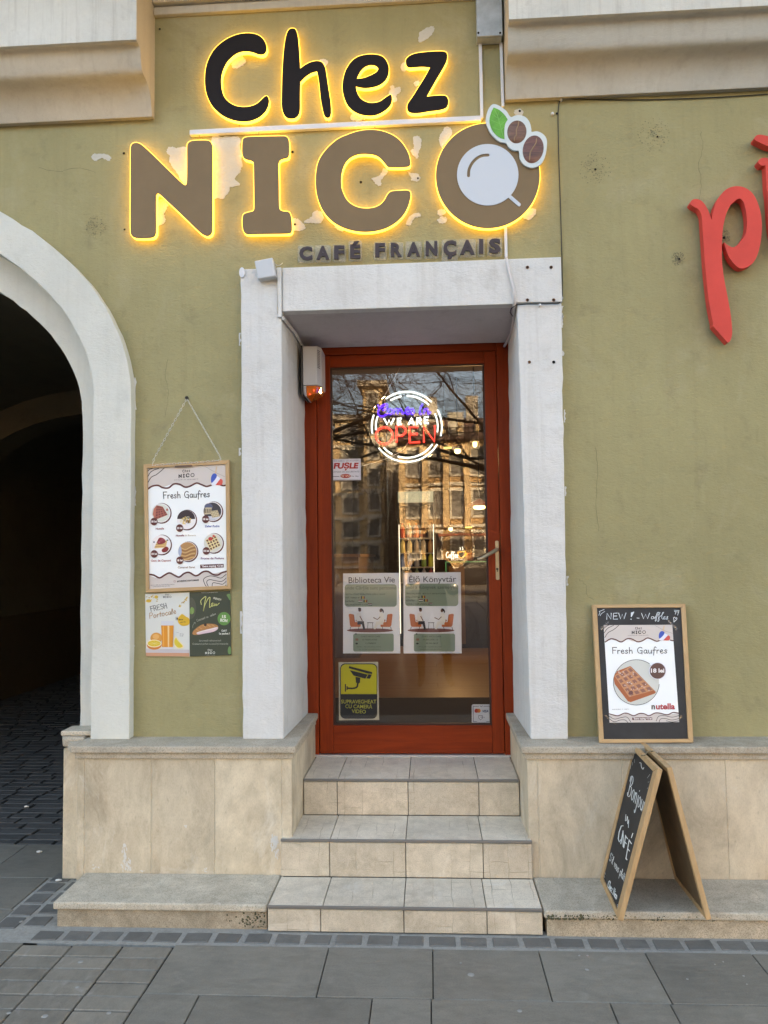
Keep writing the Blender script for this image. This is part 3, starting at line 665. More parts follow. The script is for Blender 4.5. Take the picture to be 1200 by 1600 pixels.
# ------------------------------------------------------------ steps
steps = empty('entrance_steps', (-.1, -.2, 0), 'three beige stone-look tiled steps leading up to the red-brown door', 'steps')
XS = (-.636, .398)
Zs = (.407, .247, .095); Ys = (.128, -.172, -.438)
mb = MB(); mb.box(XL1+.004, XR0-.004, .140, .62, -.02, Zs[0]-.010); mb.box(XS[0]+.008, XS[1]-.008, Ys[1]+.010, .14, -.02, Zs[1]-.010); mb.box(XS[0]+.008, XS[1]-.008, Ys[2]+.010, Ys[1]+.01, -.02, Zs[2]-.010); mb.build('core', GROUT, steps)
def step_relief(m):
    return m
def tilebox(x0, x1, y0, y1, z0, z1, mat):
    g = .0016; mb = MB()
    if z1-z0 < .012: mb.box(x0+g, x1-g, y0+g, y1-g, z0, z1)
    else: mb.box(x0+g, x1-g, y0, y1, z0+g, z1-g)
    mb.build('tile', mat, steps, bevel=.0015, seg=1)
seams = [[(528, 639, 747.6), (526.8, 637.6, 748.4)], [(515.6, 634, 754), (515, 634, 755)], [(504, 631, 760), (501, 631, 761)]]
for i in range(3):
    xl, xr = (XL1+.003, XR0-.003) if i == 0 else XS
    yb = .60 if i == 0 else Ys[i-1]; zlow = Zs[i+1] if i < 2 else 0.0
    T = [xl]+[U(p, (1217, 1311, 1418)[i], Y=Ys[i])[0] for p in seams[i][0]]+[xr]
    Rr = [xl]+[U(p, (1245, 1340, 1435)[i], Y=Ys[i])[0] for p in seams[i][1]]+[xr]
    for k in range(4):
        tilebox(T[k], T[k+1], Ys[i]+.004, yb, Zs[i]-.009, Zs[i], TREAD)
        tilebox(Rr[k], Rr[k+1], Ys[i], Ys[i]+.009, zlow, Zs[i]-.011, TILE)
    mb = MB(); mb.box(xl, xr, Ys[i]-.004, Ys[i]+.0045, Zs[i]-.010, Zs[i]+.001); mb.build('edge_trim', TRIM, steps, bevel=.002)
for sx in (0, 1):
    x = XS[sx]; t = .008 if sx == 0 else -.008
    for i in (1, 2):
        mb = MB(); mb.box(x, x+t*.9, Ys[i]+.010, (-.139 if i == 1 else Ys[1]+.01), 0 if i == 2 else Zs[2], Zs[i]-.010); mb.build('tile', TILE, steps)

# ledges
def ledge(x0, x1, fy, label, joints):
    r = empty('stone_ledge', ((x0+x1)/2, fy, 0), label, 'stone ledge', 'stone ledges either side of the steps')
    mb = MB(); mb.box(x0+.012, x1-.004, fy+.016, -.152, -.02, .064); b = mb.build('ledge_base', LEDGEFRONT, r, bevel=.003)
    e = [x0]+joints+[x1]
    for i in range(len(e)-1):
        mb = MB(); mb.box(e[i]+.001, e[i+1]-.001, fy, -.1515, .066, .095); mb.build('ledge_slab', LEDGESTONE, r, bevel=.009, seg=3)
ledge(-1.478, XS[0]-.003, -.432, 'low worn pale stone ledge between the arched passage and the steps', [])
ledge(XS[1]+.003, 5.0, -.452, 'low mossy stone ledge right of the steps, under the folding chalkboard', [1.55, 2.6, 3.8])
MOSS = plain('moss', (.10, .10, .055), .95, var=.5, vscale=80)
mb = MB()
for k in range(260):
    x = XS[1]+.01+abs(rnd.gauss(0, .35)); z = rnd.choice([.064, .064, .068, .078])+rnd.uniform(-.004, .003); s = rnd.uniform(.001, .0045)*(1.3 if x < .55 else .8)
    if x > 1.4: continue
    mb.lathe((x, -.452 if z > .066 else -.438, z), [(s, -s*.15), (s*.6, -s*.5), (s*.1, -s*.6)], 5, axis=1)
for k in range(90):
    x = XS[0]-.012-abs(rnd.gauss(0, .06)); z = rnd.uniform(0, .066); s = rnd.uniform(.001, .004)
    mb.lathe((x, -.417, z), [(s, -s*.15), (s*.6, -s*.5), (s*.1, -s*.6)], 5, axis=1)
mb.build('moss', MOSS, None, kind='stuff', label='dark moss and algae along the ledge edges beside the steps', cat='moss')
# pale paint splashes and salt bloom on the plinth
mb = MB()
SPK = [0]
def splat(px, py, r, n, Y=-.1512, mi=0, sy=1.0):
    for k in range(n):
        a = rnd.uniform(0, 6.28); d = rnd.random()**.7*r; s = rnd.uniform(.0008, .004)*(1 if r < .05 else 1.3)
        c = U(px, py, Y=Y); x, z = c[0]+d*math.cos(a), c[2]+d*sy*math.sin(a)
        if z < .101: continue
        SPK[0] += 1; Yk = -.1506-SPK[0]*8e-6
        mb.add([(x+s*math.cos(t)*rnd.uniform(.5, 1.6), Yk, z+s*sy*math.sin(t)*rnd.uniform(.6, 1.4)) for t in (0, 1, 2, 3, 4.1, 5.2)], [(0, 1, 2, 3, 4, 5)])
splat(197, 1352, .022, 60, sy=1.6); splat(150, 1355, .02, 14); splat(222, 1361, .01, 14); splat(290, 1290, .008, 6); splat(320, 1361, .015, 10); splat(195, 1330, .012, 20, sy=2.5)
splat(428, 1318, .020, 70, sy=1.8); splat(434, 1335, .010, 24, sy=2)
mb.build('paint_splash', plain('lime_splash', (.62, .61, .57), .9), plinth_l, kind='stuff')

# ------------------------------------------------------------ ground
mb = MB(); mb.box(-160, 160, -260, 40, -.6, -.03); mb.build('ground', plain('street_surface', (.12, .118, .11), .85, var=.25, vscale=2, bmp=.4, bscale=30), None, kind='structure')
pav = MB().box(-7, 7, -6.2, .6, -.029, -.012).build('pavement', JOINT, None, kind='structure')
def slab_g(x0, x1, y0, y1, mat, name, g=.0018, top=0.0, par=None, bev=.002, h=.02):
    t = top+rnd.uniform(-.0012, .0012); a, b, c, d = (t+rnd.uniform(-.0009, .0009) for _ in range(4)); z0 = -.0115
    x0, x1, y0, y1 = x0+g, x1-g, y0+g, y1-g
    mb = MB(); mb.hexa([(x0, y0, z0), (x1, y0, z0), (x1, y1, z0), (x0, y1, z0)], [(x0, y0, a), (x1, y0, b), (x1, y1, c), (x0, y1, d)])
    return mb.build(name, mat, par or pav, bevel=bev, seg=1)
# large slabs
X0 = -.955; y = -.547; k = 0
rows = {0: [-.387, -.012, .365, .737, 1.106, 1.48, 1.86], 1: [-.769, -.206, -.018, .543, .728, 1.10, 1.48, 1.86]}
while y > -2.4:
    js = rows.get(k)
    if js is None:
        js = []; x = X0+rnd.uniform(.2, .5)
        while x < 2.0: js.append(x); x += rnd.choice([.375, .375, .56, .19])
    js = [X0]+[j for j in js]+[2.3]
    for i in range(len(js)-1): slab_g(js[i], js[i+1], y-.318, y, SLAB, 'paving_slab')
    y -= .318; k += 1
# small pavers at the passage mouth
y = -.562
while y > -2.0:
    for a, b in ((-1.525, -1.335), (-1.335, -1.145), (-1.145, -.957)): slab_g(a, b, y-.0805, y, PAVER, 'paver', g=.0028, bev=.003)
    y -= .0805
for a, b, js in ((-.281, .025, [-3.2, -2.72, -2.25, -1.725]), (.025, .42, [-3.4, -2.96, -2.5, -2.03, -1.66]), (-.61, -.281, [-3.0, -2.62, -2.1, -1.71]), (-.93, -.61, [-3.1, -2.7, -2.2, -1.9, -1.527]), (-1.25, -.93, [-3.2, -2.8, -2.3, -1.95, -1.527]), (-1.57, -1.25, [-3, -2.5, -2.1, -1.527])):
    for i in range(len(js)-1): slab_g(js[i], js[i+1], a, b, SLAB, 'paving_slab')
slab_g(-1.709, -1.527, -.61, -.548, SLAB, 'paving_slab')
# edging setts in mortar
MB().box(-1.60, 2.3, -.546, -.40, -.0118, -.0035).build('mortar_bed', MORTAR, pav)
MB().box(-1.722, -1.478, -.546, .42, -.0118, -.0040).build('mortar_bed', MORTAR, pav)
x = -1.512; i = 0
SETT_SHADE = stone('shaded_sett', (.10, .10, .096), (.06, .06, .057), pore=.35, rough=.75, sc=3, spec=.3)  # darker copy of the setts, passage shade put into the colour
def sett(x0, x1, y0, y1, par, top=0.0, mat=None):
    t = top; mb = MB(); j = lambda: rnd.uniform(-.003, .003)
    a = [(x0+j(), y0+j(), -.011), (x1+j(), y0+j(), -.011), (x1+j(), y1+j(), -.011), (x0+j(), y1+j(), -.011)]
    b = [(p[0], p[1], t+rnd.uniform(-.001, .0012)) for p in a]
    mb.hexa(a, b); return mb.build('sett', mat or SETT, par, bevel=.003, seg=1)
while x < 2.2:
    w = .094+rnd.uniform(-.004, .004); sett(x, x+w, -.526, -.456, pav); x += w+.021
y = -.44
while y < .36:
    sett(-1.706, -1.620, y, y+.088, pav); sett(-1.600, -1.515 if y < -.3 else -1.52, y+.02, y+.10, pav); y += .108
# the passage's cobbles: those that can be told apart, then the rest as one mass
n = 0; y = .425; rest = MB(); row = 0
while y < 11:
    d = .082 if row else .06; D = y+3.405; off = rnd.uniform(0, .2); x = -1.70-off if y < .6 else -1.36-off
    if y < .6: x = -1.70
    while x > -4.4:
        w = rnd.uniform(.15, .24)
        if n < 280 and -.80*D < x < -.38*D and y < 5:
            sett(x-w+.007, x-.007, y+.005, y+d-.005, pav, top=-.002, mat=SETT_SHADE); n += 1
        else:
            z = -.003+rnd.uniform(-.003, .003); rest.hexa([(x-w+.008, y+.006, -.02), (x-.008, y+.006, -.02), (x-.008, y+d-.006, -.02), (x-w+.008, y+d-.006, -.02)], [(x-w+.010, y+.008, z), (x-.010, y+.008, z), (x-.010, y+d-.008, z), (x-w+.010, y+d-.008, z)])
        x -= w
    y += d; row += 1
rest.build('far_setts', SETT_SHADE, pav, kind='stuff')
MB().box(-4.5, -1.3, .601, 11, -.029, -.014).build('passage_floor', JOINT, None, kind='structure')
# chewing gum spots and bits of litter
GUM = plain('gum', (.30, .30, .28), .8)
def G0(px, py): return U(px, py, Z=0.0)
mb = MB()
for px, py, r in ((121, 1543, .009), (170, 1583, .008), (126, 1503, .010), (137, 1366+40, .0), (33, 1440, .008), (70, 1588, .011), (14, 1583, .008), (736, 1523, .012), (812, 1580, .009), (917, 1515, .007), (918, 1493, .004), (905, 1493, .004), (720, 1505, .004), (682, 1550, .0), (1117, 1507, .003), (1130, 1503, .003), (1162, 1525, .004), (1182, 1505, .003), (1074, 1530, .004), (1167, 1538, .003)):
    if r <= 0: continue
    c = G0(px, py); mb.lathe((c[0], c[1], -.0002), [(r, 0), (r*.9, .0014), (r*.3, .0018)], 9)
mb.build('gum_spots', GUM, None, kind='stuff', label='pale flattened gum spots trodden into the grey paving', cat='gum')
STUB = plain('paper_scrap', (.72, .72, .68), .8)
for i, (px, py, lab) in enumerate(((91, 1378, 'small white paper scrap by the corner of the stone plinth'), (61, 1333, 'tiny white scrap on the paving at the passage mouth'), (41, 1262, 'tiny white scrap lying on the dark cobbles inside the passage'))):
    c = G0(px, py); mb = MB(); mb.tube([(c[0]-.012, c[1], .006), (c[0], c[1]+.003, .007), (c[0]+.012, c[1]+.007, .005)], [.004, .0055, .004], 6)
    mb.build('paper_scrap', STUB, None, label=lab, cat='litter')

# ------------------------------------------------------------ the passage
def tunnel(name, prof_, y0, y1, mat, **k):
    mb = MB(); a = [(x, y0, z) for x, z in prof_]; b = [(x, y1, z) for x, z in prof_]; n = len(prof_)
    mb.add(a+b, [(i, i+1, n+i+1, n+i) for i in range(n-1)]); return mb.build(name, mat, None, kind='structure', **k)
pr = [(-4.45, .85)]+[(-2.9+1.55*math.cos(t), 2.0+.95*math.sin(t)) for t in [math.pi-math.pi*k/20 for k in range(21)]]+[(-1.35, .85)]
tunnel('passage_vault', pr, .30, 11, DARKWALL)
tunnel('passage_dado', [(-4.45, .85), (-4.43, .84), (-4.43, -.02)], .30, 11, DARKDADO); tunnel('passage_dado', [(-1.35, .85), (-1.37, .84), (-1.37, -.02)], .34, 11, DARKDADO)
MB().box(-4.6, -1.2, 11, 11.1, -.02, 3.2).build('passage_light_stop', DARKWALL, None, kind='structure')  # added to close the far end, so no sun comes through
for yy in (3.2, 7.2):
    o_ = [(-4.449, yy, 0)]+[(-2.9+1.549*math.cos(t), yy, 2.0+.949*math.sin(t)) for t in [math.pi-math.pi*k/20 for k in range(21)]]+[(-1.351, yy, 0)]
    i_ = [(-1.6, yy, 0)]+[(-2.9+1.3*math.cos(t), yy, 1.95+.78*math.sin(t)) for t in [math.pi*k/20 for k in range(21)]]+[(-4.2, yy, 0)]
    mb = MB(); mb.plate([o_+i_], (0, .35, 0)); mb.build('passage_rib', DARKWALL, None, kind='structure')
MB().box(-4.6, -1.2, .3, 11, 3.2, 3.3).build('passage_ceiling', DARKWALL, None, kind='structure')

# ------------------------------------------------------------ the cafe door
DY = .525
door = empty('cafe_door', (-.1, DY, .407), 'red-brown stained wooden door with one tall glass pane and brass lever', 'door')
def dx(px, py, Y=DY): return U(px, py, Y=Y)[0]
def dz(px, py, Y=DY): return U(px, py, Y=Y)[2]
ztf = zs+.012; fi_l, fi_r = dx(495, 650)-.002, dx(779, 700); zft = dz(640, 551)
mb = MB(); mb.box(-.66, fi_l, DY, DY+.09, .409, ztf); mb.build('door_frame', REDWOOD, door, bevel=.003)
mb = MB(); mb.box(fi_r, .45, DY, DY+.09, .409, ztf); mb.build('door_frame', REDWOOD, door, bevel=.003)
mb = MB(); mb.box(fi_l+.001, fi_r-.001, DY+.001, DY+.09, zft, ztf); mb.build('door_frame', REDWOOD_H, door, bevel=.003)
gl, gr, gt, gb = -.5015, .300, dz(640, 570), dz(640, 1134)
sl, sr_, st, sb = fi_l+.003, fi_r-.003, zft-.003, .420
SY = DY+.006
mb = MB(); mb.box(sl, gl, SY, SY+.06, sb, st); mb.build('stile', REDWOOD, door, bevel=.003)
mb = MB(); mb.box(gr, sr_, SY, SY+.06, sb, st); mb.build('stile', REDWOOD, door, bevel=.003)
mb = MB(); mb.box(gl+.0008, gr-.0008, SY+.0005, SY+.06, gt, st); mb.build('rail', REDWOOD_H, door, bevel=.002)
mb = MB(); mb.box(gl+.0008, gr-.0008, SY+.0005, SY+.06, sb, gb); mb.build('rail', REDWOOD_H, door, bevel=.002)
bd = .009
mb = MB(); mb.box(gl, gl+bd, SY+.010, SY+.022, gb, gt); mb.box(gr-bd, gr, SY+.010, SY+.022, gb, gt); mb.box(gl+bd, gr-bd, SY+.010, SY+.022, gt-bd, gt); mb.box(gl+bd, gr-bd, SY+.010, SY+.022, gb, gb+bd)
mb.build('glazing_bead', plain('bead', (.035, .012, .008), .5), door)
PANE = glass_mat('door_glass', (.93, .94, .94), refl=.07, wobble=.03)
GY = SY+.024
mb = MB(); mb.add([(gl-.006, GY, gb-.006), (gr+.006, GY, gb-.006), (gr+.006, GY, gt+.006), (gl-.006, GY, gt+.006)], [(0, 1, 2, 3)]); mb.build('glass_pane', PANE, door)
mb = MB(); mb.box(-.62, .40, DY-.012, DY+.05, .4075, .4165); mb.build('threshold_strip', plain('aluminium', (.6, .6, .6), .4, metal=.6), door)
BRASS = plain('satin_brass', (.52, .42, .27), .38, metal=.75, var=.1)
hp = [U(773.5, 845, Y=SY), U(780.5, 906, Y=SY)]
mb = MB(); hx0, hx1 = hp[0][0], hp[1][0]-.001; hz0, hz1 = hp[1][2], hp[0][2]
mb.plate([[(x, SY-.008, z) for x, z in rrect(hx0, hz0, hx1, hz1, .006)]], (0, .008, 0)); hpl = mb.build('handle_plate', BRASS, door, bevel=.0015)
hc = U(776.5, 859, Y=SY)
mb = MB(); e = U(746, 874, Y=SY-.055); mb.tube([hc, hc+np.array([0, -.035, 0]), hc+np.array([-.006, -.05, 0]), e+np.array([.02, 0, .004]), e], [.009, .009, .0095, .0085, .0075], 10); mb.build('lever', BRASS, hpl)
kc = U(777, 889, Y=SY-.009); mb = MB(); mb.lathe(kc, [(.006, -.001), (.006, .002)], 12, axis=1); mb.box(kc[0]-.002, kc[0]+.002, kc[1]-.0015, kc[1]+.001, kc[2]-.014, kc[2]); mb.build('keyhole', plain('dark_metal', (.06, .055, .05), .4, metal=.7), hpl)

# ------------------------------------------------------------ notices on the pane
def sheet(name, corners, Y, thick, base, label, cat, group=None, face=-1):
    """a printed sheet: root mesh is the paper, the print its child; corners in order tl,tr,br,bl"""
    mb = MB(); mb.plate([onY(corners, Y)], (0, thick, 0)); o = mb.build(name, base, None, label=label, cat=cat, group=group); return o
def PY(Y): return Print(lambda x, y, l: U(x, y, Y=Y)-np.array([0, l, 0]))
WP = ink(236, 238, 246); IY = GY+.004
SG = (142, 158, 140)
def library_poster(x0, y0, x1, y1, head, sub, rows, foot, label):
    o = sheet('notice_poster', [(x0, y0), (x1, y0-1), (x1+1.5, y1), (x0, y1)], IY, .0006, WP, label, 'poster', 'pair of library posters on the door')
    P = PY(IY-.0002); W = x1-x0; D = (44, 42, 58)
    P.text(head, x0+W*.10, y0+15, x1-W*.08, y0+14, 9, D, 2, bold=.0)
    P.shape(rrect(x0+2.5, y0+17, x1-4, y0+52, 5), SG, 1)
    P.text(sub, x0+3.5, y0+25, x1-5, y0+25, 5.2, (74, 88, 78), 2)
    P.scrib(x0+4, y0+33.5, x1-22, y0+33.5, 2.3, (88, 100, 88), 2)
    for i, (t, fl) in enumerate(zip(rows[1:], (1, 2, 3))):
        yy = y0+39+i*5.5; L = (22, 14, 36)[i]
        P.scrib(x0+4, yy, x0+4+L+(6 if i == 2 else 0), yy, 2.4, (70, 80, 70), 2)
        def ro(fx): P.shape([(fx, yy-3.4), (fx+2, yy-3.4), (fx+2, yy+.6), (fx, yy+.6)], (25, 30, 60), 2); P.shape([(fx+2, yy-3.4), (fx+4, yy-3.4), (fx+4, yy+.6), (fx+2, yy+.6)], (205, 175, 70), 2); P.shape([(fx+4, yy-3.4), (fx+6, yy-3.4), (fx+6, yy+.6), (fx+4, yy+.6)], (140, 50, 45), 2)
        def hu(fx): P.shape([(fx, yy-3.2), (fx+6, yy-3.2), (fx+6, yy-1.9), (fx, yy-1.9)], (120, 60, 60), 2); P.shape([(fx, yy-1.9), (fx+6, yy-1.9), (fx+6, yy-.6), (fx, yy-.6)], (225, 225, 225), 2); P.shape([(fx, yy-.6), (fx+6, yy-.6), (fx+6, yy+.7), (fx, yy+.7)], (60, 95, 75), 2)
        if fl == 1: ro(x0+28)
        if fl == 2: hu(x0+24); ro(x0+32)
        if fl == 3: hu(x0+48-9)
    # two people talking in armchairs
    cx, by = x0+W*.49, y1-36
    P.shape(circ(cx-1, by, W*.41, 3.2, 28), (132, 78, 70), 1)
    OR, OD, SK = (205, 118, 62), (160, 84, 45), (112, 66, 52)
    for s in (-1, 1):
        bx = cx+s*W*.31
        P.shape([(bx+s*7, by-25), (bx+s*5, by-26), (bx-s*1, by-25), (bx-s*3, by-13), (bx-s*11, by-13.5), (bx-s*12, by-7), (bx-s*11, by-5.5), (bx+s*3, by-5.5), (bx+s*5, by-8)], OR, 2)
        P.line([(bx-s*1, by-24), (bx-s*2.6, by-12)], .7, OD, 3); P.shape(circ(bx-s*8, by-15.5, 4, 2.2, 14), OD, 3)
        for lx in (4, -9): P.line([(bx+s*lx, by-5.5), (bx+s*(lx+1.2), by-.5)], .8, (40, 32, 36), 2)
    bx = cx-W*.20   # man
    P.shape(smooth_loop([(bx-4, by-27), (bx+2.5, by-26), (bx+3.2, by-14), (bx-4, by-13)], 3), (232, 230, 228), 4)
    P.shape(circ(bx+.6, by-32, 2.3, 2.9, 16), SK, 4); P.shape(circ(bx+.3, by-34, 2.4, 1.6, 12), (28, 24, 28), 5)
    P.shape([(bx-3, by-14.5), (bx+7, by-14.5), (bx+9, by-2), (bx+6, by-2), (bx+4, by-9.5), (bx-3, by-9)], (52, 48, 58), 5); P.line([(bx+1, by-22), (bx+4.5, by-15.5)], 1.3, SK, 6); P.shape([(bx+6, by-2), (bx+11, by-1.2), (bx+6, by-.8)], (30, 26, 30), 6)
    bx = cx+W*.19   # woman
    P.shape(smooth_loop([(bx-2.6, by-26), (bx+3, by-25.5), (bx+4.5, by-13), (bx-3, by-13)], 3), (240, 238, 232), 4)
    P.shape(circ(bx-.8, by-31, 2.1, 2.6, 16), SK, 4); P.shape(smooth_loop([(bx-2, by-34), (bx+1.5, by-34), (bx+4, by-30), (bx+3, by-27), (bx+1, by-31)], 3), (34, 26, 30), 5)
    P.shape([(bx+3, by-14), (bx-8, by-14), (bx-12, by-2), (bx-9, by-2), (bx-5, by-9), (bx+3, by-9)], (235, 232, 226), 5); P.line([(bx-2, by-21), (bx-6, by-17), (bx-12, by-20)], 1.2, SK, 6)
    P.line([(cx-5, by-12), (cx+4, by-12)], .9, (34, 30, 34), 3); P.line([(cx-4, by-12), (cx-5, by-2)], .6, (34, 30, 34), 3); P.line([(cx+3, by-12), (cx+3.6, by-2)], .6, (34, 30, 34), 3)
    P.shape(rrect(x0+W*.18, y1-31, x1-W*.10, y1-3, 3), SG, 1)
    for i, t in enumerate(foot): (P.text if i < 2 else (lambda t, *a: P.scrib(*a)))(t, cx-(15, 13, 8, 22, 18)[i], y1-(25.5, 20.5, 15, 9.5, 5.5)[i], cx+(15, 10, 10, 16, 16)[i], y1-(25.5, 20.5, 15, 9.5, 5.5)[i], 2.2 if i < 3 else 1.7, (58, 68, 60) if i < 3 else (96, 110, 96), 2)
    P.shape(rrect(x0+W*.22, y1-23.5, x0+W*.22+4.6, y1-20, .6), (150, 110, 90), 2); P.shape(circ(x0+W*.22+2, y1-15.5, 2, 1.4, 10), (40, 48, 44), 2); P.shape(circ(x0+W*.23, y1-30.5, 1.1, 1.2, 10), (30, 36, 34), 2)
    P.build('print', o)
    return o
library_poster(536, 896, 624, 1021, 'Biblioteca Vie', 'unde C\u0103r\u021bile sunt persoane', ['']*4, ['CHEZ NICO CAFE', '13 FEBRUARIE', '', '', ''], 'white and sage library poster headed Biblioteca Vie, inside the door glass')
library_poster(630.5, 895, 720, 1021, '\u00c9l\u0151 K\u00f6nyvt\u00e1r', 'ahol a K\u00f6nyvek szem\u00e9lyek', ['']*4, ['CHEZ NICO CAFE', 'FEBRUÁR 13', '', '', ''], 'white and sage library poster headed Élő Könyvtár, inside the door glass')

# camera warning
o = sheet('warning_sticker', [(529, 1034.5), (591, 1034), (592.5, 1125), (529.5, 1125.5)], IY, .0006, ink(205, 205, 190), 'yellow and black video surveillance sticker low on the door glass', 'sticker')
P = PY(IY-.0002); K = (34, 34, 38)
P.shape(rrect(531.5, 1036.5, 589.5, 1123, 8), K, 1)
P.shape([(532.8, 1084.5)]+[p for p in rrect(532.8, 1038, 588.5, 1100, 7) if p[1] < 1084][::1][::-1]+[(588.5, 1084.5)], (214, 208, 40), 2) if False else None
top = [(532.8, 1084.5), (588.5, 1084.5)]+[(588.5-7+7*math.cos(t), 1045-7*math.sin(t)) for t in (0, .4, .8, 1.2, 1.57)]+[(539.8-7*math.sin(t), 1045-7*math.cos(t)) for t in (0, .4, .8, 1.2, 1.57)]
P.shape(top, (208, 204, 36), 2)
z_ = lambda L: zoom(L, 500, 800, 4)
P.shape(z_([(183, 963), (325, 1000), (327, 1012), (300, 1010), (180, 976)]), K, 3); P.shape(z_([(186, 988), (298, 1016), (284, 1042), (210, 1022)]), K, 3)
P.shape(z_([(303, 1014), (324, 1016), (312, 1042), (290, 1040)]), K, 3); P.shape(z_([(222, 1030), (252, 1036), (250, 1066), (240, 1072), (224, 1066)]), K, 3)
P.line(smooth_loop(z_([(237, 1068), (230, 1094), (205, 1102), (172, 1101)]), 4, False), 2.6, K, 3); P.shape(z_([(155, 1075), (163, 1075), (163, 1123), (155, 1123)]), K, 3); P.shape(z_([(166, 1088), (173, 1088), (173, 1112), (166, 1112)]), K, 3)
Yl = (205, 208, 90)
P.text('SUPRAVEGHEAT', 533, 1099, 588, 1099, 5.6, Yl, 3, bold=.008); P.text('CU CAMER\u0102', 539.5, 1106.3, 581.5, 1107, 5.6, Yl, 3, bold=.008); P.text('VIDEO', 549.5, 1113.8, 571.5, 1114.8, 5.6, Yl, 3, bold=.008)
P.build('print', o)
# card sticker
o = sheet('card_sticker', rrect(737, 1100.5, 767.5, 1131, 3), IY, .0006, ink(222, 226, 234), 'small white card payment sticker in the bottom corner of the door glass', 'sticker')
P = PY(IY-.0002); B = (50, 60, 84)
for a, b in (((739.3, 1103.5), (748, 1103.5)), ((756, 1103.5), (765, 1103.5)), ((739.3, 1103.5), (739.6, 1127.5)), ((765, 1103.5), (765.4, 1127.5)), ((740, 1127.6), (745, 1127.6)), ((760, 1127.6), (765, 1127.6))): P.line([a, b], .7, B, 1)
P.shape(circ(744.5, 1110.5, 3.2, n=20), (196, 62, 40), 1); P.shape(circ(748, 1110.5, 3.2, n=20), (222, 140, 60), 2); P.shape(circ(746.2, 1110.5, 1.4, 2.6, 12), (210, 96, 42), 3)
P.text('VISA', 754, 1113, 763, 1113, 3.6, (40, 52, 110), 1, bold=.03, shear=.3)
P.line([(748, 1118), (748, 1122), (751, 1125), (754, 1122), (754, 1118), (748, 1118)], .7, B, 1); P.scrib(750, 1121.4, 759, 1121.4, 1.8, B, 2); P.line([(750, 1102.8), (752, 1104.2), (754, 1102.8)], .8, B, 1)
P.build('print', o)
# security firm sticker, outside the pane
OY = GY-.0025
o = sheet('security_sticker', [(517, 717.5), (563.5, 716.5), (564, 750), (517.6, 750.5)], OY, .0006, ink(216, 210, 216), 'small white and red security firm sticker reading FU\u0218LE on the pane', 'sticker')
P = PY(OY-.0002); R1 = (176, 38, 34)
P.text('FU\u0218LE', 521, 732, 560.5, 731.5, 8, R1, 1, bold=.05, shear=.15); P.text('DIVIZIA DE SECURITATE', 520, 738.5, 561.5, 738, 2.3, (70, 66, 74), 1)
P.scrib(520, 721.2, 539, 721, 1.4, (120, 110, 120), 1); P.scrib(541, 721, 561, 720.6, 1.4, (120, 110, 120), 1)
P.shape(circ(540, 743.8, 8.2, 3.3, 26), (168, 52, 34), 1); P.scrib(533.5, 745, 546.5, 744.8, 3.0, (225, 190, 170), 2); P.line([(520, 744.6), (530, 744.4)], .9, (90, 84, 90), 1); P.scrib(549.5, 745.2, 561.5, 745, 2, (90, 84, 90), 1); P.line([(518.7, 718.8), (562, 718.2), (562.7, 749), (519, 749.3)], .35, (110, 100, 108), 1, closed=True)
P.build('print', o)

# ------------------------------------------------------------ OPEN neon behind the glass
NY = .60
neon = empty('open_neon_sign', U(635, 722, Y=NY), 'round lit neon sign reading Come In WE ARE OPEN behind the door glass', 'neon sign')
NW = glow('neon_white', (.85, .96, 1.0), 2.6); NR = glow('neon_red', (1.0, .045, .03), 2.6); NB = glow('neon_blue', (.045, .0, 1.0), 3.6)
def nt_(pts, r, sm=False, n=6):
    q = smooth_loop(pts, 4, False) if sm and len(pts) > 2 else pts
    mb = MB(); mb.tube(onY(q, NY), r, n); return mb
cx, cy = 635.6, 666.8
mbw = MB()
for R_, segs in ((54.8, ((127, 45), (160, 191), (29, -15), (217, 330))), (48.4, ((122, 100), (90, 45), (25, -10), (160, 186), (253, 326), (222, 242)))):
    for a0, a1 in segs:
        pts = [(cx+R_*math.cos(math.radians(a0+(a1-a0)*k/14)), cy-R_*math.sin(math.radians(a0+(a1-a0)*k/14))) for k in range(15)]
        mb = MB(); mb.tube(onY(pts, NY), .0046, 6); mb.build('neon_arc', NW, neon)
zn = lambda L: zoom(L, 570, 600, 8.571)
def neon_word(name, strokes, mat, r, curved=True, group=None):
    mb = MB()
    for q in strokes: 
        pts = zn(q); pts = smooth_loop(pts, 4, False) if curved and len(pts) > 2 else pts
        mb.tube(onY(pts, NY-.004), r, 6)
    mb.build(name, mat, neon)
for L in ([[(258, 460), (300, 540), (325, 480), (350, 540), (390, 460)]], [[(495, 462), (440, 462), (440, 543), (497, 543)], [(440, 502), (485, 502)]], [[(583, 545), (625, 455), (662, 545)], [(598, 515), (650, 515)]], [[(700, 540), (700, 455), (740, 455), (752, 478), (738, 500), (702, 502)], [(725, 502), (755, 540)]], [[(855, 440), (800, 445), (800, 525), (857, 525)], [(802, 486), (845, 484)]]):
    neon_word('neon_letter', L, NW, .0056, False)
neon_word('neon_letter', [[(262+112*math.cos(t), 690+112*math.sin(t)) for t in [k*math.pi/12 for k in range(25)]]], NR, .0064, False)
neon_word('neon_letter', [[(425, 780), (425, 565), (500, 560), (548, 600), (545, 650), (500, 690), (428, 692)]], NR, .0064, False)
neon_word('neon_letter', [[(715, 575), (598, 578), (600, 785), (742, 775)], [(600, 672), (712, 668)]], NR, .0064, False)
neon_word('neon_letter', [[(792, 780), (785, 570), (935, 770), (938, 555)]], NR, .0064, False)
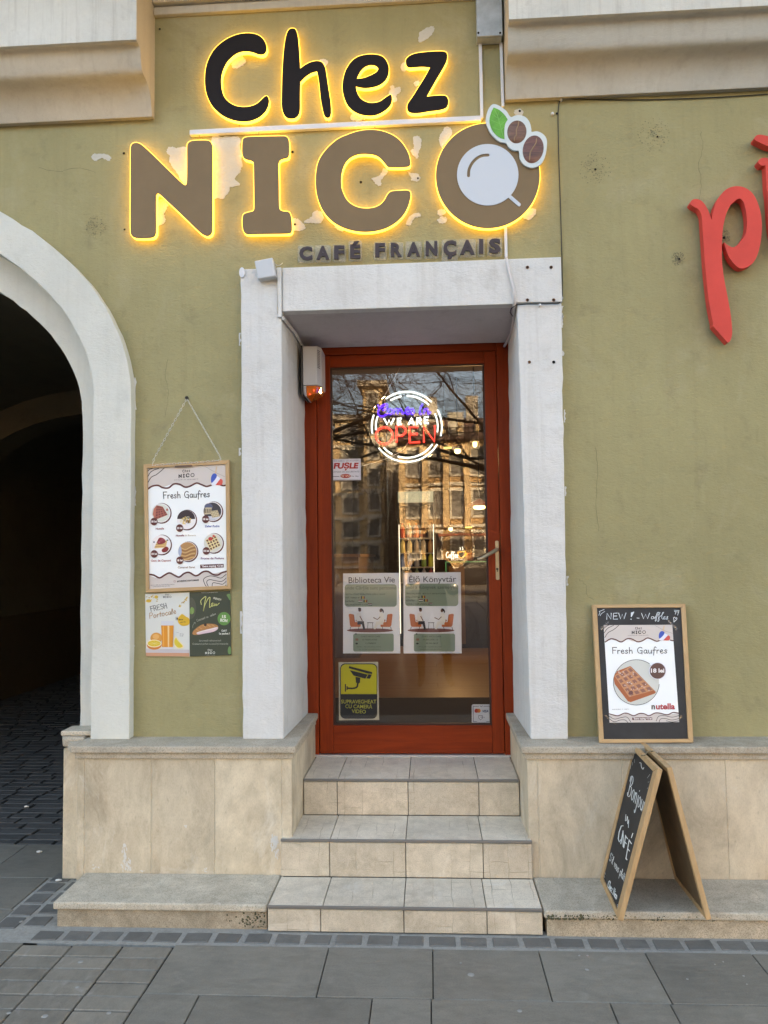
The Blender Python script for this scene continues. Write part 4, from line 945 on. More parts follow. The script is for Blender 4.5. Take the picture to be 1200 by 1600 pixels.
neon_word('neon_script', [[(175, 280), (200, 320), (260, 290), (300, 270), (290, 330), (235, 350)], [(300, 265), (230, 290), (180, 360), (190, 420), (245, 430), (310, 390)], [(330, 330), (310, 370), (330, 400), (365, 385), (365, 340), (330, 330)], [(385, 335), (390, 400)], [(395, 360), (425, 330), (440, 350), (440, 400)], [(445, 360), (475, 330), (492, 350), (500, 395), (530, 380)], [(560, 370), (600, 340), (580, 315), (550, 350), (565, 400), (625, 380)], [(640, 325), (615, 360), (630, 400), (660, 370), (640, 325)]], NB, .0046)
neon_word('neon_script', [[(775, 265), (745, 320), (735, 390), (765, 400)], [(800, 330), (790, 400)], [(795, 370), (825, 330), (845, 345), (850, 395), (885, 375)]], NB, .0046)
ACR = glass_mat('clear_acrylic', (.93, .95, .94), refl=.03)
mb = MB(); mb.plate([onY(circ(cx, cy, 58.5, n=60), NY+.012)], (0, .004, 0)); mb.build('backing_panel', ACR, neon)
mb = MB(); mb.tube(onY(smooth_loop([(638, 691), (628, 704), (605, 716), (570, 727), (527, 736)], 6, False), NY+.01), .0012, 4); mb.tube(onY(smooth_loop([(600, 620), (614, 595), (625, 574)], 6, False), NY+.01), .0011, 4); mb.build('power_lead', plain('clear_lead', (.6, .58, .52), .5), neon)

# ------------------------------------------------------------ inside the cafe
IWALL = plaster('cafe_wall', (.20, .14, .085), stain=(.07, .05, .03), amt=.4, grain=.6)
PANEL = wood('cafe_panel', (.24, .13, .055), (.15, .075, .03), rough=.55, axis=2, sc=.5)
FLOORW = wood('cafe_floor_wood', (.33, .19, .075), (.24, .13, .05), rough=.35, axis=0, sc=.35)
def struct(name, mb, mat): return mb.build(name, mat, None, kind='structure')
struct('cafe_floor', MB().box(-1.25, 2.6, .66, 9.2, .28, .395), GROUT)
for i in range(44):
    y0 = .70+i*.19; off = (i % 3)*.6
    fl = bpy.data.objects['cafe_floor']
    x = -1.25-off
    while x < 2.6:
        a, b = max(x, -1.25), min(x+1.9, 2.6)
        if b-a > .05 and (a < 1.2): MB().box(a+.001, b-.001, y0+.001, y0+.189, .3955, .402+rnd.uniform(0, .0006)).build('floor_board', FLOORW, fl)
        x += 1.9
struct('cafe_back_wall', MB().box(-1.25, 2.6, 9.2, 9.3, .28, 3.2), IWALL)
struct('cafe_side_wall', MB().box(-1.34, -1.25, .5, 9.3, .28, 3.2), PANEL); struct('cafe_side_wall', MB().box(2.6, 2.7, .5, 9.3, .28, 3.2), IWALL)
struct('cafe_front_wall', MB().box(-1.25, -.662, .605, .66, .28, 3.2).box(.452, 2.6, .605, .66, .28, 3.2).box(-.66, .45, .605, .66, 2.53, 3.2), IWALL)
struct('cafe_ceiling', MB().box(-1.34, 2.7, .5, 9.3, 3.0, 3.1), plain('dark_ceiling', (.10, .075, .05), .9))
tag(MB().box(-.85, .95, 1.28, 2.13, .4030, .412).build('door_mat', plain('mat_fibre', (.045, .038, .034), .95, bmp=.8, bscale=300), None, bevel=.003), 'dark rectangular door mat on the wooden floor just inside the door', 'door mat')
# drinks cooler
fy = 5.4
cl_, cr_ = U(622, 780, Y=fy)[0], U(677, 780, Y=fy)[0]; ct = U(650, 768, Y=fy)[2]; cb_ = U(650, 785, Y=fy)[2]
cool = empty('drinks_cooler', ((cl_+cr_)/2, fy, .4), 'tall black drinks cooler with lit header and bottle shelves inside the cafe', 'fridge')
BLK = plain('cooler_black', (.02, .02, .022), .35)
MB().box(cl_-.025, cl_, fy, fy+.6, .403, ct).box(cr_, cr_+.025, fy, fy+.6, .403, ct).box(cl_, cr_, fy+.57, fy+.6, .403, ct).box(cl_, cr_, fy, fy+.57, .403, .52).box(cl_, cr_, fy+.02, fy+.57, cb_, ct).build('cabinet', BLK, cool)
MB().box(cl_, cr_, fy-.01, fy+.012, cb_, ct).build('lit_header', glow('cooler_header', (.78, .80, .58), .55), cool)
CL = glow('cooler_light', (1.0, .90, .74), 3.0)
MB().box(cl_+.002, cl_+.008, fy+.03, fy+.05, .54, cb_-.25).build('light_tube', CL, cool); MB().box(cr_-.008, cr_-.002, fy+.03, fy+.05, .54, cb_-.25).build('light_tube', CL, cool)
rows_ = [U(650, y, Y=fy)[2] for y in (840, 863.5, 886, 910)]
for zr in rows_: MB().box(cl_+.002, cr_-.002, fy+.06, fy+.56, zr-.012, zr).build('shelf', plain('wire_shelf', (.35, .35, .35), .4, metal=.6), cool)
cols = [(.5, .08, .04), (.55, .5, .42), (.6, .25, .12), (.12, .05, .03), (.6, .55, .45)], [(.5, .45, .2), (.55, .5, .3), (.35, .32, .3), (.6, .58, .5), (.5, .3, .15)], [(.12, .18, .4), (.15, .2, .42), (.2, .22, .3), (.18, .32, .08), (.62, .62, .10)], [(.3, .3, .3), (.5, .4, .3), (.2, .3, .2), (.4, .4, .45), (.4, .1, .1)]
def bottle(x, y, z, col, i, lab):
    m_ = plain('bottle_%d' % i, col, .15)
    mb = MB(); mb.lathe((x, y, z+.0005), [(.028, 0), (.029, .01), (.029, .105), (.022, .125), (.011, .145), (.011, .168), (.012, .17)], 10)
    return mb.build('bottle', [m_], None, label=lab, cat='bottle', group='bottles in the drinks cooler')
q = 0
shelfn = ('top', 'second', 'third', 'lowest'); cname = [('red', 'clear', 'orange', 'dark brown', 'pale'), ('ochre', 'straw yellow', 'grey', 'milky', 'amber'), ('blue', 'deep blue', 'slate', 'green', 'lime yellow'), ('grey', 'tan', 'bottle green', 'light grey', 'dark red')]
for ri, zr in enumerate(rows_):
    for k in range(5):
        x = cl_+.04+k*(cr_-cl_-.08)/4
        bottle(x, fy+.13, zr, cols[ri][k], q, '%s bottle on the %s shelf of the lit drinks cooler' % (cname[ri][k], shelfn[ri])); q += 1
# counter with green edge light
cyq = 5.15; ctz = U(720, 877.5, Y=cyq)[2]; cx0 = U(697, 880, Y=cyq)[0]
cnt = empty('service_counter', (cx0+.6, cyq, .4), 'dark service counter edged with a thin green light inside the cafe', 'counter')
MB().box(cx0+.01, cx0+1.5, cyq+.01, cyq+.7, .403, ctz-.02).build('body', plain('counter_dark', (.035, .022, .016), .5), cnt)
MB().box(cx0, cx0+1.52, cyq-.02, cyq+.72, ctz-.019, ctz+.01).build('worktop', plain('worktop', (.05, .035, .03), .4), cnt)
MB().box(cx0+.03, cx0+.20, cyq-.005, cyq+.009, .45, ctz-.05).build('front_panel', PANEL, cnt)
GRN = glow('green_led', (.25, 1.0, .35), .55)
MB().box(cx0-.004, cx0+1.5, cyq-.028, cyq-.021, ctz-.006, ctz-.001).box(cx0-.006, cx0-.001, cyq-.028, cyq-.021, ctz-.6, ctz-.007).build('led_strip', GRN, cnt)
cn = empty('coffee_neon_sign', U(712, 873, Y=cyq), 'small white and orange neon sign reading Coffee beside a cup, on the counter', 'neon sign')
mb = MB(); st, W_ = hand_strokes('Coffee')
for s_ in st: mb.tube(onY([(697+a/W_*19, 871.5-b*9) for a, b in s_], cyq+.05), .0045, 5)
mb.build('neon_script', glow('neon_warm_white', (1, .95, .8), 2.2), cn)
mb = MB(); mb.tube(onY(smooth_loop([(715, 863), (717, 869), (721, 872), (725, 869), (727, 862), (715, 863)], 4, False), cyq+.05), .0045, 5); mb.tube(onY([(727, 864), (730, 865), (726, 869)], cyq+.05), .004, 5); mb.build('neon_cup', glow('neon_orange', (1, .42, .03), 2.2), cn)
mb = MB(); mb.tube(onY([(718.5, 855), (719.5, 857.5), (718.5, 860)], cyq+.05), .004, 5); mb.tube(onY([(722, 854), (723, 857), (722, 860)], cyq+.05), .004, 5); mb.build('neon_steam', MATS['neon_warm_white'], cn)
# lamps that are lit in the photograph
WARM = glow('lamp_warm', (1, .72, .30), 6); YEL = glow('lamp_yellow', (.95, .85, .15), 3.2)
def pendant(px, py, Y, r, mat, lab, shade=(.02, .02, .02), h=.10):
    c = U(px, py, Y=Y); t = empty('pendant_lamp', c, lab, 'lamp', 'pendant lamps in the cafe')
    mb = MB(); mb.lathe(c, [(r, .012), (r*.8, h*.5), (r*.25, h), (.012, h*1.2)], 16); mb.build('lamp_shade', plain('shade_%s' % (shade,), shade, .5), t)
    mb = MB(); mb.lathe(c, [(.004, -.028), (r*.42, -.02), (r*.5, .0), (r*.4, .012)], 12); mb.build('bulb', mat, t)
    mb = MB(); mb.tube([(c[0], c[1], c[2]+h*1.2), (c[0], c[1], 2.998)], .004, 5); mb.build('cord', BLACKW, t)
    ld = bpy.data.lights.new('bulb_light', 'POINT'); ld.energy = 1.7; ld.color = (1, .62, .30); ld.shadow_soft_size = .05
    lo = bpy.data.objects.new('bulb_light', ld); lo.location = (c[0], c[1], c[2]-.09); COL.objects.link(lo); adopt(lo, t)
pendant(742, 693, 2.2, .035, WARM, 'small dark pendant lamp with bright bulb high behind the door glass', h=.12)
pendant(715, 704, 3.4, .06, WARM, 'dark pendant lamp beside the yellow light bar', h=.10)
pendant(749, 792, 4.4, .13, WARM, 'wide salmon pendant lamp near the door handle side', shade=(.5, .16, .08), h=.07)
pendant(704, 826, 5.3, .05, WARM, 'small pendant lamp hanging over the counter left of the yellow lamp', h=.05)
def lbar(x0, x1, py, Y, lab):
    a, b = U(x0, py, Y=Y), U(x1, py, Y=Y); t = empty('light_bar', a, lab, 'lamp')
    MB().box(a[0], b[0], a[1]-.01, a[1]+.01, a[2]-.008, a[2]+.004).build('diffuser', YEL, t); MB().box(a[0]-.005, b[0]+.005, a[1]-.013, a[1]+.013, a[2]+.0045, a[2]+.02).build('housing', BLK, t)
    mb = MB()
    for x in (a[0]+.01, b[0]-.01): mb.tube([(x, a[1], a[2]+.02), (x, a[1], 2.998)], .002, 4)
    mb.build('wire', BLACKW, t)
lbar(694, 716, 699.5, 3.6, 'thin lit yellow light bar hanging high behind the door glass'); lbar(727, 737, 824, 5.5, 'short lit yellow light bar hanging over the counter')
# dry branches in a pot, bottles beside
c = U(735, 872, Y=5.45); c[2] = ctz+.01
pt = empty('potted_branches', c, 'dry branches in a small terracotta pot on the cafe counter', 'plant')
mb = MB(); mb.lathe(c, [(.035, 0), (.05, .08), (.055, .085), (.045, .087)], 12); mb.build('pot', plain('terracotta', (.35, .12, .05), .8), pt)
mb = MB()
def twig(mb, p, d, L, r, dep):
    q = p+d*L; mid = p+d*L*.5+np.array([rnd.uniform(-1, 1), rnd.uniform(-1, 1), rnd.uniform(-1, 1)])*L*.06
    mb.tube([p, mid, q], [r, r*.8, r*.6], 4, caps=False)
    if dep:
        for _ in range(rnd.choice([2, 2, 3])):
            e = d+np.array([rnd.uniform(-.7, .7), rnd.uniform(-.5, .5), rnd.uniform(-.2, .5)]); e /= np.linalg.norm(e); twig(mb, q, e, L*.72, r*.6, dep-1)
for k in range(3): twig(mb, c+np.array([0, 0, .07]), np.array([rnd.uniform(-.4, .4), 0, 1.]), .13, .006, 3)
mb.build('branch', plain('dry_twig', (.06, .04, .025), .9), pt)
# wooden shelf unit on the left side of the room
su = empty('wooden_sideboard', (-.98, 5.2, .4), 'brown wooden sideboard along the left wall inside the cafe', 'sideboard')
MB().box(-1.24, -.72, 4.4, 6.6, .403, 1.42).build('body', PANEL, su)
for z in (.75, 1.08): MB().box(-.7195, -.712, 4.45, 6.55, z-.004, z+.004).build('shelf_edge', BLK, su)
MB().box(-1.245, -.70, 4.38, 6.62, 1.421, 1.45).build('top', wood('sideboard_top', (.40, .22, .09), (.28, .15, .06), axis=1), su)

# ------------------------------------------------------------ the backlit sign letters
HALO = glow('letter_light', (1.0, .56, .07), 6.3)
BLACKF = plain('letter_black', (.018, .014, .014), .65, spec=.15); BROWNF = plain('letter_brown', (.22, .152, .085), .6, var=.04, spec=.2)
def inset(pts, d):
    """pull an outline in by d pixels"""
    P = np.array(pts, float); n = len(P); A = np.sum(P[:, 0]*np.roll(P[:, 1], -1)-np.roll(P[:, 0], -1)*P[:, 1]); sg = 1 if A > 0 else -1
    t = np.roll(P, -1, 0)-np.roll(P, 1, 0); L = np.hypot(t[:, 0], t[:, 1])[:, None]+1e-9; t = t/L
    return [tuple(p) for p in P+np.stack([-t[:, 1], t[:, 0]], 1)*d*sg]
FY_, MY_, BY_ = -.043, -.036, -.008
def letter(loops, face, label, group, extra=None, nm='sign_letter'):
    """opaque face plate, light-giving acrylic behind it, a gap to the wall, two stand-off pins"""
    o = loops[0]; c = np.mean([np.array(U(x, y, Y=0)) for x, y in o], 0)
    r = empty(nm, c, label, 'sign letter', group)
    mb = MB(); mb.plate([onY(l, FY_) for l in loops], (0, MY_-FY_, 0)); mb.build('face_plate', face, r)
    li = [inset(loops[0], -.55)]+[inset(l, .55) for l in loops[1:]]
    mb = MB(); mb.plate([onY(l, MY_+.0004) for l in li], (0, BY_-MY_, 0)); mb.build('light_layer', HALO, r)
    return r
z1 = lambda L: zoom(L, 300, 30, 5); z2 = lambda L: zoom(L, 500, 30, 5); z3 = lambda L: zoom(L, 190, 190, 4.2857); z4 = lambda L: zoom(L, 460, 180, 6); z5 = lambda L: zoom(L, 660, 150, 5.4545)
LC = smooth_loop(z1([(515,268),(548,270),(570,258),(582,225),(575,185),(550,148),(515,122),(470,110),(420,108),(355,118),(290,143),(225,185),(170,240),(130,310),(108,380),(100,460),(104,540),(120,605),(150,665),(195,715),(250,755),(320,783),(390,794),(450,790),(510,768),(555,735),(585,695),(600,645),(597,612),(580,598),(558,612),(530,640),(495,665),(450,680),(395,684),(340,675),(290,648),(255,610),(235,560),(226,500),(228,440),(245,380),(275,325),(320,280),(370,252),(430,245),(480,255)]), 3)
Lh = smooth_loop(z1([(785,70),(808,78),(822,110),(830,160),(838,260),(845,385),(880,358),(925,335),(975,325),(1015,335),(1040,375),(1052,440),(1065,530),(1082,640),(1086,720),(1078,755),(1058,766),(1035,752),(1020,705),(1005,620),(995,520),(985,450),(975,402),(930,415),(885,445),(845,485),(843,600),(843,690),(835,735),(808,765),(770,772),(735,762),(710,725),(700,670),(702,520),(706,400),(715,260),(728,160),(742,105),(760,78)]), 3, corners=(5, 22, 25))
Le = smooth_loop(z2([(280,520),(290,570),(320,620),(370,648),(420,652),(470,640),(520,605),(550,588),(562,605),(558,650),(530,690),(480,725),(430,745),(370,748),(305,735),(250,705),(210,660),(185,600),(175,540),(180,470),(200,400),(240,335),(290,295),(350,277),(410,273),(470,282),(510,310),(535,360),(537,410),(520,460),(480,500),(430,522),(360,533),(310,528)]), 3, corners=(0,))
Leh = smooth_loop(z2([(287,465),(300,430),(325,390),(355,365),(395,353),(435,360),(455,385),(440,412),(400,435),(340,458)]), 3, corners=(0,))
Lz = smooth_loop(z2([(670,340),(672,312),(700,285),(750,265),(830,255),(900,250),(960,250),(985,258),(995,280),(990,320),(960,380),(910,465),(870,535),(832,604),(880,598),(950,594),(985,600),(1003,630),(1000,665),(980,690),(930,705),(850,715),(780,727),(720,728),(690,715),(680,690),(688,655),(720,610),(770,530),(820,450),(862,372),(800,366),(740,370),(700,372),(678,362)]), 3, corners=(13, 30))
LN = smooth_loop(z3([(60,185),(64,158),(80,143),(110,142),(140,158),(220,232),(330,340),(405,412),(428,425),(436,405),(438,300),(438,165),(446,142),(470,128),(530,124),(580,126),(600,140),(607,170),(607,400),(606,720),(598,750),(575,764),(545,755),(510,728),(430,650),(340,565),(262,492),(240,478),(230,495),(229,600),(228,740),(215,768),(185,777),(110,778),(75,770),(60,745),(58,600),(59,400)]), 3)
LI = smooth_loop(z3([(808,135),(815,112),(840,102),(950,98),(1070,96),(1100,98),(1118,118),(1122,170),(1120,220),(1110,238),(1080,246),(1060,256),(1050,280),(1052,400),(1054,560),(1062,590),(1085,600),(1115,602),(1130,618),(1138,660),(1140,720),(1132,742),(1100,748),(950,750),(850,752),(825,745),(812,720),(808,680),(810,640),(818,618),(850,606),(880,598),(888,575),(886,400),(883,275),(870,260),(840,252),(815,238),(806,205)]), 3)
LC2 = smooth_loop(z4([(890,482),(970,484),(1050,480),(1080,470),(1088,440),(1075,370),(1040,300),(990,235),(930,190),(850,155),(770,138),(680,136),(590,150),(500,180),(410,220),(330,285),(265,360),(222,440),(203,530),(198,620),(205,720),(225,800),(260,880),(310,950),(380,1010),(470,1055),(570,1082),(670,1090),(770,1080),(870,1050),(960,995),(1030,920),(1070,840),(1088,770),(1090,730),(1075,708),(1040,703),(980,706),(920,710),(890,722),(865,755),(840,800),(800,840),(740,865),(670,872),(600,862),(540,835),(495,795),(460,730),(442,670),(438,590),(450,510),(480,440),(530,390),(600,362),(680,358),(750,368),(800,395),(850,450),(870,475)]), 3)
LO = z5(circ(558, 677, 444, 446, 72))
CH = 'dark handwritten letters of the upper sign line'; NI = 'brown block letters of the lower sign line'
letter([LC], BLACKF, 'dark rounded letter C with yellow backlight, first of the upper sign line', CH)
letter([Lh], BLACKF, 'tall dark letter h with yellow backlight in the upper sign line', CH)
letter([Le, Leh], BLACKF, 'dark letter e with yellow backlight in the upper sign line', CH)
letter([Lz], BLACKF, 'dark letter z with yellow backlight ending the upper sign line', CH)
letter([LN], BROWNF, 'large brown letter N with yellow backlight starting the lower sign line', NI)
letter([LI], BROWNF, 'large brown letter I with yellow backlight between N and C', NI)
letter([LC2], BROWNF, 'large brown letter C with yellow backlight in the lower sign line', NI)
rO = letter([LO], BROWNF, 'round brown letter O bearing a pale cup, green leaf and two coffee beans', NI)
CUPC = plain('cup_white', (.56, .61, .67), .5); BADGE = plain('badge_white', (.60, .67, .68), .45)
LEAF = plain('leaf_green', (.10, .36, .035), .5, var=.3, vscale=22)
hl = smooth_loop(z5([(393, 680), (398, 625), (425, 570), (465, 530), (510, 508), (560, 503)]), 5, False)
def stroke_loop(path, w):
    P = [np.array(p) for p in path]; L = []; R = []; n = len(P)
    for i in range(n):
        t = P[min(i+1, n-1)]-P[max(i-1, 0)]; t = t/np.linalg.norm(t); k = np.array([-t[1], t[0]])*w/2; L.append(P[i]+k); R.append(P[i]-k)
    t1 = P[-1]-P[-2]; t1 /= np.linalg.norm(t1); t0 = P[0]-P[1]; t0 /= np.linalg.norm(t0)
    e1 = [P[-1]+w/2*(math.cos(a)*np.array([-t1[1], t1[0]])+math.sin(a)*t1) for a in (.5, 1.05, 1.57, 2.1, 2.64)]
    e0 = [P[0]+w/2*(math.cos(a)*np.array([-t0[1], t0[0]])+math.sin(a)*t0) for a in (.5, 1.05, 1.57, 2.1, 2.64)]
    return [tuple(p) for p in L+e1+R[::-1]+e0]
mb = MB(); mb.plate([onY(z5(circ(557, 671, 262, n=60)), FY_-.0035), onY(stroke_loop(hl, 4.6), FY_-.0035)], (0, .0033, 0)); mb.build('cup_disc', CUPC, rO)
mb = MB(); mb.plate([onY(stroke_loop(z5([(725, 838), (770, 878), (824, 925)]), 5.4), FY_-.0032)], (0, .003, 0)); mb.build('cup_handle', CUPC, rO)
bo = smooth_loop(z5([(540,210),(555,130),(580,85),(610,68),(660,85),(715,125),(752,178),(790,165),(830,162),(880,180),(915,225),(930,285),(932,305),(980,300),(1030,325),(1060,370),(1060,440),(1045,520),(1010,580),(960,608),(910,608),(860,580),(830,530),(822,468),(780,465),(735,435),(712,400),(660,390),(610,350),(565,290)]), 3)
mb = MB(); mb.plate([onY(bo, -.055)], (0, .010, 0)); bdg = mb.build('badge', BADGE, rO, bevel=.001, seg=1)
lf = smooth_loop(z5([(608,98),(655,118),(700,160),(727,200),(705,240),(698,300),(700,368),(650,350),(600,300),(575,240),(573,190),(590,130)]), 3, corners=(0, 3, 6))
mb = MB(); mb.plate([onY(lf, -.0562)], (0, .0011, 0)); mb.build('leaf', LEAF, bdg)
P = PY(-.0565); LG = (120, 190, 90)
P.line(smooth_loop(z5([(612, 108), (640, 170), (660, 240), (690, 350)]), 4, False), .7, LG, 1)
for a, b in (((640, 165), (655, 130)), ((650, 205), (690, 160)), ((662, 250), (718, 205)), ((645, 190), (590, 150)), ((655, 235), (585, 205)), ((668, 290), (600, 270)), ((672, 285), (702, 260))): P.line(z5([a, b]), .45, LG, 1)
P.build('leaf_veins', bdg)
BEAN = wood('bean_brown', (.24, .115, .07), (.075, .035, .024), rough=.4, axis=0, sc=2.0); BEAN2 = wood('bean_red_brown', (.22, .085, .06), (.065, .028, .022), rough=.4, axis=0, sc=2.0)
for (bx, by, rx, ry, ro, mt, cr) in ((805, 306, 82, 98, .12, BEAN, [(822, 212), (815, 250), (802, 285), (800, 330), (785, 360), (782, 388)]), (944, 455, 88, 120, .22, BEAN2, [(972, 358), (968, 400), (940, 445), (920, 480), (915, 520), (912, 552)])):
    e = z5(circ(bx, by, rx, ry, 36, ro)); c = z5([(bx, by)])[0]
    mb = MB(); rings = [(1.0, -.0552), (.9, -.0575), (.6, -.0602), (.25, -.0612)]
    vs = []; fs = []
    for k_, (s_, yy) in enumerate(rings): vs += onY([(c[0]+(x-c[0])*s_, c[1]+(y-c[1])*s_) for x, y in e], yy)
    n = 36
    for k_ in range(3): fs += [(k_*n+i, k_*n+(i+1) % n, (k_+1)*n+(i+1) % n, (k_+1)*n+i) for i in range(n)]
    fs.append(tuple(range(3*n, 4*n))); mb.add(vs, fs, 0, True); mb.build('bean', mt, bdg)
    mb = MB(); mb.tube(onY(smooth_loop(z5(cr), 4, False), -.0610), [.0012]+[.0030]*19+[.0012], 5); mb.build('bean_crease', plain('bean_crease', (.33, .21, .12), .6), bdg)

# ------------------------------------------------------------ CAFÉ FRANÇAIS
cf = empty('cafe_francais_sign', U(625, 392, Y=0), 'small dark raised letters on clear acrylic reading CAFÉ FRANÇAIS above the door', 'sign')
HAZE_ = bpy.data.materials.new('clear_backing'); HAZE_.use_nodes = True
nt = HAZE_.node_tree; nt.nodes.clear(); oo = nt.nodes.new('ShaderNodeOutputMaterial'); tt = nt.nodes.new('ShaderNodeBsdfTransparent'); pp = nt.nodes.new('ShaderNodeBsdfPrincipled'); mx = nt.nodes.new('ShaderNodeMixShader')
pp.inputs['Base Color'].default_value = (.62, .62, .58, 1); pp.inputs['Roughness'].default_value = .12; mx.inputs[0].default_value = .16
nt.links.new(tt.outputs[0], mx.inputs[1]); nt.links.new(pp.outputs[0], mx.inputs[2]); nt.links.new(mx.outputs[0], oo.inputs[0])
LX = [('C', 60, 130, 85, 158), ('A', 152, 222, 82, 156), ('F', 247, 302, 80, 154), ('É', 333, 388, 57, 149), ('F', 467, 520, 67, 142), ('R', 551, 610, 66, 140), ('A', 638, 708, 62, 138), ('N', 738, 800, 57, 134), ('Ç', 832, 902, 52, 152), ('A', 922, 1000, 50, 128), ('I', 1024, 1046, 46, 124), ('S', 1077, 1140, 42, 122)]
def glyph_on(ch, x0, x1, y0, y1, bold, Y, pad=0.0):
    v, f = text_mesh(ch, bold); xm, xM, ym, yM = v[:, 0].min(), v[:, 0].max(), v[:, 1].min(), v[:, 1].max()
    X0, X1, Y0, Y1 = 450+x0/3.4286-pad, 450+x1/3.4286+pad, 360+y0/3.4286-pad, 360+y1/3.4286+pad
    pts = [U(X0+(a-xm)/(xM-xm)*(X1-X0), Y1-(b-ym)/(yM-ym)*(Y1-Y0), Y=Y) for a, b in v]
    return pts, f
def extruded(pts, f, dy):
    mb = MB(); n = len(pts); off = np.array([0, dy, 0]); cnt = {}
    for t in f:
        for i in range(len(t)):
            a, b = t[i], t[(i+1) % len(t)]; cnt[(min(a, b), max(a, b))] = cnt.get((min(a, b), max(a, b)), 0)+1
    side = [(a, b, b+n, a+n) for (a, b), c in cnt.items() if c == 1]
    mb.add(list(pts)+[p+off for p in pts], [tuple(t) for t in f]+side); return mb
for k, (ch, x0, x1, y0, y1) in enumerate(LX):
    pts, f = glyph_on(ch, x0, x1, y0, y1, .05, -.030)
    extruded(pts, f, .008).build('letter', plain('small_letter_brown', (.035, .020, .022), .5), cf)
    xa, xb, ya, yb = (450+x0/3.4286-2.6, 450+x1/3.4286+2.2, 360+y0/3.4286-1.2, 360+y1/3.4286+3.6)
    mb = MB(); mb.plate([onY(rrect(xa, ya, xb, yb, 3.2), -.0215)], (0, .016, 0)); mb.build('backing_panel', HAZE_, cf, bevel=.0015, seg=1)

# ------------------------------------------------------------ neighbouring red letters
RED = plain('red_letter_face', (.66, .078, .062), .7, var=.10, vscale=5, spec=.2)
z7 = lambda L: zoom(L, 1060, 200, 4.444)
lp = smooth_loop(z7([(82,525),(95,500),(125,493),(160,505),(190,540),(215,590),(232,640),(240,585),(265,510),(310,445),(360,412),(415,404),(470,418),(520,460),(555,530),(575,610),(580,700),(570,800),(545,890),(505,950),(440,975),(395,950),(350,890),(317,792),(345,815),(385,828),(430,790),(468,730),(478,660),(472,590),(455,520),(427,490),(385,510),(345,565),(318,650),(306,730),(302,850),(305,950),(320,1060),(345,1190),(365,1310),(373,1420),(365,1465),(345,1490),(320,1465),(280,1420),(240,1375),(241,1355),(215,1220),(190,1000),(175,800),(165,650),(160,600),(140,565),(105,545)]), 3, corners=(6, 23, 44, 46))
def redletter(loops, label):
    c = np.mean([U(x, y, Y=0) for x, y in loops[0]], 0)
    r = empty('red_sign_letter', c, label, 'sign letter', 'red letters of the neighbouring sign')
    for l in loops:
        mb = MB(); mb.plate([onY(l, -.058)], (0, .040, 0)); mb.build('letter_body', RED, r)
        m_ = np.mean(np.array(l), 0); mb = MB()
        for q in (0.3, .7):
            a = np.array(l[int(len(l)*q)])*.82+m_*.18; c_ = U(a[0], a[1], Y=-.018); mb.tube([c_, c_+np.array([0, .018, 0])], .006, 6)
    return r
redletter([lp], 'tall red raised letter p on the olive wall right of the door')
redletter([smooth_loop(z7([(553,235),(575,210),(610,207),(640,225),(660,290),(676,480),(690,700),(716,780),(760,800),(765,840),(715,850),(664,800),(640,700),(622,480),(612,400),(605,262),(580,262)]), 3), smooth_loop(z7([(528,78),(545,50),(585,48),(700,84),(700,140),(620,124),(570,102)]), 3)], 'red raised letter with an accent, cut by the right edge beside the letter p')

# ------------------------------------------------------------ trunking, boxes and cables on the wall
def box_thing(name, px0, py0, px1, py1, Yf, Yb, mat, label, cat, bev=.003, **k):
    a, b = U(px0, py0, Y=Yf), U(px1, py1, Y=Yf); mb = MB(); mb.box(a[0], b[0], Yf, Yb, b[2], a[2]); return mb.build(name, mat, None, bevel=bev, label=label, cat=cat, **k)
tr = empty('cable_trunking', U(525, 195, Y=0), 'long white cable trunking running between the two sign lines and up to the grey box', 'cable trunking')
a, b = U(296, 202.6, Y=-.022), U(752, 180, Y=-.022)
mb = MB(); mb.hexa([a, b, b+np.array([0, 0, -.0245]), a+np.array([0, 0, -.0245])], [p+np.array([0, .0215, 0]) for p in (a, b, b+np.array([0, 0, -.0245]), a+np.array([0, 0, -.0245]))]); mb.build('trunking_run', PLASTIC, tr, bevel=.002, seg=1)
def run(px, py0, py1, w, parent, name='trunking_run', Yf=-.014, px2=None):
    a, b = U(px, py0, Y=Yf), U(px2 or px, py1, Y=Yf); mb = MB()
    mb.hexa([(a[0]-w/2, Yf, a[2]), (a[0]+w/2, Yf, a[2]), (b[0]+w/2, Yf, b[2]), (b[0]-w/2, Yf, b[2])], [(a[0]-w/2, -.0008, a[2]), (a[0]+w/2, -.0008, a[2]), (b[0]+w/2, -.0008, b[2]), (b[0]-w/2, -.0008, b[2])]); return mb.build(name, PLASTIC, parent, bevel=.0015, seg=1)
run(750.5, 66, 184.5, .014, tr, px2=753)
run(783, 66, 166, .013, tr, px2=786)
t2 = run(790, 352, 405, .013, None, 'cable_trunking', px2=791); tag(t2, 'short white cable trunking between the letter O and the lintel', 'cable trunking')
# little feed wires to the letters
mb = MB()
for x, y0, y1 in ((311, 210, 218), (374, 190, 196), (404, 206, 213), (512, 183, 189), (567, 179, 187), (585, 197, 203), (682, 172, 181)): mb.tube(onY([(x, y0-1), (x+.8, (y0+y1)/2), (x-.3, y1+2)], -.012), .0018, 5)
mb.build('feed_wires', plain('feed_wire', (.35, .25, .12), .6), tr)
jb = empty('junction_box', U(765, 30, Y=0), 'grey metal junction box high on the wall right of the letter z', 'junction box')
GREYM = plain('grey_metal', (.40, .44, .46), .5, metal=.1, var=.25, vscale=14)
a, b = U(743.5, -20, Y=-.062), U(785.5, 55, Y=-.062)
MB().box(a[0]+.002, b[0]-.002, -.052, -.001, b[2], a[2]).build('box_body', GREYM, jb, bevel=.003); MB().box(a[0], b[0], -.062, -.0525, b[2], a[2]).build('box_lid', GREYM, jb, bevel=.003)
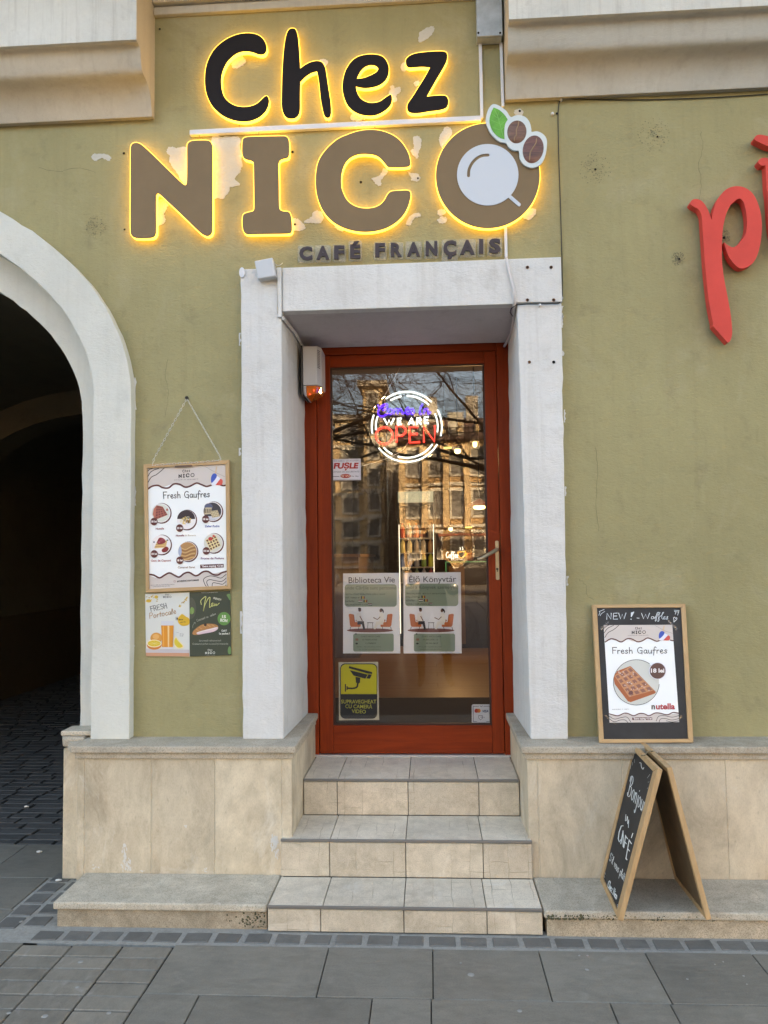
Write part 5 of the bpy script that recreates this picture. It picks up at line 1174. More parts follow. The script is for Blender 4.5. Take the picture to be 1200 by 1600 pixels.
for px in (747.5, 781.5):
    c = U(px, 51.5, Y=-.062); mb = MB(); mb.lathe(c, [(.005, -.002), (.005, .0005)], 8, axis=1); mb.build('screw', HOLE, jb)
bc = empty('cable', U(873, 300, Y=0), 'thin black cable clipped down the wall from the console to the lintel corner', 'cable')
mb = MB(); pts = [(1200, 147), (1120, 152), (1040, 155), (985, 156), (930, 155), (900, 154.5), (880, 154.5), (874, 160), (872, 180), (873, 240), (876, 330), (878, 400)]
mb.tube(onY(smooth_loop(pts, 4, False), -.006), .0022, 5); mb.tube([U(878, 400, Y=-.006), U(878.5, 460, Y=-.008), U(877.5, 471, Y=-.03), U(872, 474.5, Y=-.06), U(850, 475, Y=-.060), U(822, 475.2, Y=-.060), U(806, 476.5, Y=-.058), U(799, 482, Y=-.04), U(797, 488, Y=-.0), U(801, 494, Y=.05)], .0024, 5)
mb.build('wire', BLACKW, bc)
for px, py, Y in ((876.5, 157, -.004), (877.5, 466, -.009), (843.5, 477, -.058)):
    c = U(px, py, Y=Y); mb = MB(); mb.lathe(c, [(.005, -.009), (.0065, -.004), (.0065, .004)], 7, axis=1); mb.build('cable_clip', PLASTIC, bc)
c = U(863, 178, Y=-.006); mb = MB(); mb.lathe(c, [(.006, -.007), (.008, .0), (.008, .005)], 7, axis=1); mb.build('cable_clip', PLASTIC, bc)
wc = MB(); wc.tube([U(x, y, Y=Y) for x, y, Y in ((791, 403, -.012), (792, 408, -.062), (797, 430, -.064), (803, 455, -.066), (803.5, 475, -.062), (802.5, 500, .1), (799, 520, .3), (792, 534, .42), (788, 541, .50))], .0068, 6)
tag(wc.build('cable', plain('white_cable', (.62, .60, .60), .5), None), 'white cable drooping over the lintel into the top corner of the doorway', 'cable')
# sensor box at the corner of the surround
q = [(397.2, 407.5), (425.8, 402.0), (431.0, 431.0), (402.8, 436.0)]
cen = np.mean(np.array(q), 0)
sb_ = empty('sensor_box', U(415, 420, Y=-.05), 'small square grey-white sensor box tilted on the upper left corner of the door surround', 'sensor box')
mb = MB(); mb.plate([onY(q, -.098)], (0, .044, 0)); mb.build('housing', plain('sensor_grey', (.52, .55, .58), .4), sb_, bevel=.006, seg=3)
mb = MB(); mb.tube([U(429, 411, Y=-.07), U(433, 415, Y=-.075), U(438, 414, Y=-.07), U(441.5, 411, Y=-.01)], .0016, 5); mb.tube([U(430, 415, Y=-.07), U(433, 425, Y=-.068), U(434, 440, Y=-.067), U(433.5, 490, Y=-.068)], .0016, 5); mb.build('lead', plain('clear_lead', (.6, .58, .52), .5), sb_)
mb = MB(); mb.plate([onY(circ(378, 425.5, 4.5, 8, 24), -.058)], (0, .008, 0)); tag(mb.build('cover_disc', PLASTIC, None, bevel=.002), 'small white half-round cover on the outer top corner of the door surround', 'cover')

# ------------------------------------------------------------ alarm siren in the reveal
sx = U(471, 600, Y=.30)[0]
si = empty('alarm_siren', (sx, .38, 2.4), 'pale grey alarm siren with orange lens in the top left corner of the doorway', 'alarm siren')
Ya, Yb_ = .300, .495
tz, bz = U(480, 541, Y=Ya)[2], U(480, 616, Y=Ya)[2]
SIG = plain('siren_grey', (.50, .50, .52), .4)
MB().box(sx-.002, sx+.006, Ya-.006, Yb_+.006, bz-.004, tz+.004).build('back_plate', BLK, si, bevel=.004)
xf = U(495, 600, Y=Ya)[0]; xe = xf+.019
pr_ = [(sx+.007, Ya), (xf, Ya), (xe, Ya+.035), (xe, Yb_-.02), (sx+.007, Yb_)]
zl_ = U(480, 602, Y=Ya)[2]
mb = MB(); mb.plate([[(x, y, zl_) for x, y in pr_]], (0, 0, tz-zl_)); mb.build('housing', SIG, si, bevel=.005, seg=3)
xm = U(478, 610, Y=Ya)[0]
mb = MB(); mb.loft([(sx+.007, Ya+.002, zl_-.001), (xm, Ya+.002, zl_-.001), (xm, Yb_-.01, zl_-.001), (sx+.007, Yb_-.01, zl_-.001)], [(sx+.009, Ya+.012, bz), (xm, Ya+.012, bz-.01), (xm, Yb_-.02, bz-.01), (sx+.009, Yb_-.02, bz)]); mb.build('lower_housing', SIG, si, bevel=.004)
LENS = plain('amber_lens', (.62, .16, .02), .15, coat=.6)
mb = MB(); mb.loft([(xm+.001, Ya+.001, zl_+.002-.004), (xf, Ya+.001, zl_+.010-.012), (xe-.002, Ya+.035, zl_-.002), (xe-.004, Yb_-.02, zl_-.002), (xm+.001, Yb_-.02, zl_-.002)], [(xm+.001, Ya+.015, bz-.008), (xf-.008, Ya+.015, bz+.006), (xe-.014, Ya+.040, bz+.02), (xe-.014, Yb_-.03, bz+.02), (xm+.001, Yb_-.03, bz-.008)]); mb.build('lens', LENS, si, bevel=.003)
for px, py in ((484, 616), (490.5, 610)):
    c = U(px, py, Y=Ya-.001+.006); mb = MB(); mb.lathe(c, [(.0016, -.006), (.004, -.004), (.004, .004)], 8, axis=1); mb.build('indicator_light', glow('siren_red', (1, .10, .03), 2.2), si)
for k in range(11):
    z = tz-.018-k*.0085; mb = MB(); mb.add([(xf+.003, Ya+.0022, z), (xe-.002, Ya+.0322, z-.003), (xe-.002, Ya+.0322, z-.007), (xf+.003, Ya+.0022, z-.004)], [(0, 1, 2, 3)])
    mb.build('vent_slot', BLK, si)

# ------------------------------------------------------------ framed waffle poster on its chain
def frame_on(root, quad, iq, Y, depth, mat):
    """four mitred bars between outer quad and inner quad (pixel corners tl,tr,br,bl)"""
    for k in range(4):
        a, b = quad[k], quad[(k+1) % 4]; c, d = iq[(k+1) % 4], iq[k]
        f = onY([a, b, c, d], Y); g = [p+np.array([0, depth, 0]) for p in f]
        mb = MB(); mb.hexa(f, g); mb.build('frame_bar', mat[k % 2] if isinstance(mat, tuple) else mat, root, bevel=.0015, seg=1)
PINE_H = wood('pine_rail', (.56, .37, .19), (.42, .26, .12), rough=.5, axis=0)
WF = (240, 246, 255); BRN = (92, 42, 38); CRM = (205, 196, 190); DK = (40, 32, 36)
def logo(P, cx, cy, w, colr, lay=3, slope=0.0):
    """the cafe's name mark: the same outlines as the big sign"""
    s = w/640.; mp = lambda L: [(cx+(x-522)*s, cy+(y-215)*s+slope*(x-522)*s) for x, y in L]
    for lo in (LC, Lh, Lz): P.shape(mp([(x*.8+104, y*.85) for x, y in lo]), colr, lay)
    P.shape(mp([(x*.8+104, y*.85) for x, y in Le]), colr, lay, holes=[mp([(x*.8+104, y*.85) for x, y in Leh])])
    for lo in (LN, LI, LC2): P.shape(mp(lo), colr, lay)
    P.line(mp(circ(763, 280, 66, n=24)), 26*s, colr, lay, closed=True)
def wave(P, pts, w, colr, lay=2): P.line(smooth_loop(pts, 5, False), w, colr, lay)
def pop(P, m, lay=3):
    """blue, white and red ice pop of the flag colours; m maps zoomed points"""
    P.shape(m([(880, 70), (893, 70), (880, 160), (862, 160)]), (214, 184, 148), lay)
    P.shape(smooth_loop(m([(830, 175), (850, 155), (880, 160), (890, 185), (870, 225), (825, 270), (818, 215)]), 3), (52, 84, 178), lay+1)
    P.shape(m([(890, 185), (935, 215), (880, 298), (822, 296), (826, 262), (868, 222)]), (226, 228, 240), lay)
    P.shape(smooth_loop(m([(872, 297), (935, 216), (960, 240), (955, 285), (935, 298)]), 3, corners=(0, 1)), (214, 84, 74), lay+1)
def waffle(P, quad, n, m, rib, hole_, lay):
    a, b, c, d = [np.array(p, float) for p in quad]
    P.shape(quad, rib, lay)
    f = lambda u, v: tuple((a*(1-u)+b*u)*(1-v)+(d*(1-u)+c*u)*v)
    for i in range(n):
        for j in range(m):
            u0, u1, v0, v1 = (i+.2)/n, (i+.82)/n, (j+.2)/m, (j+.82)/m; P.shape([f(u0, v0), f(u1, v0), f(u1, v1), f(u0, v1)], hole_, lay+1)
FYq = -.022
zq = lambda L: zoom(L, 225, 720, 7.807)
oq = [(223.8, 725.5), (358.2, 718.3), (360.3, 920.3), (227.6, 926.2)]; iq = [(229.8, 731.4), (352.0, 724.9), (354.4, 915.0), (232.6, 920.4)]
fr = empty('framed_waffle_poster', U(293, 825, Y=0), 'pine framed waffle menu poster hanging from a thin chain left of the door', 'framed poster')
frame_on(fr, oq, iq, FYq, .018, (PINE_H, PINE))
mb = MB(); mb.plate([onY(iq, FYq+.009)], (0, .004, 0)); sh = mb.build('poster_sheet', ink(*WF), fr)
P = PY(FYq+.0088)
P.shape(zq([(40, 95), (1000, 40), (1003, 300), (990, 290), (820, 300), (740, 300), (640, 270), (510, 315), (420, 300), (350, 278), (230, 325), (150, 300), (100, 300), (48, 335)]), CRM, 1)
wave(P, zq([(46, 345), (100, 310), (170, 300), (230, 328), (300, 330), (360, 285), (430, 285), (500, 320), (560, 310), (640, 272), (700, 290), (760, 312), (820, 298)]), 2.6, BRN, 2); wave(P, zq([(940, 297), (970, 303), (990, 300)]), 2.6, BRN, 2)
for L in ([(42, 130), (70, 105), (100, 95)], [(42, 200), (80, 140), (130, 110), (180, 92)], [(46, 268), (90, 200), (150, 170), (200, 130), (245, 90)]): wave(P, zq(L), 1.2, DK, 2)
logo(P, *zq([(519, 158)])[0], 25, DK, 3, slope=-.05); P.scrib(*zq([(370, 240)])[0], *zq([(660, 228)])[0], 1.5, (120, 110, 112), 2)
P.line(zq([(740, 66), (850, 130), (985, 195)]), .35, (120, 110, 105), 2); pop(P, zq, 3)
P.hand('Fresh Gaufres', *zq([(236, 460)])[0], *zq([(805, 440)])[0], 10.0, DK, 1.15, 2)
def dish(cx, cy, kind):
    r = 15.0; P.shape(circ(cx+1.6, cy+.6, r+.4, r+1.2, 30), BRN, 1); P.shape(circ(cx+.2, cy, r, n=30), (236, 232, 232), 2)
    D = lambda L: [(cx+x, cy+y) for x, y in L]
    if kind == 0:
        P.shape(circ(cx, cy, r-1.2, n=28), (214, 216, 206), 3); waffle(P, D([(-6.5, -12), (4, -12.5) if False else (3, -10), (11, 3), (-9, 11)]), 4, 5, (168, 92, 76), (122, 62, 58), 4); P.shape(D([(-11, -6), (-6.5, -12), (-9, 11), (-12.5, 2)]), (186, 110, 90), 4); P.shape(circ(cx+10, cy-5, 1.6, 2.2, 8), (180, 100, 90), 4)
    if kind == 1:
        P.shape([p for p in circ(cx, cy-1, r-1, n=32) if p[1] < cy+1], (54, 40, 44), 3)
        for i in range(26): a = rnd.uniform(0, 6.28); d = rnd.uniform(0, 1)**.5; P.shape(circ(cx+9.5*d*math.cos(a)-1, cy+1+6*d*math.sin(a), rnd.uniform(1.2, 2.8), rnd.uniform(.9, 1.8), 9, rnd.uniform(0, 3)), rnd.choice([(206, 172, 104), (226, 200, 140), (168, 128, 70), (120, 88, 52), (232, 222, 196)]), 4+i % 3)
    if kind == 2:
        P.shape(circ(cx, cy, r-1.2, n=28), (58, 54, 62), 3); P.shape(circ(cx-6, cy-7, 6.5, 5.5, 18), (88, 92, 118), 4); P.shape([p for p in circ(cx, cy, r-1.4, n=32) if p[1] > cy+6], (206, 206, 214), 4)
        waffle(P, D([(-11, -6), (-1, -6), (-1, 4), (-13, 5)]), 4, 1, (196, 180, 150), (120, 104, 84), 5); waffle(P, D([(-4, 0), (8, -2), (12, 8), (0, 10)]), 5, 4, (212, 196, 160), (150, 128, 96), 6)
    if kind == 3:
        for i in range(7): P.shape(D([(-11+i*.7, 4-i*1.6), (7+i*.4, 3-i*1.6), (8+i*.3, 4.4-i*1.6), (-10+i*.7, 5.8-i*1.6)]), ((222, 186, 124), (196, 150, 92))[i % 2], 3)
        P.shape(smooth_loop(D([(-6, -5), (-2, -11), (5, -9), (7, -4), (1, -1), (-5, -1)]), 3), (146, 52, 58), 5); P.shape(smooth_loop(D([(1, 8), (8, 3), (12, 6), (9, 11), (3, 12)]), 3), (134, 40, 40), 5); P.shape(circ(cx-11, cy-4, 1.2, n=8), (60, 60, 76), 5); P.shape(circ(cx+10, cy-7, 1.6, 1, 8), (60, 60, 76), 5)
        for i in range(10): P.shape(circ(cx+rnd.uniform(-4, 5), cy+rnd.uniform(-9, -3), rnd.uniform(.5, 1.1), n=6), (186, 96, 104), 6)
    if kind == 4:
        P.shape(circ(cx, cy, r-.6, n=28), (178, 132, 84), 3)
        for i in range(7): P.line(smooth_loop(D([(-11, -6+i*3), (-3, -3+i*2.6), (5, -7+i*2.8), (12, -9+i*3)]), 3, False), 1.1, ((214, 176, 120), (140, 94, 54))[i % 2], 4)
        P.shape(smooth_loop(D([(-14, -2), (-11, -9), (-9, 0), (-11, 8), (-14, 4)]), 3), (168, 176, 200), 5)
    if kind == 5:
        P.shape(circ(cx, cy, r-.8, n=28), (214, 212, 200), 3); waffle(P, D([(-12, -5), (4, -12), (12, 4), (-4, 12)]), 4, 4, (226, 208, 156), (104, 62, 52), 4); P.shape(circ(cx-4, cy-6.5, 3.4, 3, 14), (196, 66, 56), 7); P.shape(circ(cx+1, cy-11, 2, n=9), (206, 96, 84), 7)
for cx_, cy_, kd, price, bx_, by_ in ((251.2, 801.5, 0, '18 lei', 241, 815), (291, 812, 1, '20 lei', 281, 825.2), (332, 799, 2, '18 lei', 321.5, 811.3), (251.8, 851, 3, '18 lei', 241.3, 865.5), (293, 861.5, 4, '18 lei', 281.3, 875.6), (333, 848.5, 5, '18 lei', 322.6, 860.8)):
    dish(cx_, cy_, kd); P.shape(circ(bx_, by_, 5.7, 6, 22), (96, 44, 40), 9); P.text(price, bx_-4.4, by_+1.4, bx_+4.4, by_+1.2, 2.9, (236, 228, 224), 10, bold=.04)
def cap_t(t, x0, y, x1, col, h=2.9, d=-.35): P.text(t, x0, y, x1, y+d, h, col, 3, bold=.02)
cap_t('Nutella', 243.5, 827.5, 256.5, (150, 52, 52)); cap_t('Nutella', 275, 838.3, 288, (140, 40, 44)); P.text('& Banana', 289.5, 838, 306, 837.5, 2.7, (178, 160, 130), 3); cap_t('Zahar Pudra', 320, 823.8, 343, (44, 74, 160), 3.2)
cap_t('Gem de Capsuni', 236, 877.5, 267, (176, 74, 70), 3.0); cap_t('Caramel Sarat', 278, 888, 305, (156, 132, 112), 3.0); cap_t('Fructe de Padure', 314, 874, 350, (118, 60, 104), 3.0)
P.shape([(312.8, 882.3), (349.5, 881), (349.8, 886.6), (313, 888)], BRN, 3); P.text('*Extra toping +2 lei', 314.5, 886.5, 348.5, 885.2, 3.0, (238, 232, 230), 4, bold=.03)
P.shape(zq([(58, 1395), (150, 1430), (230, 1410), (290, 1365), (360, 1385), (430, 1415), (540, 1355), (640, 1400), (750, 1345), (850, 1375), (1004, 1345), (1006, 1545), (62, 1565)]), CRM, 1)
wave(P, zq([(60, 1385), (120, 1395), (190, 1428), (250, 1395), (310, 1368), (370, 1395), (430, 1418), (490, 1375), (550, 1362), (620, 1400), (660, 1395), (720, 1355), (780, 1350), (840, 1385), (900, 1393), (950, 1365), (1003, 1350)]), 2.6, BRN, 2)
P.text('#CHEZNICOSATUMARE', *zq([(403, 1480)])[0], *zq([(672, 1462)])[0], 2.3, DK, 3, bold=.03); P.line(zq([(365, 1460), (383, 1459), (384, 1480), (366, 1481)]), .5, (150, 60, 90), 3, closed=True)
P.scrib(*zq([(80, 1522)])[0], *zq([(375, 1510)])[0], 1.0, (90, 82, 86), 2); P.scrib(*zq([(100, 1540)])[0], *zq([(320, 1530)])[0], 1.0, (90, 82, 86), 2)
for L in ([(1003, 1385), (940, 1430), (880, 1415), (800, 1405), (730, 1440), (740, 1500), (770, 1545)], [(1003, 1430), (950, 1470), (870, 1462), (800, 1450), (765, 1480), (790, 1545)], [(1003, 1470), (960, 1505), (900, 1495), (840, 1490), (830, 1545)], [(1003, 1515), (985, 1530)]): wave(P, zq(L), 1.0, DK, 2)
P.build('print', sh)
mb = MB(); mb.plate([onY([(273, 727.8), (300, 726.2), (300, 728.8), (273, 730.3)], FYq-.001)], (0, .003, 0)); mb.build('hanger_plate', plain('brown_tape', (.12, .07, .05), .6), fr)
CHN = plain('chain_steel', (.66, .64, .56), .4, metal=.25)
def chain(name, pts, par):
    """small oval links, alternately turned"""
    n = 0; P_ = [np.array(p) for p in pts]; mb = MB(); L = .0125; alt = 0
    for a, b in zip(P_[:-1], P_[1:]):
        d = b-a; D = np.linalg.norm(d); d = d/D; k = int(D/L); s1 = np.cross(d, [0, 1, 0]); s1 /= np.linalg.norm(s1); s2 = np.cross(d, s1)
        for i in range(k):
            c = a+d*(i+.5)*D/k; s = s1*.8+s2*.6 if alt else s1*.3-s2*.95; alt ^= 1
            ring = [c+d*math.cos(t)*L*.66+s*math.sin(t)*.0038 for t in [j*math.pi/4 for j in range(8)]]; mb.tube(ring, .0013, 4, closed=True)
    return mb.build(name, CHN, par)
hk = U(292, 623, Y=-.02)
chain('chain', [U(238, 727, Y=-.024), U(241, 716, Y=-.022), hk], fr); chain('chain', [hk, U(343, 712, Y=-.022), U(345.5, 719, Y=-.024)], fr); chain('chain', [U(238, 727.5, Y=-.0235), U(270, 724.5, Y=-.0235), U(300, 723.2, Y=-.0235), U(345, 719.2, Y=-.0235)], fr)
mb = MB(); mb.tube([hk+np.array([0, .022, .002]), hk+np.array([0, -.004, 0]), hk+np.array([0, -.006, .008])], .003, 6); mb.lathe(U(292, 622, Y=0), [(.009, -.003), (.004, -.004)], 8, axis=1); tag(mb.build('wall_hook', BLACKW, None), 'small dark hook in the wall holding the chain of the framed poster', 'hook')

# ------------------------------------------------------------ the two small posters below it
zr = lambda L: zoom(L, 225, 920, 8.571)
qa = [(226.8, 928), (295.8, 925.5), (296.2, 1025.8), (228.2, 1025.2)]; qb = [(296.0, 925.4), (359.3, 923.0), (361.3, 1023.8), (296.4, 1025.8)]
Yp = -.006
o = sheet('juice_poster', qa, Yp, .0035, ink(212, 214, 208), 'pale poster of orange juice and cut oranges under the framed waffle poster', 'poster')
P = PY(Yp-.0002)
logo(P, *zr([(312, 96)])[0], 13, (70, 64, 66), 2)
for i in range(34):
    x, y = rnd.choice([(rnd.uniform(30, 190), rnd.uniform(90, 170)), (rnd.uniform(470, 600), 0)]); y = y or 240-(x-470)*1.05+rnd.uniform(-18, 18)
    P.shape(smooth_loop(zr([(x+rnd.uniform(4, 15)*math.cos(t), y+rnd.uniform(3, 10)*math.sin(t)) for t in (0, 1.2, 2.4, 3.6, 4.8)]), 2), rnd.choice([(206, 170, 60), (222, 190, 90), (186, 150, 80)]), 2)
P.shape(circ(*zr([(65, 160)])[0], 4.2, 2.6, 12), (210, 172, 62), 3); P.shape(circ(*zr([(165, 110)])[0], 3, 2.6, 12), (214, 178, 70), 3)
P.hand('FRESH', *zr([(95, 305)])[0], *zr([(318, 255)])[0], 8, (52, 54, 62), .8, 3)
P.hand('Portocale', *zr([(75, 400)])[0], *zr([(430, 330)])[0], 8.5, (176, 130, 82), .85, 3, slant=.15)
ob = smooth_loop(zr([(515, 338), (560, 370), (605, 400), (607, 470), (560, 495), (500, 492), (458, 450), (455, 395), (480, 360)]), 3); P.shape(ob, (214, 170, 48), 2); P.text('14', *zr([(428, 420)])[0], *zr([(455, 420)])[0], 4.8, (40, 38, 42), 3, bold=.04)
P.scrib(*zr([(470, 425)])[0], *zr([(530, 425)])[0], 3, (70, 56, 40), 3); P.scrib(*zr([(490, 460)])[0], *zr([(560, 450)])[0], 2.2, (120, 90, 40), 3)
P.shape(zr([(22, 800), (606, 830), (606, 905), (28, 902)]), (204, 150, 118), 1); P.shape(zr([(22, 800), (606, 815), (606, 860), (25, 855)]), (196, 188, 190), 2)
P.shape(circ(*zr([(165, 660)])[0], 9.2, 8.6, 26), (216, 150, 70), 2); P.shape(circ(*zr([(160, 640)])[0], 5, 4, 18), (228, 172, 100), 3)
P.shape(circ(*zr([(138, 752)])[0], 11.6, 7.4, 28), (212, 128, 56), 4); P.shape(circ(*zr([(138, 732)])[0], 11.4, 6.0, 28), (238, 226, 190), 5); P.shape(circ(*zr([(138, 731)])[0], 10, 4.9, 28), (222, 190, 60), 6)
for t in range(8): P.line([zr([(138, 731)])[0], zr([(138+78*math.cos(t*.785), 731+38*math.sin(t*.785))])[0]], .3, (238, 222, 150), 7)
P.shape(zr([(232, 490), (398, 490), (388, 780), (245, 780)]), (216, 140, 44), 8); P.shape(zr([(232, 430), (400, 430), (398, 490), (232, 490)]), (204, 206, 212), 8); P.shape(zr([(318, 492), (342, 492), (340, 778), (322, 778)]), (236, 200, 140), 9); P.shape(zr([(255, 492), (268, 492), (272, 778), (262, 778)]), (228, 166, 80), 9); P.shape(zr([(245, 781), (388, 781), (384, 803), (250, 803)]), (216, 212, 216), 8)
P.shape(smooth_loop(zr([(425, 628), (470, 690), (535, 765), (515, 798), (450, 800), (400, 750), (395, 690)]), 3, corners=(0,)), (236, 220, 180), 4); P.shape(smooth_loop(zr([(428, 650), (465, 705), (520, 765), (500, 785), (455, 785), (415, 745), (408, 695)]), 3, corners=(0,)), (216, 192, 62), 5)
P.scrib(*zr([(430, 590)])[0], *zr([(465, 592)])[0], 1.2, (110, 110, 110), 2); P.scrib(*zr([(482, 612)])[0], *zr([(540, 612)])[0], 1.6, (100, 100, 104), 2); P.scrib(*zr([(482, 636)])[0], *zr([(530, 638)])[0], 1.6, (100, 100, 104), 2)
P.build('print', o)
o = sheet('pastry_poster', qb, Yp, .0035, ink(58, 66, 52), 'dark green croissant poster with a green price circle under the framed waffle poster', 'poster')
P = PY(Yp-.0002); Wt = (216, 218, 206)
P.scrib(*zr([(770, 58)])[0], *zr([(995, 50)])[0], 1.3, (180, 182, 172), 2)
P.shape([p for p in circ(*zr([(622, 260)])[0], 9, 17, 30) if p[0] > 296.4], (78, 80, 66), 1); P.shape(smooth_loop(zr([(615, 280), (640, 245), (672, 270), (668, 320), (640, 340), (615, 325)]), 3), (112, 142, 76), 2); P.line(zr([(640, 250), (650, 335)]), .5, (150, 178, 110), 3)
P.shape(smooth_loop(zr([(1108, 80), (1150, 68), (1158, 110), (1160, 150), (1145, 150), (1125, 115)]), 3), (104, 138, 84), 2); P.shape(smooth_loop(zr([(1130, 790), (1150, 770), (1165, 800), (1163, 870), (1130, 868), (1122, 830)]), 3), (104, 140, 84), 2)
P.line(smooth_loop(zr([(768, 210), (762, 160), (800, 120), (830, 105), (815, 180), (795, 300), (815, 220), (860, 130), (885, 115), (880, 180), (878, 250)]), 4, False), 1.0, (206, 208, 128), 3)
P.line(smooth_loop(zr([(882, 250), (920, 215), (925, 190), (905, 200), (908, 235), (945, 215), (950, 190), (948, 230), (970, 200), (972, 225), (1010, 190)]), 4, False), .9, (206, 208, 128), 3)
P.text('FRENCH', *zr([(928, 135)])[0], *zr([(1030, 158)])[0], 2.8, (200, 202, 184), 3, bold=.03)
P.hand('Croissant cu Jambon', *zr([(710, 440)])[0], *zr([(965, 345)])[0], 3.6, (172, 174, 160), .38, 3, slant=.2); P.line(smooth_loop(zr([(655, 525), (655, 490), (685, 450)]), 4, False), .5, (160, 164, 150), 3); P.line(zr([(668, 455), (688, 448), (688, 470)]), .5, (160, 164, 150), 3)
P.shape(circ(*zr([(1072, 400)])[0], 10.1, 10.3, 32), (92, 142, 70), 2); P.text('15', *zr([(1045, 390)])[0], *zr([(1098, 392)])[0], 4.2, Wt, 3, bold=.05); P.text('RON', *zr([(1020, 436)])[0], *zr([(1116, 446)])[0], 4.2, Wt, 3, bold=.05)
P.shape(smooth_loop(zr([(650, 605), (665, 560), (740, 500), (810, 470), (900, 468), (960, 478), (992, 500), (985, 540), (900, 575), (780, 605), (690, 618)]), 3), (176, 124, 74), 2)
for a, b in ((700, 540), (740, 515), (790, 490), (850, 480), (910, 480)): P.line(zr([(a, b), (a+38, b+26)]), .8, (206, 158, 104), 3)
P.shape(smooth_loop(zr([(705, 600), (720, 580), (800, 555), (900, 530), (985, 512), (988, 540), (930, 575), (800, 600), (730, 612)]), 3), (218, 190, 196), 4); P.line(smooth_loop(zr([(710, 588), (800, 562), (900, 540), (985, 518)]), 4, False), 1, (232, 224, 214), 5); P.shape(circ(*zr([(822, 480)])[0], 2.2, 2.6, 9), (64, 44, 34), 5)
P.text('Cald ?', *zr([(1038, 572)])[0], *zr([(1112, 570)])[0], 2.8, Wt, 3, bold=.04); P.text('La pachet ?', *zr([(1006, 610)])[0], *zr([(1150, 610)])[0], 2.8, Wt, 3, bold=.04)
P.text('Savureaz\u0103 rafinamentul!', *zr([(738, 705)])[0], *zr([(1032, 703)])[0], 2.6, (170, 174, 160), 3); P.text('Croissantul perfect cu \u0219unc\u0103 \u0219i mozzarella', *zr([(650, 748)])[0], *zr([(1128, 746)])[0], 2.6, (170, 174, 160), 3)
logo(P, *zr([(886, 842)])[0], 15.5, Wt, 3); P.scrib(*zr([(815, 895)])[0], *zr([(960, 893)])[0], 1.2, (150, 154, 142), 2)
P.build('print', o)

# ------------------------------------------------------------ chalkboard leaning on the plinth cap
cb_o = np.array([0, -.128, .628]); tb = np.array([0, -.030, 1.20]); nrm_ = np.cross([1, 0, 0], tb-cb_o); nrm_ = nrm_/np.linalg.norm(nrm_)
if nrm_[1] > 0: nrm_ = -nrm_
CPL = (cb_o, nrm_)
def frameboard(root, oq, iq, pl, depth, bar_mats, board_mat, board_in=.006, backing=None):
    n = pl[1]; U_ = lambda p: U(p[0], p[1], pl=pl)
    for k in range(4):
        a, b = oq[k], oq[(k+1) % 4]; c, d = iq[(k+1) % 4], iq[k]; f = [U_(p) for p in (a, b, c, d)]; g = [p-n*depth for p in f]
        mb = MB(); mb.hexa(f, g); mb.build('frame_bar', bar_mats[k % 2], root, bevel=.0015, seg=1)
    f = [U_(p)-n*board_in for p in iq]; mb = MB(); mb.hexa(f, [p-n*.004 for p in f]); b = mb.build('board', board_mat, root)
    return b
CHALKB = plain('blackboard', (.021, .022, .024), .62, var=.35, vscale=9)
cbd = empty('waffle_chalkboard', U(1010, 1160, pl=CPL), 'pine framed blackboard with waffle poster leaning on the plinth cap right of the door', 'chalkboard')
zb_ = lambda L: zoom(L, 915, 930, 6.6667)
oqc = [(925.4, 944.8), (1071.2, 943.4), (1083.6, 1160.2), (936.8, 1161.2)]; iqc = [(932.8, 949.8), (1064.4, 949.2), (1075.6, 1154.6), (943.6, 1155.0)]
bd_ = frameboard(cbd, oqc, iqc, CPL, .020, (PINE_H, PINE), CHALKB)
def PL(pl, back): n = pl[1]; return Print(lambda x, y, l: U(x, y, pl=(np.array(pl[0])-n*back, n))+n*l)
P = PL(CPL, .0058); WC = (214, 222, 226)
zk = lambda L: zoom(L, 925, 945, 8)
P.hand('NEW', *zk([(182, 182)])[0], *zk([(438, 178)])[0], 9.5, WC, 1.15, 1); P.shape(zk([(486, 98), (524, 84), (528, 92), (495, 152), (486, 150)]), WC, 1); P.shape(circ(*zk([(488, 180)])[0], .9, n=8), WC, 1); P.line(zk([(562, 165), (588, 168)]), 1, WC, 1)
P.hand('W', *zk([(620, 178)])[0], *zk([(735, 176)])[0], 9, WC, 1.05, 1)
P.line(smooth_loop(zk([(772, 150), (745, 150), (742, 175), (765, 172), (775, 150), (778, 172), (800, 140), (835, 95), (815, 100), (800, 150), (790, 205), (805, 190), (810, 150), (850, 100), (845, 95), (835, 150), (822, 210), (840, 190), (838, 160), (870, 130), (898, 95), (880, 100), (872, 160), (885, 180), (910, 160), (912, 145), (895, 155), (900, 180), (930, 170), (950, 148), (935, 150), (948, 172), (930, 185)]), 3, False), .75, WC, 1)
for L in ([(95, 82), (152, 58)], [(90, 82), (100, 100), (83, 132)], [(102, 136), (118, 110), (160, 82)], [(1028, 68), (1086, 72)], [(1030, 84), (1082, 90)], [(1050, 85), (1040, 118)], [(1088, 72), (1070, 130)]): P.line(zk(L), .7, WC, 1)
P.line(smooth_loop(zk([(1022, 215), (1024, 190), (1018, 165), (1035, 155), (1045, 172), (1058, 160), (1060, 180), (1040, 200), (1024, 216)]), 3, False), .9, WC, 1)
P.build('chalk_writing', bd_)
pq = zb_([(188, 312), (903, 308), (975, 1322), (250, 1328)])
nn_ = CPL[1]; f = [U(x, y, pl=(CPL[0]-nn_*.0045, nn_)) for x, y in pq]; mb = MB(); mb.hexa(f, [p-nn_*.0008 for p in f]); ps = mb.build('taped_poster', ink(*WF), cbd)
P = PL(CPL, .0043)
P.shape(zb_([(188, 312), (903, 308), (914, 465), (880, 470), (830, 470), (740, 480), (680, 455), (640, 450), (570, 485), (480, 478), (440, 455), (360, 485), (270, 462), (205, 485)]), CRM, 1)
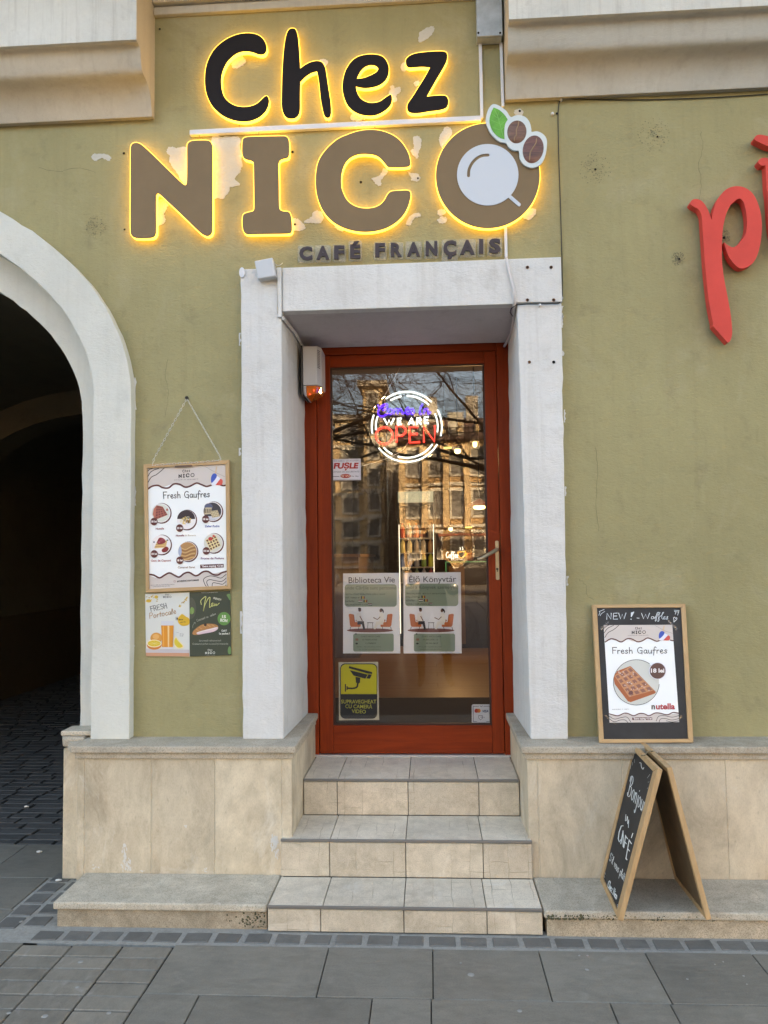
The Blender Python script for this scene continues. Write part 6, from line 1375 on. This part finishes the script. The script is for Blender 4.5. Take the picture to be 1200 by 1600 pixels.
wave(P, zb_([(205, 487), (260, 455), (310, 462), (370, 487), (430, 455), (480, 456), (540, 485), (590, 475), (640, 447), (680, 455), (740, 480), (785, 465)]), 1.8, BRN, 2); wave(P, zb_([(885, 468), (900, 472), (914, 474)]), 1.8, BRN, 2)
for L in ([(192, 345), (215, 325), (240, 312)], [(195, 390), (230, 345), (290, 315)], [(200, 440), (235, 390), (290, 360), (345, 315)]): wave(P, zb_(L), .9, DK, 2)
logo(P, *zb_([(553, 370)])[0], 22, DK, 3); P.scrib(*zb_([(440, 425)])[0], *zb_([(660, 420)])[0], 1.2, (120, 110, 112), 2)
mz = lambda L: zb_([(818+(x-880)*.82-5, 395+(y-185)*.68) for x, y in L]); pop(P, mz, 3); P.line(zb_([(725, 315), (820, 370), (905, 398)]), .35, (120, 110, 105), 2)
P.hand('Fresh Gaufres', *zb_([(278, 608)])[0], *zb_([(852, 604)])[0], 9.6, DK, 1.05, 2)
P.shape(zb_(circ(528, 908, 236, 233, 50)), (204, 206, 200), 1)
P.line(zb_([(528+239*math.cos(t), 908-236*math.sin(t)) for t in [math.radians(55+k*6) for k in range(51)]]), .8, DK, 3)
a_ = zb_([(330, 760), (465, 732), (722, 992), (470, 1085)]); P.shape(zb_([(296, 838), (330, 790), (462, 738), (475, 745), (732, 1008), (722, 1024), (470, 1114), (440, 1105), (302, 925), (294, 880)]), (172, 96, 58), 4)
waffle(P, zb_([(297, 838), (462, 742), (716, 990), (452, 1062)]), 4, 5, (196, 138, 98), (146, 96, 84), 5)
for i in range(40):
    u, v = rnd.random(), rnd.random(); A, B_, C_, D_ = [np.array(p) for p in zb_([(325, 800), (460, 760), (690, 985), (460, 1050)])]; p = (A*(1-u)+B_*u)*(1-v)+(D_*(1-u)+C_*u)*v
    P.shape(circ(p[0], p[1], rnd.uniform(.6, 1.8), rnd.uniform(.4, 1.2), 8, rnd.uniform(0, 3)), rnd.choice([(216, 196, 186), (206, 178, 164), (188, 146, 130)]), 7)
P.shape(circ(*zb_([(470, 1016)])[0], 3.6, 3.2, 14), (112, 70, 68), 8)
P.shape(circ(*zb_([(748, 788)])[0], 13.4, 13.2, 34), (226, 226, 236), 9); P.shape(circ(*zb_([(748, 788)])[0], 12.4, 12.4, 34), (98, 66, 58), 10); P.text('18 lei', *zb_([(678, 806)])[0], *zb_([(818, 804)])[0], 6.0, (234, 228, 226), 11, bold=.035)
P.text('n', *zb_([(686, 1186)])[0], *zb_([(722, 1186)])[0], 8.6, (30, 28, 34), 2, bold=.035); P.text('utella', *zb_([(732, 1187)])[0], *zb_([(930, 1186)])[0], 8.6, (178, 54, 64), 2, bold=.035)
P.scrib(*zb_([(275, 1193)])[0], *zb_([(455, 1190)])[0], 1.1, (96, 90, 96), 2)
P.shape(zb_([(243, 1245), (330, 1262), (420, 1232), (500, 1258), (570, 1232), (660, 1255), (740, 1225), (840, 1245), (968, 1228), (975, 1322), (250, 1328)]), CRM, 1)
wave(P, zb_([(243, 1235), (290, 1248), (340, 1255), (400, 1230), (440, 1232), (500, 1255), (560, 1232), (610, 1235), (660, 1255), (720, 1228), (770, 1228), (850, 1245), (910, 1222), (968, 1228)]), 1.6, BRN, 2)
for L in ([(246, 1260), (300, 1290), (370, 1275), (430, 1270), (470, 1320)], [(248, 1290), (300, 1318), (360, 1300), (410, 1300), (440, 1325)], [(968, 1255), (900, 1270), (820, 1255), (760, 1262), (735, 1310)], [(970, 1285), (900, 1300), (830, 1285), (780, 1290), (765, 1322)], [(972, 1308), (900, 1320), (840, 1308)]): wave(P, zb_(L), .8, DK, 2)
P.shape(zb_([(484, 1274), (692, 1272), (694, 1298), (486, 1300)]), BRN, 3); P.text('*Extra toping +2 lei', *zb_([(492, 1294)])[0], *zb_([(686, 1292)])[0], 2.6, (238, 232, 230), 4, bold=.03)
P.build('print', ps)
TAPE = glass_mat('sticky_tape', (.80, .80, .82), refl=.05, rough=.25)
for L in ([(185, 310), (232, 270), (250, 285), (205, 325)], [(148, 345), (190, 310), (205, 330), (168, 368)], [(850, 268), (870, 262), (912, 300), (895, 312)], [(905, 315), (925, 308), (962, 350), (940, 368)], [(190, 1255), (210, 1245), (260, 1290), (248, 1300)], [(270, 1310), (290, 1305), (325, 1340), (308, 1350)], [(965, 1290), (990, 1250), (1005, 1262), (978, 1300)]):
    f = [U(x, y, pl=(CPL[0]-nn_*.0040, nn_)) for x, y in zb_(L)]; mb = MB(); mb.add(f, [(0, 1, 2, 3)]); mb.build('tape_piece', TAPE, cbd)

# ------------------------------------------------------------ folding pavement chalkboard
lz = .0965
ft1 = U(965.5, 1437.5, Z=lz); ft2 = U(937, 1374, Z=lz); tp1 = None
# board one hangs from the ridge: solve the plane through its three measured corners
def corner(px, py, Y): return U(px, py, Y=Y)
A1 = ft1; B1 = ft2; T1 = U(1027.4, 1200.6, Y=ft1[1]+.012)
n1 = np.cross(B1-A1, T1-A1); n1 /= np.linalg.norm(n1)
if n1[0] > 0: n1 = -n1
P1 = (A1, n1)
A2 = U(1103.8, 1438.2, Z=lz); B2 = U(1054, 1373.5, Z=lz); T2 = U(1046, 1200.5, Y=A2[1]+.012)
n2 = np.cross(B2-A2, T2-A2); n2 /= np.linalg.norm(n2)
if n2[0] > 0: n2 = -n2    # towards the inside, the side we see
P2 = (A2, n2)
afr = empty('folding_chalkboard', (A1+A2)/2, 'pine framed folding chalkboard standing open on the stone ledge, chalked Bonjour un café', 'chalkboard')
o1_ = [(988.6, 1163.2), (1027.4, 1200.6), (965.5, 1437.5), (937.2, 1374.4)]
zs_ = lambda L: zoom(L, 920, 1150, 5.333)
i1_ = zs_([(368, 118), (533, 295), (232, 1448), (112, 1180)])
b1 = frameboard(afr, o1_, i1_, P1, .019, (PINE_H, PINE), CHALKB)
P = PL(P1, .0058)
zc = lambda L: zoom(L, 936, 1160, 5.714)
WS = (226, 232, 232)
def slant_hand(t, p0, total, ey, w):
    st, W = hand_strokes(t, .06); ex = np.array(total, float)/W; ey = np.array(ey, float); p0 = np.array(p0, float)
    for q in st: P.line(zc([tuple(p0+ex*a+ey*b) for a, b in q]), w, WS, 1)
slant_hand('Bonjour', (252, 470), (150, 165), (34, -170), .85)
for q in ([(240, 645), (236, 700), (248, 690), (252, 660)], [(256, 665), (256, 730), (266, 690), (262, 762)]): P.line(smooth_loop(zc(q), 3, False), .8, WS, 1)
for q in ([(215, 745), (200, 745), (180, 800), (172, 860), (182, 890), (195, 870)], [(215, 790), (195, 905)], [(215, 790), (216, 930)], [(238, 830), (222, 940)], [(236, 835), (255, 860)], [(228, 885), (244, 905)], [(268, 880), (240, 1040)], [(268, 870), (290, 905)], [(258, 950), (272, 970)], [(240, 1030), (250, 1048)], [(302, 812), (290, 850)]): P.line(zc(q), 1.35, WS, 1)
slant_hand("S'il vous plaît", (92, 1052), (132, 190), (16, -72), .55)
slant_hand('Chez Nico', (76, 1288), (80, 118), (14, -62), .95)
P.line(smooth_loop(zc([(362, 182), (375, 185), (378, 215), (392, 240), (400, 225)]), 3, False), .9, WS, 1)
for q in ([(165, 1452), (178, 1450)], [(165, 1468), (180, 1462)]): P.line(zc(q), 1.0, WS, 1)
for q in ([(285, 195), (280, 238)], [(300, 178), (297, 205)], [(318, 152), (316, 182)], [(455, 285), (432, 318)], [(450, 352), (436, 356)], [(436, 405), (432, 415)], [(52, 1155), (58, 1180)], [(46, 1185), (52, 1210)]): P.line(zc(q), .45, (190, 196, 196), 1)
P.build('chalk_writing', b1)
o2_ = [(1000.0, 1160.3), (1042.0, 1200.3), (1103.8, 1438.2), (1054.0, 1373.5)]
def inner_quad(q, f):
    c = np.mean(np.array(q), 0); return [tuple(c+(np.array(p)-c)*f) for p in q]
MDF = plain('board_back', (.155, .10, .05), .8, var=.15, vscale=20)
n = P2[1]; W3 = [U(x, y, pl=P2) for x, y in o2_]
# inner edge of the second board's frame, in its own plane
tl, tr_, br, bl = [p for p in W3]
def lerp(a, b, t): return a*(1-t)+b*t
wdt = .020/np.linalg.norm(tl-tr_); hgt = .020/np.linalg.norm(tr_-br)
def bl_(u, v): return lerp(lerp(tl, tr_, u), lerp(bl, br, u), v)
inn = [bl_(wdt, hgt), bl_(1-wdt, hgt), bl_(1-wdt, 1-hgt), bl_(wdt, 1-hgt)]; out_ = [tl, tr_, br, bl]
for k in range(4):
    f = [out_[k], out_[(k+1) % 4], inn[(k+1) % 4], inn[k]]; mb = MB(); mb.hexa(f, [p-n*.019 for p in f]); mb.build('frame_bar', (PINE_H, PINE)[k % 2], afr, bevel=.0015, seg=1)
f = [p-n*.004 for p in inn]; mb = MB(); mb.hexa(f, [p-n*.004 for p in f]); mb.build('back_board', MDF, afr)
HG = plain('hinge_brass', (.30, .26, .18), .4, metal=.8)
hp1 = U(1007, 1183, pl=P1); hp2 = lerp(tl, tr_, .42)
mb = MB(); mb.tube([hp1+np.array([0, 0, .006]), (hp1+hp2)/2+np.array([0, 0, .012]), hp2+np.array([0, 0, .006])], .0022, 6); mb.tube([hp1+np.array([-.01, .01, .004]), hp1+np.array([.004, 0, .008])], .003, 6); mb.tube([hp2+np.array([.012, .01, .003]), hp2+np.array([-.002, 0, .008])], .003, 6); mb.build('hinge', HG, afr)

# ------------------------------------------------------------ across the square: what the glass mirrors
FAC1 = plain('far_facade_beige', (.50, .37, .22), .9, var=.12, vscale=.4); FAC2 = plain('far_facade_grey', (.30, .28, .25), .9, var=.12, vscale=.4); FAC3 = plain('far_facade_ochre', (.36, .235, .12), .9, var=.2, vscale=.6)
WIN = plain('far_window_glass', (.13, .125, .12), .4); WFR = plain('far_window_frame', (.45, .43, .38), .7); ROOFT = plain('far_roof', (.10, .055, .04), .85, var=.3, vscale=3)  # window panes lightened, reflected sky put into their colour
def far_building(x0, x1, y, depth, h, mat, nx, nz, label, roof='flat', trim=True, name='apartment_building'):
    b = empty(name, ((x0+x1)/2, y, 0), label, 'building')
    MB().box(x0, x1, y-depth, y, -.02, h).build('wall', mat, b)
    cw, chh = (x1-x0)/nx, (h-1.0)/nz
    for j in range(nz):
        for i in range(nx):
            cx, cz = x0+(i+.5)*cw, .9+j*chh+chh*.52; w, hh = min(.55, cw*.24), min(.85, chh*.30)
            f = MB().box(cx-w-.1, cx+w+.1, y+.002, y+.09, cz-hh-.12, cz-hh-.002).box(cx-w-.1, cx-w, y+.002, y+.07, cz-hh, cz+hh).box(cx+w, cx+w+.1, y+.002, y+.07, cz-hh, cz+hh).box(cx-w-.12, cx+w+.12, y+.002, y+.11, cz+hh+.002, cz+hh+.16).build('window', WFR, b)
            MB().box(cx-w, cx+w, y+.004, y+.02, cz-hh, cz+hh).build('pane', WIN, f)
        if trim: MB().box(x0-.1, x1+.1, y+.003, y+.14, .9+j*chh-.12, .9+j*chh+.04).build('string_course', WFR, b)
    if roof == 'flat': MB().box(x0-.3, x1+.3, y-depth, y+.35, h, h+.35).build('roof', FAC2, b)
    else:
        mb = MB(); mb.loft([(x0-.3, y+.4, h), (x1+.3, y+.4, h), (x1+.3, y-depth, h), (x0-.3, y-depth, h)], [(x0+1.2, y-depth*.45, h+roof), (x1-1.2, y-depth*.45, h+roof), (x1-1.2, y-depth*.55, h+roof), (x0+1.2, y-depth*.55, h+roof)]); rf = mb.build('roof', ROOFT, b)
        for k in range(3): cx = x0+(x1-x0)*(.2+.3*k); MB().box(cx-.35, cx+.35, y-depth*.45, y-depth*.38, h, h+roof+1.1).build('chimney', FAC2, rf)
    return b
far_building(-5.9, -4.0, -44, 9, 10.2, FAC1, 1, 6, 'narrow beige concrete block beside the stair tower, across the square')
far_building(-3.95, -2.75, -42.5, 4, 12.0, FAC1, 1, 7, 'tallest beige stair tower across the square')
far_building(-2.7, -1.35, -46, 8, 10.6, FAC2, 1, 6, 'grey shaded block between the stair tower and the ochre house')
far_building(-26, -6.0, -48, 10, 9.2, FAC2, 11, 4, 'long grey apartment block left of the stair tower, across the square')
b = far_building(-1.3, 6.4, -35, 10, 7.4, FAC3, 7, 3, 'ochre town house with pilasters and a steep tiled roof, across the square', roof=2.0, name='ochre_town_house')
for k in range(8): x = -1.3+7.7*k/7; MB().box(x-.16, x+.16, -34.998, -34.72, 2.9, 7.2).box(x-.24, x+.24, -34.7185, -34.60, 6.6, 7.15).build('pilaster', FAC1, b)
for k in range(9): x = -1.0+7.1*k/8; mb = MB(); mb.lathe((x, -34.9, 7.76), [(.12, 0), (.2, .15), (.08, .4), (.14, .5), (.05, .7)], 8); mb.build('finial', FAC1, b)
for k in range(4): x = -.4+1.9*k; MB().box(x-.4, x+.4, -36.5, -35.6, 7.76, 9.0).build('dormer', WFR, b)
MB().box(-1.2, 6.3, -34.4, -33.4, 2.45, 2.55).build('awning', plain('awning_cloth', (.25, .08, .05), .9), b)
far_building(6.9, 15, -33, 10, 8.0, FAC1, 5, 3, 'cream town house with tiled roof at the right end of the square', roof=2.6, name='cream_town_house')
far_building(15.5, 30, -36, 10, 11, FAC2, 7, 4, 'large grey building beyond the cream town house', roof=2.5)
far_building(-47, -26.5, -48, 10, 12, FAC3, 8, 5, 'wide ochre apartment building at the far left of the square')
# bare street trees
BARK = plain('bark', (.055, .045, .035), .95, var=.3, vscale=15)
def bare_tree(x, y, h, seed, label, lean=0.0, dep0=7):
    q = random.Random(seed); t = empty('bare_tree', (x, y, 0), label, 'tree', 'bare winter trees on the square')
    tr_ = MB(); br = MB(); cnt = [0]
    def grow(p, d, L, r, dep):
        pts = [p]; dd = d.copy()
        for k in range(3):
            dd = dd+np.array([q.gauss(0, .16), q.gauss(0, .16), q.gauss(0, .07)-(.10 if dep < 3 else 0)]); dd /= np.linalg.norm(dd); pts.append(pts[-1]+dd*L/3)
        (tr_ if dep >= dep0-1 else br).tube(pts, [r, r*.88, r*.76, r*.64], 5 if dep > 3 else 3, caps=False)
        if dep == 0: return
        for k in range(3):
            s = q.choice([1, 2, 3, 3]); e = dd*.75+np.array([q.gauss(0, .6), q.gauss(0, .6), q.gauss(.05, .3)]); e /= np.linalg.norm(e)
            grow(pts[s], e, L*q.uniform(.66, .9), max(.0025, r*.52), dep-1)
    grow(np.array([x, y, -.02]), np.array([lean, 0, 1.])/math.hypot(1, lean), h*.33, h*.0095, dep0)
    tr_.build('trunk', BARK, t); br.build('crown', BARK, t)
bare_tree(-4.0, -10.0, 10.5, 3, 'bare tree with dark trunk nearest the cafe on the square, left of the door', .12, 8)
bare_tree(3.6, -9.5, 10.5, 5, 'bare tree on the square right of the door', -.15, 8)
bare_tree(-9.5, -19, 10, 8, 'bare tree further out on the square towards the stair tower', .1)
bare_tree(6.8, -18, 10, 11, 'bare tree standing before the ochre house', -.15)
for i, (x, c_) in enumerate(((-5.6, (.30, .30, .32)), (2.2, (.03, .03, .035)), (6.6, (.25, .03, .03)))):
    y = -24-i; car = empty('parked_car', (x, y, 0), ('silver', 'black', 'dark red')[i]+' car parked across the square', 'car', 'cars parked across the square')
    pr_ = [(-2.1, .35), (-2.1, .75), (-1.9, .9), (-1.15, .98), (-.55, 1.42), (.75, 1.44), (1.35, .98), (2.05, .85), (2.15, .6), (2.15, .35)]
    mb = MB(); mb.plate([[(x+a, y-.85, z) for a, z in pr_]], (0, 1.7, 0)); mb.build('body', plain('car_paint_%d' % i, c_, .25, coat=.5), car, bevel=.06, seg=3)
    mb = MB(); mb.plate([[(x+a, y+.853, z) for a, z in ((-.95, 1.0), (-.5, 1.34), (.7, 1.36), (1.1, 1.0))]], (0, -.01, 0)); mb.build('side_window', WIN, car)
    for wx in (-1.35, 1.35):
        for wy in (-.78, .80):
            mb = MB(); mb.lathe((x+wx, y+wy, .33), [(.33, -.1), (.34, -.05), (.34, .05), (.33, .1)], 20, axis=1); w_ = mb.build('wheel', BLACKW, car)
            mb = MB(); mb.lathe((x+wx, y+wy, .33), [(.2, -.105), (.2, .105)], 12, axis=1); mb.build('rim', plain('rim', (.4, .4, .4), .3, metal=.8), w_)

# ------------------------------------------------------------ the person taking the picture, seen only in the glass
def person():
    x, y = .02, -3.93
    r = empty('person', (x, y, 0), 'standing person in dark trousers and dark coat holding up a phone before the cafe', 'person')
    J = {'pel': (x, y, .92), 'ab': (x, y, 1.05), 'ch': (x, y+.01, 1.24), 'nk': (x, y+.01, 1.40), 'hd0': (x, y+.03, 1.50), 'hd1': (x, y+.03, 1.60),
         'hl': (x-.10, y, .88), 'kl': (x-.12, y+.02, .48), 'al': (x-.13, y-.02, .09), 'tl': (x-.15, y+.12, .035), 'hr': (x+.10, y, .88), 'kr': (x+.14, y+.02, .48), 'ar': (x+.17, y-.02, .09), 'tr': (x+.20, y+.12, .035),
         'sl': (x-.17, y+.01, 1.34), 'el': (x-.24, y+.10, 1.12), 'wl': (x-.07, y+.30, 1.26), 'pl': (x-.045, y+.335, 1.31), 'sr': (x+.17, y+.01, 1.34), 'er': (x+.24, y+.10, 1.12), 'wr': (x+.07, y+.30, 1.26), 'pr': (x+.045, y+.335, 1.31)}
    E_ = [('pel', 'ab'), ('ab', 'ch'), ('ch', 'nk'), ('nk', 'hd0'), ('hd0', 'hd1'), ('pel', 'hl'), ('hl', 'kl'), ('kl', 'al'), ('al', 'tl'), ('pel', 'hr'), ('hr', 'kr'), ('kr', 'ar'), ('ar', 'tr'), ('ch', 'sl'), ('sl', 'el'), ('el', 'wl'), ('wl', 'pl'), ('ch', 'sr'), ('sr', 'er'), ('er', 'wr'), ('wr', 'pr')]
    Rd = {'pel': .14, 'ab': .13, 'ch': .15, 'nk': .055, 'hd0': .085, 'hd1': .075, 'hl': .09, 'kl': .06, 'al': .042, 'tl': .035, 'hr': .09, 'kr': .06, 'ar': .042, 'tr': .035, 'sl': .065, 'el': .045, 'wl': .03, 'pl': .028, 'sr': .065, 'er': .045, 'wr': .03, 'pr': .028}
    names = list(J); me = bpy.data.meshes.new('body'); me.from_pydata([J[n] for n in names], [(names.index(a), names.index(b)) for a, b in E_], [])
    o = bpy.data.objects.new('body', me); COL.objects.link(o); sk = o.modifiers.new('s', 'SKIN'); o.modifiers.new('d', 'SUBSURF').levels = 1; o.modifiers['d'].render_levels = 1
    for i, n_ in enumerate(names): me.skin_vertices[0].data[i].radius = (Rd[n_], Rd[n_]*(.72 if n_ in ('ch', 'ab', 'pel') else 1)); me.skin_vertices[0].data[i].use_root = n_ == 'pel'
    me.materials.append(plain('dark_clothes', (.03, .028, .03), .9)); adopt(o, r)
    SKN = plain('skin', (.42, .24, .16), .6)
    mb = MB(); hc = (x, y+.035, 1.555)
    mb.lathe(hc, [(.02, -.115), (.055, -.09), (.078, -.03), (.086, .03), (.07, .085), (.02, .112)], 16); mb.lathe((x, y+.125, 1.545), [(.006, -.02), (.016, -.016), (.008, .03)], 8)
    for s in (-1, 1): mb.lathe((x+s*.086, y+.03, 1.55), [(.006, -.03), (.018, 0), (.006, .03)], 8)
    mb.build('head', SKN, r)
    mb = MB(); mb.lathe((x, y+.015, 1.575), [(.088, -.03), (.096, .02), (.08, .08), (.02, .115)], 16); mb.build('hair', plain('dark_hair', (.03, .02, .015), .8), r)
    for s in (-1, 1):
        mb = MB(); base = np.array([x+s*.045, y+.335, 1.31]); mb.tube([base+np.array([s*.02, -.05, -.04]), base, base+np.array([0, .01, .04])], [.024, .032, .026], 8)
        for k in range(4): z = .05-k*.018; mb.tube([base+np.array([s*.02, .0, z]), base+np.array([s*.018, .03, z+.004]), base+np.array([-s*.012, .037, z+.006])], [.009, .0085, .007], 6)
        mb.tube([base+np.array([0, -.01, .0]), base+np.array([-s*.012, -.008, .035])], [.011, .008], 6); mb.build('hand', SKN, r)
    MB().box(x-.036, x+.036, y+.345, y+.354, 1.29, 1.44).build('phone', BLACKW, None, bevel=.004, label='dark phone held upright by the person before the cafe', cat='phone')
person()
